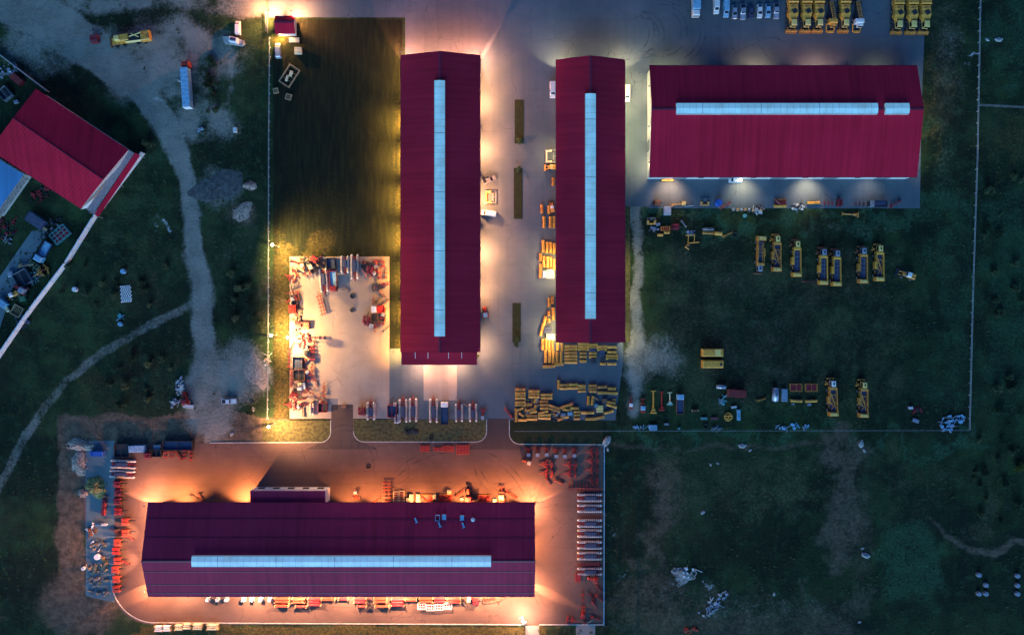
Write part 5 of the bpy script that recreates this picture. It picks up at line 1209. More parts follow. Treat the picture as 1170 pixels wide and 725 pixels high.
P('crate', 269.6, 149, 0, 'small white box at the end of the dirt track', 'box', args=('white', 1.2, 1.6, .9))
# wide yard between the halls
P('tool_frame', 560, 225.5, 0, 'yellow rotor unit with a square steel frame in the wide yard', 'machine', s=1.15)
P('tractor', 554.5, 358, 8, 'small red forklift-like tractor with a long shadow near the long hall', 'tractor', s=.95)
P('tool_frame', 629, 179, 0, 'pale machine with an open steel frame at the middle hall wall', 'machine', args=('cream', 4.0, 4.2))
P('loader', 629.5, 192, 90, 'yellow loader under the eave of the middle hall, below the white machine', 'loader', args=('yellow',), sx=.9, sy=.7)
P('loader', 630.5, 237, 12, 'yellow loader among the headers halfway down the middle hall wall', 'loader', args=('ochre',), s=.7)
# yellow headers: (px, py, angle, length) angle 0 lies across the picture
HD = {'wall': [], 'side': [], 'corner': [], 'rows': [], 'stackA': [], 'stackB': [], 'stackC': [], 'top': [], 'mess': []}
wall = [(631.8, 208, 90, 2.6), (619, 239, 90, 2.8), (627, 240, 90, 2.6), (621.5, 254, 90, 3.7), (628.7, 254, 90, 3.7), (632.6, 254, 90, 3.8), (620.5, 281.5, 90, 4), (624.8, 283, 90, 3.6), (629, 283, 90, 3.6), (633, 284, 90, 3.6),
        (617.3, 294, 90, 2.6), (621.2, 299, 90, 3.7), (625.3, 299.5, 90, 3.7), (629, 299.5, 90, 3.7), (632.8, 302, 90, 3.7), (617.2, 309.5, 90, 4.6)]
side = [(627.4, 345.5, 90, 2.9), (631, 343, 90, 2.4), (626.8, 358, 90, 1.6), (631.8, 358.5, 90, 4.2), (626.8, 366, 90, 1.4), (622, 366.5, 80, 3.2), (619, 376.5, 76, 4.2)]
corner = [(619.8, 393, 90, 3.7), (623.8, 393, 90, 3.9), (627.4, 393, 90, 3.9), (631, 393, 90, 3.9), (636.8, 395, 90, 3), (642, 396.5, 90, 2.8), (623, 407, 90, 4.2), (627.6, 407, 90, 4.2), (631.8, 407.5, 90, 4.2), (636.3, 408.5, 90, 4), (641, 408.5, 90, 3.8), (627, 418.2, 3, 4), (638.3, 415.8, 6, 3)]
rows = [(652, y, 0, 4.2) for y in (395.4, 398.8, 402.6, 406.3, 410, 413.4)] + [(666.5, y, 0, 3.6) for y in (392.6, 395.6, 398.6)] + [(666, y, 0, 2.2) for y in (403, 407, 412)] + [(678, y, 0, 2.8) for y in (393.6, 396.5)] + [(677, y, 0, 2.4) for y in (403, 407)] + [(687.5, y, 0, 3) for y in (395.8, 398.9)] + [(688.5, 415, -4, 1.8)] + [(698.8, y, 0, l) for y, l in ((396.3, 3.2), (401.8, 3.0), (406.2, 4), (408.9, 4), (415, 3))]
stA = [(594.4, y, 0, 3.5) for y in (444.6, 448.8, 451.4, 454.3, 459, 462)]; stB = [(610, y, 0, 3.6) for y in (446.5, 449.6, 452.6)]; stC = [(624.4, 450.4, 0, 3.8), (624.4, 454, 0, 3.8), (621.6, 458, 0, 2.7), (621.6, 461.8, 0, 2.7), (621.6, 465.8, 0, 2.7)]
top = [(638.2, 439, 90, 3), (644.2, 439.2, 0, 2.8), (644.2, 443, 0, 3), (654.6, 438.8, 0, 2.9), (654.6, 442.6, 0, 2.9), (664.4, 440.2, -4, 2.5), (664.4, 446, 4, 2.6), (664.4, 443, 0, 2.5), (677, 440, 0, 2.7), (677, 443.4, 0, 2.7), (677, 446.4, 0, 2.4), (687.8, 441.6, 3, 3), (698.7, 443.4, 0, 2.7), (694, 448.2, -3, 6.6)]
mess = [(609, 470, 12, 2.6), (611.5, 456.5, 70, 2.0), (593, 467, 20, 2.8), (611, 466, 70, 2.2), (633.4, 464.2, -20, 4), (633.6, 467.4, -15, 3.8), (647.5, 463, 18, 4.4), (648, 467.5, -3, 3), (656, 465.5, -5, 3), (606, 467.5, 15, 2.8), (607.6, 474.4, 0, 3.4), (607.6, 478, 0, 3.4), (597, 479, 0, 3.0), (620.5, 470.4, 14, 3.4), (622, 473.4, 2, 4.2), (621.8, 476.8, -2, 4.2), (645, 475.4, 0, 2.6),
        (659, 469.8, 0, 2), (659, 473.6, 0, 2), (659, 477.4, 0, 2), (671, 470.8, 0, 4.4), (674.2, 477.8, 0, 3.4), (685.3, 476.4, 12, 2.8), (695, 470, 15, 3.4), (672, 457.2, 88, 3), (676.6, 457.4, 82, 3), (698.5, 463, -18, 3.6), (698, 459.5, -10, 2.6), (589.6, 470, 90, 2.2), (589.6, 477, 90, 2.4), (640, 478, 20, 2.0), (596, 473, -40, 2.0)]
def words(g_, i, n, q_):
    px, py, a, L = q_; up = 'upright' if abs(a - 90) < 15 else 'crosswise'; 
    return {'wall': '%s header in the piles along the middle hall wall, %s counting down' % (up, ORD[i] if i < 18 else 'last'),
            'side': '%s in the narrow pile beside the lower wall of the middle hall, %s counting down' % ('header', ORD[i]),
            'corner': '%s header at the lower left corner of the middle hall, %s of its block' % (up, ORD[i] if i < 18 else 'last'),
            'stackA': 'crosswise header in the far left column of the lower yard, %s from its top' % ORD[i] if i < 18 else '', 'stackB': 'crosswise header in the short three-bar column of the lower yard, %s from its top' % ORD[i % 3],
            'stackC': 'crosswise header in the column right of the three-bar one, %s from its top' % ORD[i % 5], 'top': '%s header in the single row below the middle hall, %s from the left' % (up, ORD[i] if i < 18 else 'last')}[g_]
def hd(lst, key, group):
    for i, q_ in enumerate(lst):
        px, py, a, L = q_; v = (i * 7 + int(px)) % 3; base = 4.0 if L > 2.4 else 2.0
        colr = 'yellow' if (i * 5 + int(py)) % 4 else 'ochre'
        if key == 'rows':
            c = {652: 'first', 666.5: 'second', 666: 'second', 678: 'third', 677: 'third', 687.5: 'fourth', 688.5: 'fourth', 698.8: 'fifth'}[px]; cols = {'first': (652,), 'second': (666.5, 666), 'third': (678, 677), 'fourth': (687.5, 688.5), 'fifth': (698.8,)}[c]
            k = sorted([t[1] for t in lst if t[0] in cols]).index(py); lab = 'crosswise header under the middle hall end, %s column, %s from the eave' % (c, ORD[k])
        elif key == 'mess': lab = ('short ' if L < 2.7 else 'long ' if L > 3.5 else '') + {0: 'yellow', 1: 'dull yellow'}[colr == 'ochre'] + ' header in the lower jumble, ' + MW[i]
        else: lab = words(key, i, len(lst), q_)
        P('header', px, py, a + (((i * 13) % 5) - 2) * .5, lab, 'header', group, args=(colr, base, v), sx=L / base, sy=1.0)
MW = ['right of the rust pile', 'upright under the three-bar column', 'tilted below the far left column', 'upright beside the ring of frames', 'upper of two sloping down rightwards', 'lower of two sloping down rightwards', 'sloping up towards the single row', 'just under the one sloping up', 'beside the small orange box', 'tilted left of the upright one', 'upper of the bottom pair', 'lower of the bottom pair', 'flat against the verge, far left', 'sloping above the two long bars', 'upper of the two long bars', 'lower of the two long bars', 'beside the white rings',
      'top of the short right-hand column', 'middle of the short right-hand column', 'bottom of the short right-hand column', 'long bar left of the yellow box', 'under the long bar left of the box', 'tilted under the yellow box', 'thin one at the blue puddle', 'left of the free-standing upright pair', 'right of the free-standing upright pair', 'sloping beside the open square frame', 'touching the open square frame', 'upright at the yard edge, upper', 'upright at the yard edge, lower', 'tilted among the white rings', 'slanting at the far left']
hd(wall, 'wall', 'yellow headers along the middle hall wall'); hd(side, 'side', 'yellow headers beside the lower wall'); hd(corner, 'corner', 'yellow headers at the hall corner'); hd(rows, 'rows', 'yellow headers under the hall end')
hd(stA, 'stackA', 'yellow headers stacked in columns'); hd(stB, 'stackB', 'yellow headers stacked in columns'); hd(stC, 'stackC', 'yellow headers stacked in columns'); hd(top, 'top', 'yellow headers in a single row'); hd(mess, 'mess', 'yellow headers in the jumble')
for px, py, c, a, b_, lab in ((628.6, 313, 'cream', 2.6, 3.0, 'large cream crate under the middle hall eave'), (622, 313.5, 'white', 1.2, 2.2, 'narrow white crate left of the large cream one'), (629, 384.5, 'cream', 2.8, 2.0, 'cream crate at the lower wall, above the corner block'), (626, 377, 'navy', 2.6, 2.4, 'dark crate beside the tilted headers'), (685, 466.5, 'paleyellow', 2.2, 2.3, 'square yellow box in the header jumble'),
        (690.5, 457, 'rust', 1.8, 1.3, 'rusty tilted box near the open square frame'), (681, 463, 'lightblue', .9, 1.2, 'tiny blue crate left of the square yellow box'), (654, 460.5, 'orange', .7, .9, 'small orange box above the header jumble'), (643.5, 473, 'silver', 1.6, .9, 'silver crate in the jumble'), (651, 472, 'lightblue', 1.6, 1.2, 'light blue crate in the jumble'),
        (677, 399.5, 'navy', 2.4, .9, 'dark flat crate between header columns under the hall end'), (687.5, 404, 'navy', 1.8, 2.4, 'dark tall crate between header columns'), (678, 412, 'dark', 1.8, 1.6, 'black crate with white lid under the hall end'), (699, 412, 'dark', 2.8, .9, 'black crate under the fifth header column'), (688.5, 409.5, 'dark', 1.6, 1.6, 'black crate at the foot of the fourth header column')):
    P('crate', px, py, 0, lab, 'crate', args=(c, a, b_, .9))
P('pallet_frame', 701, 459, 0, 'open square yellow frame standing beside the header jumble', 'frame', args=(1.2, 2.0, False, 'ochre'))
P('small_plough', 680.5, 454.5, 20, 'small yellow implement by the upright header pair', 'implement', args=('yellow', 1), s=.7)
for i, (px, py) in enumerate(((631.5, 477.5), (635, 478.5), (651, 478.5), (630, 474))): P('tyre', px, py, 0, ORD[i] + ' dark tyre in the line at the foot of the header jumble', 'tyre', 'tyres at the foot of the jumble', s=.75)
for i, (px, py, sd) in enumerate(((602.5, 460, 3), (599.5, 471, 4), (612, 459, 8), (634, 473, 9))): P('debris', px, py, 0, ('rusty scrap under the three-bar column', 'scrap and wire at the foot of the far left column', 'scrap beside the column of short headers', 'pale scrap in the middle of the jumble')[i], 'scrap', args=('ochre', 12, 1.8, 1.3, sd, 'steel'))
P('small_plough', 581.5, 472, 0, 'dark red implement left of the yellow header stacks, on the entry edge', 'implement', args=('red', 0), s=1.15)
# row on the kerb of the long pale yard
g = 'land rollers parked on the kerb'
for px, py, L, gap, lab in ((424.2, 469, 5.6, 2.2, 'short roller beside the red cultivator, left of the skip'), (460.8, 468.7, 7.4, 2.2, 'long roller touching another, left one of the touching pair'), (472.2, 468, 7.5, 2.1, 'long roller touching another, right one of the touching pair'), (495.7, 468.6, 7.6, 2.2, 'long roller left of the dark lorry'), (524.6, 471, 5.6, 2.0, 'short roller right of the dark lorry'), (540.7, 471, 5.6, 2.1, 'short roller next to the small red drill')):
    P('roller', px, py, 0, 'white-ringed ' + lab, 'land roller', g, args=(L, gap, 1.6))
P('roller', 453.6, 478, 0, 'stub of a white-ringed roller at the left of the touching pair', 'land roller', g, args=(2.6, .9, .4))
P('flatbed_truck', 508.4, 471, 0, 'dark lorry with white cab between two rollers on the kerb', 'lorry', args=('white', 'navy', 'dark', 7.8))
P('dark_bin', 448.6, 469, 0, 'dark open skip with a red bar between two rollers on the kerb', 'skip', args=('navy', 4.0, 3.0, 'darkred'))
P('crate', 451.5, 461.5, 0, 'small pale box above the dark skip', 'box', args=('white', .9, 1.2, .8))
P('cultivator', 414.3, 467.5, 90, 'folded red cultivator at the left end of the kerb row', 'cultivator', args=('darkred', 'rust'), s=.95)
P('seed_drill', 551.6, 473, 0, 'small red drill at the right end of the kerb row', 'seed drill', args=('red',), sx=.75, sy=1.2)
P('small_plough', 531.5, 463, 30, 'dark plough above the two short rollers', 'plough', args=('dark', 1), s=.9)
# cluttered storage pad
g = 'land rollers on the storage pad'
for px, py, L, gap, a, lab in ((394.6, 302, 5.4, 2.1, 180, 'roller at the upper edge of the storage pad, shorter of two'), (405.8, 304.5, 7.9, 2.0, 180, 'roller at the upper edge of the storage pad, longer of two'), (370.6, 320, 7.6, 2.1, 185, 'tilted roller beside the red lorry')): P('roller', px, py, a, 'white-ringed ' + lab, 'land roller', g, args=(L, gap, 1.2))
P('flatbed_truck', 382, 321.5, 184, 'dark red lorry with a blue-white load on the storage pad', 'lorry', args=('darkred', 'lightblue', 'darkred', 7.0), sx=.95)
P('ladder_harrow', 367.8, 348.5, 15, 'long tilted red tine harrow in the middle of the storage pad', 'harrow', args=(7.4, 1.5, 'red'))
stuff_ = [('cultivator', 336, 352, 90, ('red', 'dark'), 'red folded cultivator at the left edge of the pad, beside the dark heap', 'cultivator', 1.0), ('small_plough', 337.5, 311, 0, ('orange', 0), 'orange plough near the upper left corner of the pad', 'plough', 1.0), ('small_plough', 337, 299, 30, ('darkred', 0), 'dark plough in the upper left corner of the pad', 'plough', .9),
    ('small_plough', 338, 325, 80, ('wood', 1), 'brown plough below the orange one', 'plough', .9), ('trailed_sprayer', 346, 302, 20, ('rust', 'cream'), 'pale-tanked sprayer at the upper left of the pad', 'sprayer', .8), ('tractor', 356, 304, 30, ('dark', 'cream'), 'dark tractor with cream cab amid the upper clutter', 'tractor', .95), ('small_plough', 364, 302, 10, ('dark', 0), 'black plough right of the dark tractor', 'plough', 1.1),
    ('dark_bin', 379, 301, 5, ('navy', 3.6, 2.8, 'dark'), 'dark skip above the red lorry on the pad', 'skip', 1), ('cultivator', 424, 307.5, 80, ('darkred', 'dark'), 'dark red cultivator near the upper right of the pad', 'cultivator', .9), ('seed_drill', 430.5, 302, 0, ('red',), 'narrow red drill with cream hopper near the pad upper right', 'seed drill', .85), ('ladder_harrow', 438, 302, 6, (3.0, 1.0, 'red'), 'short red harrow in the upper right corner of the pad', 'harrow', 1),
    ('ladder_harrow', 434.5, 314, 2, (3.2, 1.0, 'orange'), 'short orange harrow below the corner one', 'harrow', 1), ('ladder_harrow', 441.5, 314, -4, (2.8, .8, 'rust'), 'narrow rusty harrow at the right edge of the pad', 'harrow', 1), ('cross_harrow', 430, 328.5, 180, ('dark',), 'dark cross-shaped harrow on the right of the pad', 'harrow', .95), ('small_plough', 437.5, 336, 0, ('orange', 1), 'orange and steel plough right of the pad', 'plough', .75),
    ('small_plough', 434, 341.5, 90, ('dark', 1), 'thin dark plough lying crosswise right of the pad', 'plough', .9), ('flatbed_truck', 433, 353, 92, ('white', 'red', 'red', 4.6), 'red and white trailer lying crosswise right of the pad', 'trailer', .95), ('dark_bin', 432.5, 362.5, 0, ('dark', 2.6, 4.8, 'rust'), 'black skip with a rusty rim right of the pad', 'skip', 1), ('trailed_sprayer', 423.5, 371.5, 80, ('darkred', 'silver'), 'silver-tanked sprayer left below the black skip', 'sprayer', .9), ('ladder_harrow', 436, 369.5, 90, (2.6, .8, 'darkred'), 'short dark harrow under the black skip', 'harrow', 1),
    ('crate', 351, 372, 0, ('orange', 2.0, 2.4, 1.2), 'orange box standing on the lower left of the pad', 'box', 1), ('small_plough', 344, 376, 60, ('dark', 1), 'black plough left of the orange box', 'plough', .9), ('cross_harrow', 349, 386, 8, ('red',), 'red harrow beside the brightest lamp post', 'harrow', 1.0), ('ladder_harrow', 366, 385.5, 88, (4.4, .6, 'dark'), 'thin dark bar harrow right of the red one', 'harrow', 1),
    ('ladder_harrow', 357.6, 400, 2, (7.2, 1.2, 'red'), 'tall red harrow, upper of the two in line on the pad', 'harrow', 1), ('ladder_harrow', 357.8, 426, 3, (5.6, .9, 'darkred'), 'thinner red harrow, lower of the two in line on the pad', 'harrow', 1), ('tractor', 352, 401, 0, ('grey', 'dark'), 'grey tractor left of the tall red harrow', 'tractor', .9),
    ('dark_bin', 341.5, 415, 0, ('navy', 4.4, 3.2, 'dark'), 'upper dark skip at the left of the pad', 'skip', 1), ('dark_bin', 343, 428, 0, ('dark', 3.8, 3.8, 'rust'), 'lower dark skip at the left of the pad', 'skip', 1), ('ladder_harrow', 331, 408, 0, (5.2, .6, 'dark'), 'thin black harrow on the left edge of the pad, upper', 'harrow', 1), ('ladder_harrow', 333.5, 432, 0, (6.0, .6, 'darkred'), 'thin dark harrow on the left edge of the pad, lower', 'harrow', 1),
    ('truck', 344.2, 441, 2, ('cream', 'white', 4.6), 'white upright trailer on the lower left of the pad', 'trailer', .55), ('crate', 348.3, 440, 5, ('white', .9, 2.2, 1), 'white narrow crate beside the upright trailer', 'crate', 1), ('ladder_harrow', 370.6, 446.5, 0, (4.0, .6, 'red'), 'red post-like harrow above the dark box', 'harrow', 1), ('dark_bin', 369.6, 465, 0, ('dark', 3.0, 2.8, 'darkred'), 'dark skip with red rim near the entry', 'skip', 1), ('small_plough', 366.5, 455, 0, ('darkred', 0), 'dark red plough just above that skip near the entry', 'plough', .8),
    ('roller', 357, 467, 0, (3.6, .9, .8, 'cream'), 'stubby white-ringed roller near the entry', 'land roller', 1), ('small_plough', 346.5, 469.5, -30, ('dark', 0), 'black plough left of the stubby roller', 'plough', 1.0), ('small_plough', 338, 467, 40, ('rust', 1), 'rusty plough in the lower left corner of the pad', 'plough', .9), ('small_plough', 352, 462, 40, ('darkred', 0), 'dark red plough above the stubby roller', 'plough', .8),
    ('small_plough', 395.5, 332, 30, ('dark', 1), 'small black plough right of the red lorry', 'plough', .7), ('tyre', 403, 338, 0, (), 'single dark tyre in the open middle of the pad', 'tyre', .8), ('tyre', 402.5, 354, 0, (), 'single dark tyre lower in the open middle of the pad', 'tyre', .7), ('crate', 393.5, 464, 0, ('rust', 1.5, 1.0, .5), 'rusty low crate by the entry kerb', 'crate', 1)]
for (k, px, py, a, ar, lab, cat, s_) in stuff_: P(k, px, py, a, lab, cat, None, args=ar, s=s_)
for i, (px, py, rx, ry, sd) in enumerate(((350, 296, 3.0, 1.6, 11), (360, 309, 2.2, 1.2, 12), (340, 345, 1.6, 2.6, 13), (341, 362, 1.4, 2.2, 14), (337, 380, 2.4, 1.0, 15), (372, 300, 2.2, 1.4, 16), (418, 303, 1.5, 1.6, 17))):
    P('debris', px, py, 0, 'scrap on the pad, ' + ('by its upper left edge', 'below the dark tractor', 'right of the red cultivator', 'between cultivator and orange box', 'at the brightest lamp', 'beside the black plough', 'left of the red drill')[i], 'scrap', args=('dark', 10, rx, ry, sd, 'rust'))
# lower yard, upper side
g = 'racks along the lower yard kerb'
P('grid_frame', 529, 513, 0, 'large orange grid rack on the lower yard kerb', 'rack', g, args=('orange', 4, 3, 4.2, 3.0, 1.2))
P('grid_frame', 512.5, 512, 0, 'orange rack left of the large grid rack', 'rack', g, args=('orange', 5, 2, 3.8, 1.8, 1.0))
P('grid_frame', 500.5, 512.5, 0, 'thin orange rack, second in the kerb row', 'rack', g, args=('orange', 2, 1, 2.8, 1.0, .8))
P('grid_frame', 485.5, 512, 0, 'orange rack at the far left of the kerb row', 'rack', g, args=('orange', 3, 2, 3.0, 1.8, .8))
P('tyre', 493, 499.5, 0, 'pale ring lying on the grass verge', 'ring', s=.8); P('debris', 470, 493, 0, 'dark scrap on the grass verge', 'scrap', z=.1, args=('dark', 12, 2.4, .7, 31, 'dark'))
P('tyre', 421, 532.5, 0, 'lone tyre on the open lower yard', 'tyre', s=.7)
for a in (('small_plough', 325 - 95, 568, 0, ('darkred', 0), 'dark red plough against the plum hall, left end', 'plough', .9), ('small_plough', 222, 567.5, 20, ('dark', 0), 'dark plough left of the dark red one at the plum hall', 'plough', .8), ('seed_drill', 407, 564, 180, ('orange',), 'orange drill above the plum hall, right of the annex', 'seed drill', .9),
    ('small_plough', 430, 571.5, 90, ('orange', 0), 'orange plough under the tall ladder harrow', 'plough', 1), ('ladder_harrow', 442.5, 561, 0, (7.2, 2.4, 'orange'), 'tall orange ladder harrow standing out from the plum hall', 'harrow', 1), ('grid_frame', 452.6, 567, 0, ('cream', 1, 5, 1.6, 3.6, .8), 'dark rack with pale spots, left of two', 'rack', 1), ('grid_frame', 459.3, 566.5, 0, ('cream', 1, 5, 1.6, 3.8, .8), 'dark rack with pale spots, right of two', 'rack', 1),
    ('crate', 466.3, 570.5, 0, ('cream', 1.0, 1.5, 1.0), 'short pale crate, first right of the spotted racks', 'crate', 1), ('crate', 470.3, 568, 0, ('cream', 1.3, 2.6, 1.1), 'tall pale crate, second right of the spotted racks', 'crate', 1), ('crate', 478, 566, 0, ('cream', 1.2, 1.4, 1.0), 'pale crate, upper of the pair left of a red frame', 'crate', 1), ('crate', 478, 571, 0, ('cream', 1.3, 1.5, 1.0), 'pale crate, lower of the pair left of a red frame', 'crate', 1),
    ('v_frame', 487.8, 568.3, 0, ('orange',), 'red folded frame, first of three at the plum hall', 'frame', 1), ('crate', 496.7, 566.5, 0, ('cream', 1.1, 1.5, 1.0), 'pale crate between the first two folded frames', 'crate', 1), ('v_frame', 509.2, 568.3, 0, ('red',), 'red folded frame, second of three at the plum hall', 'frame', 1), ('crate', 513.3, 561, 0, ('cream', 1.3, 1.4, 1.0), 'pale crate above the second folded frame', 'crate', 1),
    ('small_plough', 526, 562.5, 90, ('orange', 0), 'orange plough, upper of a cluster right of the frames', 'plough', .9), ('crate', 528, 569, 20, ('cream', 1.0, .9, .8), 'tiny pale box under the orange plough', 'box', 1), ('tractor', 536, 566, 8, ('orange', 'darkred'), 'orange tractor with a long shadow at the plum hall', 'tractor', 1.1), ('v_frame', 553.4, 568.5, 0, ('darkred',), 'dark red folded frame, third of three at the plum hall', 'frame', .98), ('crate', 565.2, 571, 0, ('cream', 1.2, 1.3, 1.0), 'pale crate right of the third folded frame', 'crate', 1),
    ('trailed_sprayer', 573, 564.5, 0, ('orange', 'cream'), 'tall sprayer casting twin shadows at the plum hall', 'sprayer', 1.2), ('small_plough', 585, 565, 20, ('orange', 0), 'orange plough at the right end of the plum hall row', 'plough', 1.1), ('small_plough', 536.5, 556, 10, ('dark', 1), 'thin dark plough above the orange tractor', 'plough', .7)):
    (k, px, py, an_, ar, lab, cat, s_) = a; P(k, px, py, an_, lab, cat, 'implements along the plum hall' if cat not in ('box',) else None, args=ar, s=s_)
# upper right corner of the lower yard
for i, (px, py) in enumerate(((603.8, 516), (614, 516), (624.4, 515.6), (635.3, 517.3), (645, 517.5), (655.8, 516.8))): P('seed_drill', px, py, 0, 'red drill with white hopper, %s from the left at the yard corner' % ORD[i], 'seed drill', 'small drills with white hoppers', args=('red',), s=.95)
for px, py, lab in ((626.4, 529.7, 'upper left one of the block under the drills'), (653.7, 529.7, 'upper right one of the block under the drills'), (626.8, 539.8, 'lower left one of the block under the drills'), (653.2, 540.5, 'lower right one of the block under the drills')): P('cross_harrow', px, py, 0, 'dark red disc harrow, ' + lab, 'disc harrow', 'cross-shaped disc harrows', args=('red',), s=1.02)
for i, (px, py) in enumerate(((678.4, 515.7), (678.6, 525.6), (678.4, 536.4), (678.2, 547.2))): P('cross_harrow', px, py, 0, 'dark red disc harrow, %s down the column along the fence' % ORD[i], 'disc harrow', 'cross-shaped disc harrows', args=('red',), s=.98)
P('tractor', 603, 527, 70, 'bright red small tractor under the first drill', 'tractor', args=('orange', 'cream'), s=.8); P('small_plough', 626.3, 549.8, 0, 'red plough below the block of disc harrows', 'plough', args=('red', 1), s=.8); P('small_plough', 638, 550, 30, 'orange plough below the block of disc harrows', 'plough', args=('orange', 0), s=.9)
for i in range(9):
    P('ladder_harrow', 650.5 + i * 4.0, 556.5, 0, 'short upright red rack, %s in the dense row above the rollers' % ORD[i], 'rack', 'upright red racks', args=(2.2, .35, 'orange' if i < 5 else 'darkred'))
g = 'rollers laid crosswise along the fence'
for i, (y, tp) in enumerate(((567.5, 'white'), (579.8, 'white'), (596.7, 'white'), (608.2, 'cream'), (621.5, 'white'), (633.8, 'cream'), (651.5, 'white'))):
    P('roller', 673.5, y, 90, 'white-ringed roller laid crosswise by the fence, %s counting down' % ORD[i], 'land roller', g, args=(7.9, 2.05, .6, tp), sx=(1.0 if i != 6 else .9))
P('ladder_harrow', 673, 643.5, 90, 'single crosswise bar harrow between the last two fence rollers', 'harrow', args=(7.6, .5, 'darkred'))
for (k, px, py, a, ar, lab, cat, s_) in (('grid_frame', 660.3, 659, 0, ('red', 2, 3, 1.7, 2.6, 1), 'red rack at the foot of the roller row', 'rack', 1), ('tractor', 678.3, 660, 80, ('red', 'red'), 'bright red tractor by the fence under the rollers', 'tractor', .95), ('small_plough', 684, 671, 0, ('red', 0), 'red plough by the fence, first below the tractor', 'plough', .8), ('ladder_harrow', 665.5, 681, 0, (2.8, .5, 'red'), 'upright red harrow beside the wedge of shade', 'harrow', 1), ('small_plough', 676.6, 682, 0, ('darkred', 0), 'dark red plough between two others by the fence', 'plough', .9), ('small_plough', 684.3, 682, 10, ('red', 0), 'red plough by the fence, second below the tractor', 'plough', .9),
    ('small_plough', 679, 690.5, 0, ('red', 1), 'red and steel plough by the fence', 'plough', .8), ('trailed_sprayer', 666, 699, 0, ('red', 'red'), 'red-tanked sprayer near the lower yard corner', 'sprayer', .85), ('small_plough', 680.3, 705.5, 30, ('red', 0), 'red plough in the lower corner by the fence', 'plough', .9), ('cross_harrow', 651, 707.5, 170, ('red',), 'red disc harrow on the bottom kerb', 'disc harrow', .85), ('small_plough', 666.3, 708, 0, ('darkred', 0), 'dark red plough on the bottom kerb', 'plough', .8), ('small_plough', 674.5, 708.5, 80, ('steel', 1), 'steel plough on the bottom kerb', 'plough', .7)):
    P(k, px, py, a, lab, cat, None, args=ar, s=s_)
# left column of cultivators
g = 'folded cultivators in the left column'
for i, (px, py, c) in enumerate(((138.4, 551, 'darkred'), (139.5, 560.5, 'darkred'), (138.5, 570.5, 'darkred'), (139.3, 582, 'red'), (147.5, 593.5, 'orange'), (148, 606.5, 'orange'), (138.8, 617.3, 'orange'), (137, 626.8, 'red'), (138.6, 638, 'orange'), (136.5, 648, 'orange'), (137.5, 659, 'orange'), (137.5, 669.8, 'orange'))):
    P('cultivator', px, py, 3 * ((i % 3) - 1), '%s folded cultivator, %s down the long column left of the plum hall' % ({'darkred': 'dark red', 'red': 'red', 'orange': 'orange-red'}[c], ORD[i]), 'cultivator', g, args=(c, 'dark'), sx=.88, sy=.92)
for px, py, lab in ((149.5, 613, 'dark plough right of the sixth cultivator'), (144.5, 641.5, 'dark plough right of the ninth cultivator'), (132.5, 606, 'dark plough left of the sixth cultivator')): P('small_plough', px, py, 20, lab, 'plough', args=('darkred', 0), s=.9)
P('roller', 141.8, 529.3, -93, 'upper one of two crosswise rollers heading the cultivator column', 'land roller', args=(8.2, 2.2, .8)); P('roller', 140.8, 540.5, -93, 'lower one of two crosswise rollers heading the cultivator column', 'land roller', args=(8.2, 1.9, .8))
P('dark_bin', 141.5, 513.5, 0, 'black open skip above the crosswise rollers', 'skip', args=('dark', 4.4, 5.0, 'dark')); P('container', 159, 511.5, 92, 'blue-grey container right of the black skip', 'container', args=('lightblue', 5.4, 2.2, 1.6, 'grey'))
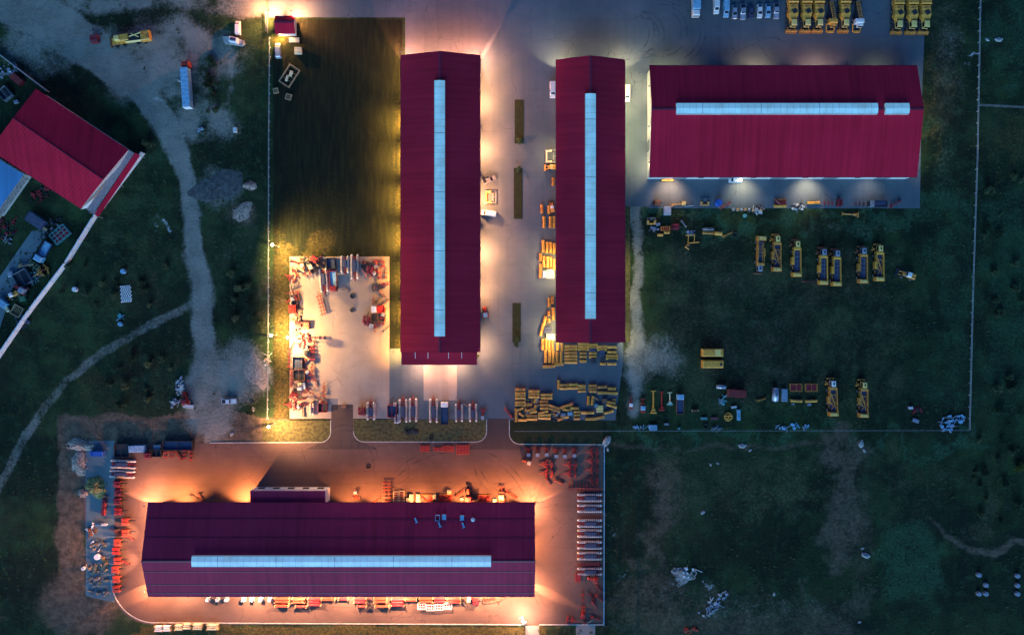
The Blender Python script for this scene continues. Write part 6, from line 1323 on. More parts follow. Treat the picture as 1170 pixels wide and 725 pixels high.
for (k, px, py, a, ar, lab, cat, s_) in (('cultivator', 172, 519, 0, ('darkred', 'dark'), 'dark red cultivator right of the blue-grey container', 'cultivator', .85), ('crate', 181, 510, 0, ('silver', 2.4, 1.4, .8), 'silver crate behind the dark red cultivator row', 'crate', 1), ('ladder_harrow', 190.5, 518.5, 0, (3.0, 1.0, 'red'), 'red harrow, first of three at the yard top', 'harrow', 1), ('ladder_harrow', 197.5, 518, 0, (3.0, 1.2, 'darkred'), 'dark harrow, second of three at the yard top', 'harrow', 1), ('small_plough', 204.5, 520, 0, ('red', 0), 'bright red plough among the harrows at the yard top', 'plough', 1), ('ladder_harrow', 212, 518, 0, (3.8, .9, 'darkred'), 'dark harrow, third of three at the yard top', 'harrow', 1), ('ladder_harrow', 219, 519, 0, (4.2, .6, 'red'), 'thin red harrow closing the row at the yard top', 'harrow', 1),
    ('dark_bin', 205, 508, 0, ('navy', 3.0, 10.0, 'dark'), 'long dark covered stack behind the harrows at the yard top', 'stack', 1), ('dark_bin', 181, 516.5, 0, ('dark', 2.4, 3.0, 'dark'), 'small black skip between cultivator and harrows', 'skip', 1), ('car', 112.8, 517, 90, ('blue', 'van'), 'blue van beside the gravel heap', 'van', 1.0), ('container', 120.2, 578, -5, ('darkred', 5.6, 1.1, 1.0, 'red'), 'faded red narrow container on the side yard', 'container', 1), ('tank', 117, 598, 0, ('silver', 4.0, .45), 'thin pale tank lying on the side yard', 'tank', 1), ('tank', 107, 598.5, 80, ('white', 1.2, .4), 'tiny white tank at the end of the thin one', 'tank', 1),
    ('drum', 113.2, 634.5, 0, ('white', 1.0, 1.4), 'white barrel on the side yard', 'barrel', 1), ('drum', 97, 648, 0, ('white', .6, 1.2), 'small white barrel at the side yard edge', 'barrel', 1), ('debris', 112, 622, 0, ('wood', 16, 2.6, 1.6, 21, 'white'), 'scrap timber above the white barrel', 'scrap', 1), ('debris', 106, 607, 0, ('rust', 12, 1.8, 1.4, 22, 'white'), 'rusty scrap below the thin tank', 'scrap', 1), ('debris', 110, 650, 0, ('wood', 18, 4.0, 1.6, 23, 'wood'), 'timber scrap below the white barrel', 'scrap', 1), ('debris', 112, 664, 0, ('wood', 18, 4.0, 1.6, 24, 'grey'), 'timber scrap at the lower side yard', 'scrap', 1), ('debris', 122, 641, 0, ('ochre', 10, 1.6, 2.0, 25, 'wood'), 'brown scrap left of the cultivator column', 'scrap', 1), ('debris', 112, 677, 0, ('grey', 14, 3.4, 1.2, 26, 'wood'), 'grey scrap at the foot of the side yard', 'scrap', 1),
    ('heap', 110, 556, 0, ('sulphur', 3.8, 3.4, 1.2, 5), 'yellow-grey grit heap on the side yard', 'heap', 1), ('heap', 90.5, 529, 10, ('tanrubble', 2.8, 3.8, .8, 6), 'pale rubble heap beside the side yard', 'heap', 1), ('heap', 95, 563, 0, ('tanrubble', 1.5, 1.6, .9, 7), 'small tan heap between rubble and grit', 'heap', 1), ('heap', 92, 508, 0, ('tanrubble', 4.4, 2.2, .8, 9), 'low earth heap above the pale rubble', 'heap', 1)):
    P(k, px, py, a, lab, cat, None, args=ar, s=s_)
# strip under the plum hall
for i, px in enumerate((238.6, 249.6, 259.5, 279, 288.6, 299, 309)): P('post', px, 683.6, 0, 'white block post under the plum hall eave, %s from the left' % ORD[i], 'block post', 'white block posts under the eave', args=('white', .95, 1.5))
g = 'stacks of steel parts under the plum hall eave'
for i, (px, py, L, c, n) in enumerate(((323, 684, 5.2, 'orange', 2), (322.8, 690.5, 4.8, 'orange', 1), (342, 684.5, 4.6, 'orange', 2), (345, 691, 4.0, 'red', 1), (360, 686, 4.6, 'darkred', 3), (376, 683, 4.8, 'orange', 1), (393, 682.6, 3.6, 'darkred', 1), (412, 684.5, 4.4, 'darkred', 2), (414, 691, 3.4, 'red', 1), (435, 684, 4.6, 'orange', 2), (437, 691, 5.0, 'orange', 1), (455, 686.5, 4.6, 'darkred', 3), (470, 683.5, 4.0, 'orange', 1), (487, 684, 4.8, 'orange', 2), (503, 684, 4.4, 'darkred', 2), (519, 684.5, 4.6, 'red', 2))):
    P('part_stack', px, py, 0, '%s stack under the plum hall eave, %s from the left' % ({'orange': 'orange', 'red': 'red', 'darkred': 'dark red'}[c], ORD[i]), 'stack', g, args=(c, L, .9 * n, 'wood', n))
for i, (px, py) in enumerate(((482, 691), (492, 692.5), (502, 692), (512, 691))): P('grid_frame', px, py, 0, 'white rack in front of the red stacks, %s from the left' % ORD[i], 'rack', 'white racks in front of the stacks', args=('white', 3, 2, 2.6, 1.9, .9))
for (k, px, py, a, ar, lab, cat, s_) in (('cultivator', 544.5, 685, 0, ('darkred', 'dark'), 'dark red cultivator right of the stacks under the plum eave', 'cultivator', .8), ('grid_frame', 559, 683.5, 8, ('rust', 4, 1, 4.0, 1.2, .9), 'rusty rack near the right end of the plum hall', 'rack', 1), ('crate', 536, 683.5, 0, ('cream', 1.3, 1.6, .9), 'pale crate left of the dark red cultivator under the eave', 'crate', 1), ('small_plough', 572, 683.5, 80, ('rust', 0), 'rusty plough, last object under the plum eave', 'plough', .8), ('small_plough', 531, 689.5, 0, ('dark', 1), 'small dark plough below the pale crate', 'plough', .5),
    ('tow_arm', 597.5, 711.6 - 4, 30, ('grey', 2.4), 'grey drawbar lying by the bottom lamp post', 'drawbar', 1)): P(k, px, py, a, lab, cat, None, args=ar, s=s_)
for i, (px, py, c, L) in enumerate(((183, 716.3, 'white', 3), (192, 716, 'white', 3), (206, 715, 'cream', 3), (215, 713.6, 'cream', 3), (227, 714, 'cream', 3.4), (244, 714.5, 'cream', 4))): P('part_stack', px, py, 0, 'pale pallet stack on the bottom kerb, %s from the left' % ORD[i], 'pallet stack', 'pale pallet stacks on the bottom kerb', args=(c, L, 2.0, 'wood', 3), z=.03)
# strip below the crimson hall
for (k, px, py, a, ar, lab, cat, s_) in (('header', 762, 205.8, 0, ('yellow', 4.0, 1), 'yellow header lying against the crimson hall wall', 'header', 1), ('car', 839, 206.5, 90, ('white', 'van'), 'white van under the lower eave of the crimson hall', 'van', .85), ('cultivator', 751, 232.5, 0, ('rust', 'dark'), 'rusty cultivator at the left end of the apron', 'cultivator', .8), ('container', 761.5, 241.5, 0, ('silver', 2.8, 2.4, 1.6, 'white'), 'short white-blue container on the grass edge', 'container', 1), ('small_plough', 773, 234, 60, ('yellow', 0), 'yellow plough right of the short container', 'plough', 1), ('crate', 780.8, 232.6, 0, ('paleyellow', 1.3, 1.3, .9), 'small yellow crate at the first lit pool', 'crate', 1), ('small_plough', 787, 235.5, 60, ('steel', 1), 'steel plough right of the small yellow crate', 'plough', .8),
    ('tool_frame', 805, 231.5, 90, ('ochre', 2.4, 2.6), 'yellow-brown rotor frame left of the blue barrel', 'machine', 1), ('drum', 820, 232.3, 0, ('blue', 1.15, 1.8), 'big blue barrel on the apron edge', 'barrel', 1), ('small_plough', 829, 234.8, 80, ('orange', 0), 'orange plough right of the blue barrel', 'plough', 1.1), ('header', 890.5, 235.6, 0, ('yellow', 4.0, 0), 'yellow header under a dark red frame on the apron edge', 'header', 1), ('v_frame', 891, 231.5, 0, ('darkred',), 'dark red frame above the yellow header', 'frame', .9), ('header', 928.5, 231.8, 2, ('yellow', 4.0, 2), 'yellow header at the third lit pool', 'header', 1.0), ('ladder_harrow', 945, 232.5, 88, (3.8, 1.0, 'darkred'), 'dark red harrow right of the third lit pool', 'harrow', 1), ('cultivator', 957.5, 231, 90, ('darkred', 'dark'), 'dark cultivator at the end of the red line of implements', 'cultivator', .75),
    ('ladder_harrow', 983, 233.5, 90, (5.4, 1.0, 'dark'), 'dark harrow, left of the last pair on the apron', 'harrow', 1), ('flatbed_truck', 1001, 233.4, 90, ('grey', 'navy', 'dark', 7.0), 'dark flatbed lorry near the apron end', 'lorry', .9), ('small_plough', 1022, 233, 80, ('darkred', 0), 'dark red plough at the apron corner', 'plough', 1.2), ('tow_arm', 971, 245, 86, ('ochre', 7.0), 'thin yellow bar on the grass below the apron', 'bar', .8), ('drum', 850.5, 246.6, 0, ('teal', .6, .9), 'small teal barrel on the grass', 'barrel', 1)): P(k, px, py, a, lab, cat, None, args=ar, s=s_)
for i in range(8): P('post', 837.5 + i * 4.6, 239.3 + (i % 2) * .5 + (i > 4) * .8, 12 * i, 'short post in the line on the apron edge, %s from the left' % ORD[i], 'post', 'short posts on the apron edge', args=('ochre' if i % 2 else 'steel', .6, .9))
for px, py, sd, lab in ((865, 240.5, 41, 'pale scrap at the end of the short posts'), (912, 236.5, 42, 'scrap between the two apron headers')): P('debris', px, py, 0, lab, 'scrap', args=('chalk', 16, 2.4, 1.3, sd, 'dark'))
# meadow odds and ends
for (k, px, py, a, ar, lab, cat, s_) in (('tool_frame', 744, 253, 90, ('yellow', 2.4, 2.6), 'yellow rotor frame at the path side of the meadow', 'machine', 1), ('crate', 751.5, 256.3, 10, ('silver', 1.3, .9, .8), 'silver crate right of that rotor frame', 'crate', 1), ('debris', 747, 262, 0, ('silver', 10, 1.6, .8, 51, 'dark'), 'silver scrap below the path-side rotor frame', 'scrap', 1), ('grid_frame', 759.8, 261.3, 4, ('ochre', 4, 1, 3.0, 1.3, .7), 'brown rack near the path', 'rack', 1), ('header', 754, 268.5, 0, ('yellow', 2.0, 0), 'short yellow header near the path', 'header', .9), ('header', 761.5, 265.6, 0, ('yellow', 2.0, 1), 'short yellow header below the brown rack', 'header', .9), ('cultivator', 772, 259.5, 0, ('darkred', 'dark'), 'dull red cultivator in the meadow edge', 'cultivator', .75), ('small_plough', 781, 256.5, 0, ('steel', 1), 'steel plough in the meadow edge', 'plough', .8),
    ('debris', 789, 266, 0, ('silver', 8, 1.3, .7, 52, 'grey'), 'grey scrap above the yellow pipe frame', 'scrap', 1), ('pipe_frame', 790.5, 275, 0, (), 'bare yellow pipe frame standing in the meadow', 'frame', .9), ('tank', 808.5, 262, 0, ('grey', 3.4, .5), 'grey tank lying in the meadow', 'tank', 1), ('header', 808.5, 266, -2, ('ochre', 4.0, 2), 'dull header below the grey tank', 'header', .9), ('header', 820, 266.8, -6, ('yellow', 2.0, 0), 'bright short header in the meadow line', 'header', 1.25), ('small_plough', 831, 268, 80, ('ochre', 0), 'dull yellow plough right of the bright short header', 'plough', .9), ('tyre', 839, 268, 0, (), 'ring at the end of the meadow line', 'ring', .9),
    ('yellow_container', 812.5, 402.4, 0, (0,), 'yellow container with a pale hatch, upper of the meadow pair', 'container', 1), ('yellow_container', 812.7, 415.3, 0, (1,), 'yellow container with one dark hole, lower of the meadow pair', 'container', 1), ('trailed_sprayer', 720.6, 460.5, 0, ('orange', 'white'), 'orange and white sprayer, first of the upright row by the path', 'sprayer', .82), ('trailed_sprayer', 734, 463.5, 0, ('orange', 'lightblue'), 'orange sprayer with blue tank, second of the upright row', 'sprayer', 1.05), ('tow_arm', 746.2, 459, 0, ('yellow', 7.6), 'yellow forked drawbar in the upright row', 'drawbar', 1), ('tow_arm', 755.8, 458, 0, ('red', 6.6), 'red forked drawbar in the upright row', 'drawbar', .95),
    ('tow_arm', 765, 455, 0, ('cream', 4.6), 'small cream drawbar with teal base in the upright row', 'drawbar', .9), ('drum', 765.2, 460.4, 0, ('teal', .75, .8), 'teal drum at the foot of the cream drawbar', 'barrel', 1), ('flatbed_truck', 776, 461, 0, ('lightblue', 'navy', 'rust', 6.9), 'small lorry with blue cab and orange-edged bed', 'lorry', 1), ('part_stack', 793.5, 468.3, 3, ('rust', 2.6, .9, 'wood', 1), 'rusty pallet stack in the lower meadow', 'pallet stack', .9), ('tank', 823, 441.3, -3, ('silver', 2.8, .7), 'silver-white tank left of the red container', 'tank', 1), ('container', 840, 448.5, 86, ('darkred', 6.0, 2.5, 2.2, 'rust'), 'dull red container lying in the lower meadow', 'container', 1),
    ('debris', 827, 456, 0, ('teal', 12, 1.6, 1.6, 53, 'silver'), 'teal scrap below the silver-white tank', 'scrap', 1), ('crate', 838, 464.5, 8, ('white', 1.9, .7, .6), 'flat white crate below the dull red container', 'crate', 1), ('round_machine', 831.6, 475.6, 0, (), 'round yellow feeder ring with crossbars', 'feeder', 1.05), ('container', 843.3, 473.5, 0, ('lightblue', 3.6, 1.1, .8, 'teal'), 'narrow light blue container beside the feeder ring', 'container', 1), ('crate', 804, 477.4, 0, ('teal', 2.2, .8, .5), 'low teal crate at the lower meadow edge', 'crate', 1), ('crate', 816, 477.4, 0, ('darkred', 2.4, .8, .4), 'low dark red crate at the lower meadow edge', 'crate', 1), ('tyre', 806, 486.3, 0, (), 'dark tyre in the lower meadow', 'tyre', .85),
    ('debris', 818, 489, 0, ('grey', 8, 1.6, .5, 54, 'grey'), 'grey scrap beside the low fence', 'scrap', 1), ('crate', 761, 484, 0, ('silver', 1.5, .7, .5), 'low silver crate by the low fence', 'crate', 1), ('debris', 733.5, 488, 0, ('lightblue', 8, 3.2, .4, 55, 'silver'), 'pale blue pipes by the low fence', 'pipes', 1), ('container', 745.8, 487.8, 0, ('lightblue', 1.8, 2.6, .9, 'silver'), 'small light blue container at the low fence', 'container', 1), ('drum', 775.5, 489, 0, ('teal', .4, .8), 'tiny teal barrel at the low fence', 'barrel', 1),
    ('small_plough', 869.6, 456, 70, ('ochre', 0), 'yellow-brown plough left of the white oval tank', 'plough', .8), ('tank', 884.3, 450, 88, ('silver', 4.2, 1.1), 'white oval tank in the lower meadow', 'tank', 1), ('container', 895, 451, 0, ('silver', 4.2, 1.9, 1.2, 'lightblue'), 'silver container right of the oval tank', 'container', 1), ('grid_frame', 908.5, 442.3, 0, ('ochre', 2, 1, 4.0, 2.5, .8), 'yellow rack, left of the pair in the lower meadow', 'rack', 1), ('grid_frame', 926, 442.3, 0, ('ochre', 2, 1, 4.0, 2.5, .8), 'yellow rack, right of the pair in the lower meadow', 'rack', 1), ('header', 909, 457.3, -3, ('yellow', 4.0, 1), 'yellow header below the left rack', 'header', .95), ('header', 926, 457.5, 2, ('yellow', 4.0, 0), 'yellow header below the right rack', 'header', .95), ('crate', 905.5, 461, 0, ('silver', 1.0, .6, .5), 'tiny silver crate under the left header', 'crate', 1), ('crate', 924, 461.5, 0, ('silver', 1.2, .9, .5), 'tiny silver crate under the right header', 'crate', 1),
    ('debris', 905, 487.3, 0, ('lightblue', 16, 6.0, 1.0, 56, 'silver'), 'pale boards lying by the low fence', 'boards', 1), ('crate', 1039.5, 465.4, 0, ('white', 1.4, .9, .6), 'small white crate near the red scrap', 'crate', 1), ('debris', 1047, 468, 0, ('darkred', 8, 1.8, .8, 57, 'dark'), 'dark red scrap in the meadow corner', 'scrap', 1), ('crate', 1045.5, 480, -20, ('silver', 2.2, 1.2, .4), 'tilted silver crate in the meadow corner', 'crate', 1), ('debris', 1085, 484, 0, ('lightblue', 24, 3.4, 3.0, 58, 'silver'), 'pale scrap heap in the corner of the meadow fence', 'scrap', 1), ('debris', 1097, 478, 0, ('lightblue', 10, 2.2, 1.2, 59, 'silver'), 'pale scrap beside the heap at the fence', 'scrap', 1),
    ('ladder_harrow', 925, 322, 88, (3.8, .4, 'dark'), 'dark bar on the grass left of a meadow harvester', 'bar', 1)): P(k, px, py, a, lab, cat, None, args=ar, s=s_)
# boulders and barrels on the fields
for i, (px, py, r_, lab) in enumerate(((848, 509, 1.5, 'pale boulder left of a smaller stone by the field track'), (857, 514, .7, 'small stone right of the pale boulder by the field track'), (984, 506.5, 1.6, 'pale boulder at the head of the vertical bare strip'), (987.5, 514.5, .8, 'small stone below the boulder at the bare strip'), (989, 634, 1.7, 'cream boulder at the foot of the bare strip'), (985.5, 626, .7, 'small stone above the cream boulder'), (693, 503.5, 2.2, 'pale boulder outside the corner of the lower yard'), (694.5, 513, .8, 'small stone below the boulder at the yard corner'), (1128, 45.5, .9, 'white stone, left of two beyond the pale fence'), (1141, 45.5, 1.5, 'white stone, right of two beyond the pale fence'),
    (803, 585, 1.0, 'pinkish stone out in the lower field'), (884.5, 678, .8, 'white stone in the lower right field'), (812, 530.5, .6, 'tiny white stone in the upper lower field'), (820, 529, .6, 'tiny white stone beside another in the field'), (982, 710, .7, 'white stone at the bottom of the bare soil'), (265, 495.5, .9, 'pale stone by the turning place'), (289.5, 467, .9, 'pale stone at the right of the turning place'), (205, 92, .9, 'pale stone left of the trailer'))):
    P('boulder', px, py, 40 * i, lab, 'stone', args=(1.0, i % 3, 'stone'), s=r_ * .75, z=.0)
for i, (px, py) in enumerate(((1117, 655.5), (1125, 667), (1117, 677), (1125, 677), (1161, 656.5), (1161, 667.5), (1161, 677))): P('drum', px, py, 0, 'blue-white barrel in the lower right grass, ' + ('top of the left cluster', 'middle of the left cluster', 'bottom left of the left cluster', 'bottom right of the left cluster', 'top of the right column', 'middle of the right column', 'bottom of the right column')[i], 'barrel', 'barrels in the lower right grass', args=('silver', .75, 1.1), z=0)
for (k, px, py, a, ar, lab, cat, s_) in (('tarp', 143.5, 335.5, 5, (), 'white sacks laid out in rows on the left meadow', 'sacks', 1), ('drum', 142, 310, 0, ('lightblue', .8, 1.2), 'pale barrel above the white sacks', 'barrel', 1), ('drum', 87, 330.5, 0, ('white', .8, 1.2), 'white barrel alone near the boundary wall', 'barrel', 1), ('debris', 138, 361, 0, ('teal', 6, 1.0, 1.0, 61, 'lightblue'), 'teal scrap below the white sacks', 'scrap', 1), ('drum', 138.5, 370, 0, ('lightblue', .7, 1.0), 'pale barrel below the teal scrap', 'barrel', 1), ('tractor', 214, 456, 10, ('red', 'darkred'), 'red tractor amid the scrap by the dirt road', 'tractor', 1.15), ('crate', 216, 463.5, -6, ('white', 3.6, 1.2, .6), 'white slab just below the red tractor', 'slab', 1), ('debris', 206, 441, 0, ('chalk', 16, 1.4, 3.6, 62, 'silver'), 'pale scrap above the red tractor', 'scrap', 1), ('debris', 200, 460, 0, ('silver', 12, 1.6, 1.6, 63, 'chalk'), 'silver scrap left of the red tractor', 'scrap', 1),
    ('heap', 292, 424, 12, ('tanrubble', 3.6, 6.4, .2, 12), 'low pale rubble heap against the field fence', 'heap', 1), ('heap', 286, 212, 0, ('tanrubble', 2.2, 1.6, .8, 13), 'tan heap at the tip of the grey bank', 'heap', 1), ('heap', 250, 213, 10, ('grit', 9.0, 5.5, .25, 14), 'big grey gravel bank beside the dirt road', 'heap', 1), ('heap', 277, 242, 30, ('tanrubble', 4.0, 2.6, .3, 15), 'tan rubble heap below the grey bank', 'heap', 1), ('heap', 779, 655, -20, ('stone', 3.4, 1.8, .4, 16), 'pale ash heap with streaks on the lower field', 'heap', 1), ('debris', 785, 655, 20, ('tanrubble', 22, 4.4, 2.6, 64, 'white'), 'pinkish scrap on the ash heap', 'scrap', 1), ('debris', 815, 690, 40, ('silver', 26, 6.5, 2.2, 65, 'chalk'), 'pale boards scattered on the lower field', 'boards', 1), ('debris', 788, 719, 10, ('orange', 12, 3.0, 1.0, 66, 'rust'), 'orange scrap at the bottom of the field', 'scrap', 1),
    ('debris', 229, 148, 0, ('silver', 5, .9, .9, 67, 'lightblue'), 'silver scrap at the track end', 'scrap', 1), ('debris', 306, 411, 80, ('chalk', 8, 2.4, .8, 68, 'wood'), 'scrap strewn along the field fence', 'scrap', 1), ('drum', 289, 467.5 - 9, 0, ('dark', .5, .8), 'dark drum near the right of the turning place', 'barrel', 1)): P(k, px, py, a, lab, cat, None, args=ar, s=s_, z=.0)
# fenced compound at the left
cl = [('flatbed_truck', 53, 288, 150, ('lightblue', 'lightblue', 'navy', 6.4), 'light blue lorry with a dark gap in the compound', 'lorry', 1.15), ('container', 44, 252.5, 55, ('navy', 6.4, 3.4, 2.0, 'grey'), 'dark blue container right of the compound path', 'container', 1), ('container', 47, 258, 57, ('wood', 5.8, 1.0, .8, 'wood'), 'narrow tan stack along the dark blue container', 'stack', 1), ('grid_frame', 70, 268, 40, ('teal', 4, 3, 6.0, 4.0, 1.0), 'dull teal rack near the boundary wall', 'rack', 1), ('small_plough', 33, 303, 60, ('wood', 1), 'brown plough left of the green implements', 'plough', 1.3), ('ladder_harrow', 41, 303, 50, (4.6, 1.4, 'green'), 'green harrow below the light blue lorry', 'harrow', 1),
    ('cross_harrow', 51, 309, 30, ('ochre',), 'yellow-green harrow below the light blue lorry', 'harrow', 1.2), ('crate', 14, 313, 20, ('silver', 1.8, 1.6, 1.0), 'silver crate left in the compound', 'crate', 1), ('dark_bin', 28, 318, 30, ('dark', 5.0, 5.0, 'grey'), 'black skip in the middle of the compound', 'skip', 1), ('tractor', 29, 331, 60, ('darkred', 'silver'), 'red and silver tractor in the lower compound', 'tractor', 1.2), ('crate', 28, 341, 10, ('green', 2.0, 1.6, 1.0), 'green crate below the red and silver tractor', 'crate', 1), ('loader', 17, 337, 120, ('ochre',), 'yellow-brown loader in the lower compound', 'loader', .9), ('pallet_frame', 20, 355, 60, (3.6, 3.6, False, 'wood'), 'tan timber frame at the foot of the compound', 'timber frame', 1),
    ('container', 5, 346, 50, ('lightblue', 3.6, 2.0, 1.6, 'silver'), 'light blue container at the picture edge', 'container', 1), ('crate', 9, 352, 30, ('cream', 1.0, 2.6, .8), 'cream narrow crate at the foot of the compound', 'crate', 1), ('debris', 8, 261, 0, ('darkred', 22, 5.0, 4.0, 71, 'dark'), 'dark red scrap left of the compound path', 'scrap', 1), ('debris', 10, 275, 0, ('steel', 8, 1.6, 1.6, 72, 'dark'), 'grey scrap left of the compound path', 'scrap', 1), ('debris', 60, 262, 30, ('dark', 24, 5.0, 3.6, 73, 'grey'), 'dark scrap beside the teal rack', 'scrap', 1), ('debris', 36, 312, 30, ('grey', 20, 4.0, 3.6, 74, 'teal'), 'grey scrap beside the black skip', 'scrap', 1), ('debris', 48, 222, 30, ('darkred', 18, 4.5, 2.0, 75, 'dark'), 'scrap along the warehouse foot', 'scrap', 1),
    ('debris', 27, 366, 30, ('navy', 14, 2.6, 2.6, 76, 'grey'), 'dark scrap at the compound bottom', 'scrap', 1), ('debris', 10, 82, 30, ('grey', 20, 4.0, 2.6, 77, 'silver'), 'grey scrap behind the upper boundary wall', 'scrap', 1), ('container', 22, 92, 50, ('darkred', 4.2, 2.2, 1.6, 'rust'), 'rusty container behind the upper boundary wall', 'container', 1), ('crate', 12, 81, 20, ('silver', 1.0, 1.4, .8), 'silver crate behind the upper boundary wall', 'crate', 1), ('crate', 20, 117, 20, ('silver', 1.4, 1.0, .8), 'silver crate at the warehouse corner', 'crate', 1), ('dark_bin', 8, 108, 40, ('dark', 4.0, 3.4, 'grey'), 'black skip above the warehouse corner', 'skip', 1)]
for (k, px, py, a, ar, lab, cat, s_) in cl: P(k, px, py, a, lab, cat, None, args=ar, s=s_, z=.0)
# shrubs
M['shrub2'] = mat('yellow_green_leaves', (.22, .26, .04), .8, var=.4, scale=2)
sp = [(594.5, 162, 1.4, 'small shrub at the lower end of the first planting strip', 0), (592.5, 194, 1.2, 'small shrub at the head of the second planting strip', 0), (589.5, 388, 1.4, 'shrub at the foot of the third planting strip', 0), (590, 393.5, 1.0, 'lower shrub at the foot of the third planting strip', 0), (1162, 532, 2.0, 'bright yellow-green shrub near the picture edge', 1), (240, 96, 2.4, 'shrub right of the trailer', 0), (244, 75, 2.0, 'shrub between trailer and track', 0), (275, 330, 2.2, 'shrub left of the field fence, below the rubble', 0), (266, 312, 1.6, 'shrub above another left of the field fence', 0), (545.5, 406, .8, 'tiny shrub at the lower corner of the long hall', 0), (172, 165, 2.2, 'shrub behind the warehouse canopy', 0), (286, 470, 1.3, 'shrub beside the stone at the turning place', 0)]
rs = random.Random(5)
for i, (px, py, s_, lab, y) in enumerate(sp): P('shrub', px, py, i * 50, lab, 'shrub', None, args=(1.6, 2.2, 1 + i % 3, 'shrub2' if y else 'shrub'), s=s_ / 1.8, z=.1 if i < 4 else 0)
# further implements crowding the storage pad
rx_ = random.Random(21); KP = [('small_plough', 'plough', ('darkred', 0)), ('small_plough', 'plough', ('orange', 1)), ('ladder_harrow', 'harrow', (3.2, 1.0, 'darkred')), ('cross_harrow', 'harrow', ('darkred',)), ('trailed_sprayer', 'sprayer', ('darkred', 'silver')), ('cultivator', 'cultivator', ('darkred', 'dark')), ('ladder_harrow', 'harrow', (4.0, .7, 'rust')), ('small_plough', 'plough', ('dark', 1))]
CW = {'darkred': 'dark red', 'orange': 'orange', 'rust': 'rusty', 'dark': 'black'}
def crowd(spots_, where, grp):
    for i, (px, py) in enumerate(spots_):
        k, cat, ar = KP[(i * 3 + len(where)) % len(KP)]; cname = CW[[q for q in ar if isinstance(q, str)][0]]
        P(k, px, py, rx_.uniform(-40, 40) + (90 if i % 2 else 0), '%s %s, %s item %s' % (cname, cat, ORD[i], where), cat, grp, args=ar, s=rx_.uniform(.72, .95))
crowd([(334.5, 318), (335, 334), (342, 338), (334, 342), (343, 352), (336, 367), (343, 371), (334.5, 395)], 'down the upper left edge of the pad', 'crowd at the upper left edge of the pad')
crowd([(345, 394), (350, 411), (335, 420), (351, 424), (336, 442), (351, 436), (338, 452), (345, 456), (334, 462), (355, 448), (362, 438), (341, 465), (360, 456), (350, 446)], 'down the lower left edge of the pad', 'crowd at the lower left edge of the pad')
crowd([(344, 310), (352, 313), (361, 297), (366, 296), (374, 311), (414, 300), (417, 312), (427, 313), (431, 320), (441, 324)], 'along the upper edge of the pad', 'crowd at the upper edge of the pad')
crowd([(427, 346), (441, 346), (439, 358), (442, 375), (430, 376), (420, 364)], 'down the right edge of the pad', 'crowd at the right edge of the pad')
# low shrubs in the rough grass; those of one place look alike
for n_, (x0, y0, x1, y1), lab, grp, mm in ((22, (1122, 200, 1168, 470), 'low dark shrub in the rough grass beyond the pale meadow fence', 'shrubs beyond the pale fence', 'shrub'), (16, (1112, 500, 1168, 600), 'low shrub in the mottled grass above the winding trail', 'shrubs above the trail', 'shrub'), (14, (70, 300, 195, 350), 'low shrub on the meadow between wall and dirt road', 'shrubs on the left meadow', 'shrub'), (14, (110, 400, 200, 465), 'low shrub below the forking track', 'shrubs below the track', 'shrub'), (10, (236, 60, 250, 130), 'dark shrub in the tuft beside the dirt track', 'shrubs beside the dirt track', 'shrub'), (8, (262, 320, 300, 375), 'low shrub against the field fence', 'shrubs against the field fence', 'shrub')):
    for k in range(n_): P('shrub', rx_.uniform(x0, x1), rx_.uniform(y0, y1), k * 40, lab, 'shrub', grp, args=(1.6, 2.2, 1 + k % 3, mm), s=rx_.uniform(.4, 1.0), z=0)
# weeds: loose tufts over all unpaved ground, uncountable
nT = 26000; tx = np.random.uniform(-190, 190, nT); ty = np.random.uniform(-122, 122, nT)
px_ = tx / S + 585; py_ = 362.5 - ty / S
def samp(a): return a[np.clip(np.searchsorted(gy, ty), 0, len(gy) - 1), np.clip(np.searchsorted(gx, tx), 0, len(gx) - 1)]
cov = 1 - np.maximum(samp(dust), samp(soil) * .7); keep = (np.random.rand(nT) < cov ** 1.5 * .9)
def inr(x0, y0, x1, y1): return (px_ > x0) & (px_ < x1) & (py_ > y0) & (py_ < y1)
for r_ in ((300, -60, 1058, 21), (456, 0, 1056, 240), (456, 0, 722, 482), (444, 290, 722, 482), (330, 292, 460, 482), (95, 476, 690, 716), (714, 200, 722, 480)): keep &= ~inr(*r_)
keep &= ~inr(308, 20, 460, 300)
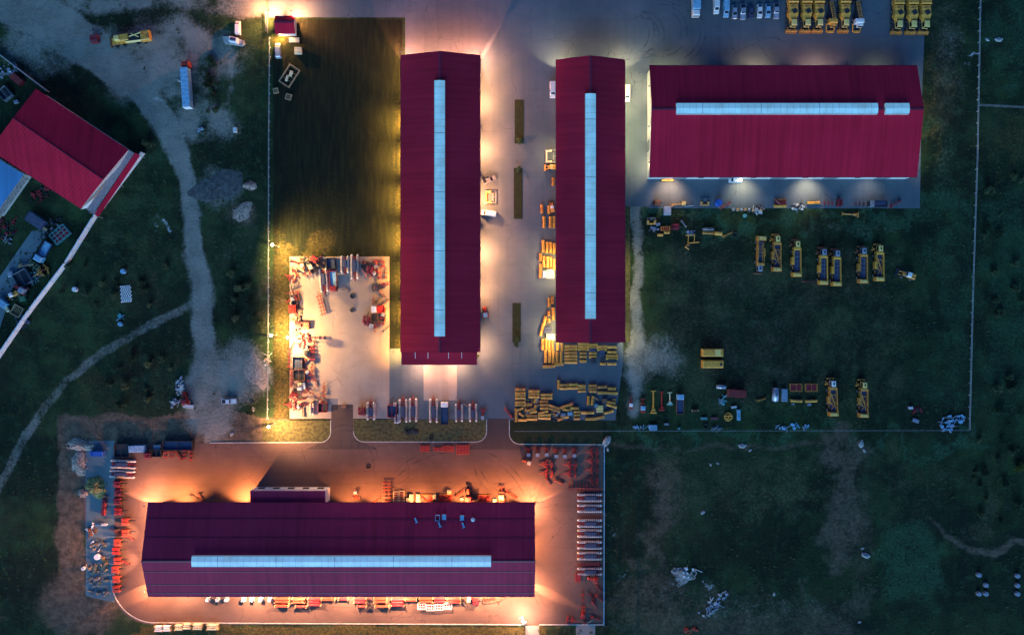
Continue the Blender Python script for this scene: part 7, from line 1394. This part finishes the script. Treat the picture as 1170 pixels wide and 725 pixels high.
# keep tufts out of the warehouse footprint
u_ = (px_ - 80) * .83 + (py_ - 170) * .55; v_ = -(px_ - 80) * .55 + (py_ - 170) * .83; keep &= ~((np.abs(u_) < 90) & (np.abs(v_) < 50))
nz_ = np.sin(px_ * .05 + 2 * np.sin(py_ * .04)) + np.sin(py_ * .07 + np.sin(px_ * .03)) ; keep &= (np.random.rand(nT) < np.clip(.55 + .35 * nz_, .08, 1))
tx, ty = tx[keep], ty[keep]; n = len(tx); print('tufts', n)
K = 6; ang = np.random.uniform(0, 6.283, (n, K)); ln = np.random.uniform(.2, .75, (n, 1)) * np.random.uniform(.6, 1.2, (n, K)); hz = np.random.uniform(.15, .5, (n, K)) * (.5 + ln)
c0 = np.stack([np.repeat(tx[:, None], K, 1), np.repeat(ty[:, None], K, 1), np.zeros((n, K))], -1)
dr_ = np.stack([np.cos(ang), np.sin(ang), 0 * ang], -1); pr_ = np.stack([-np.sin(ang), np.cos(ang), 0 * ang], -1)
v0 = c0 - pr_ * ln[..., None] * .28; v1 = c0 + pr_ * ln[..., None] * .28; v2 = c0 + dr_ * ln[..., None]; v2[..., 2] = hz
vv = np.stack([v0, v1, v2], 2).reshape(-1, 3)
me = bpy.data.meshes.new('weeds'); me.vertices.add(len(vv)); me.vertices.foreach_set('co', vv.ravel()); nf = len(vv) // 3
me.loops.add(nf * 3); me.loops.foreach_set('vertex_index', np.arange(nf * 3, dtype=np.int32)); me.polygons.add(nf); me.polygons.foreach_set('loop_start', (np.arange(nf) * 3).astype(np.int32)); me.polygons.foreach_set('loop_total', np.full(nf, 3, np.int32)); me.update(calc_edges=True)
def weed_mat():
    m, nn, b, v = start('weed_leaves'); f = noise(nn, v, .08, 6); g_ = noise(nn, v, 1.2, 3)
    c = mixc(nn, rng(nn, f, .35, .65), (.015, .034, .012), (.04, .07, .020)); c = mixc(nn, rng(nn, g_, .5, .75, 0, .7), c, (.07, .095, .035)); nn.links.new(c, b.inputs['Base Color']); b.inputs['Roughness'].default_value = .9; return m
me.materials.append(weed_mat()); o = bpy.data.objects.new('weeds', me); COL.objects.link(o); tag(o, 'rough weeds and grass tufts over the unpaved ground', 'weeds', kind='stuff')
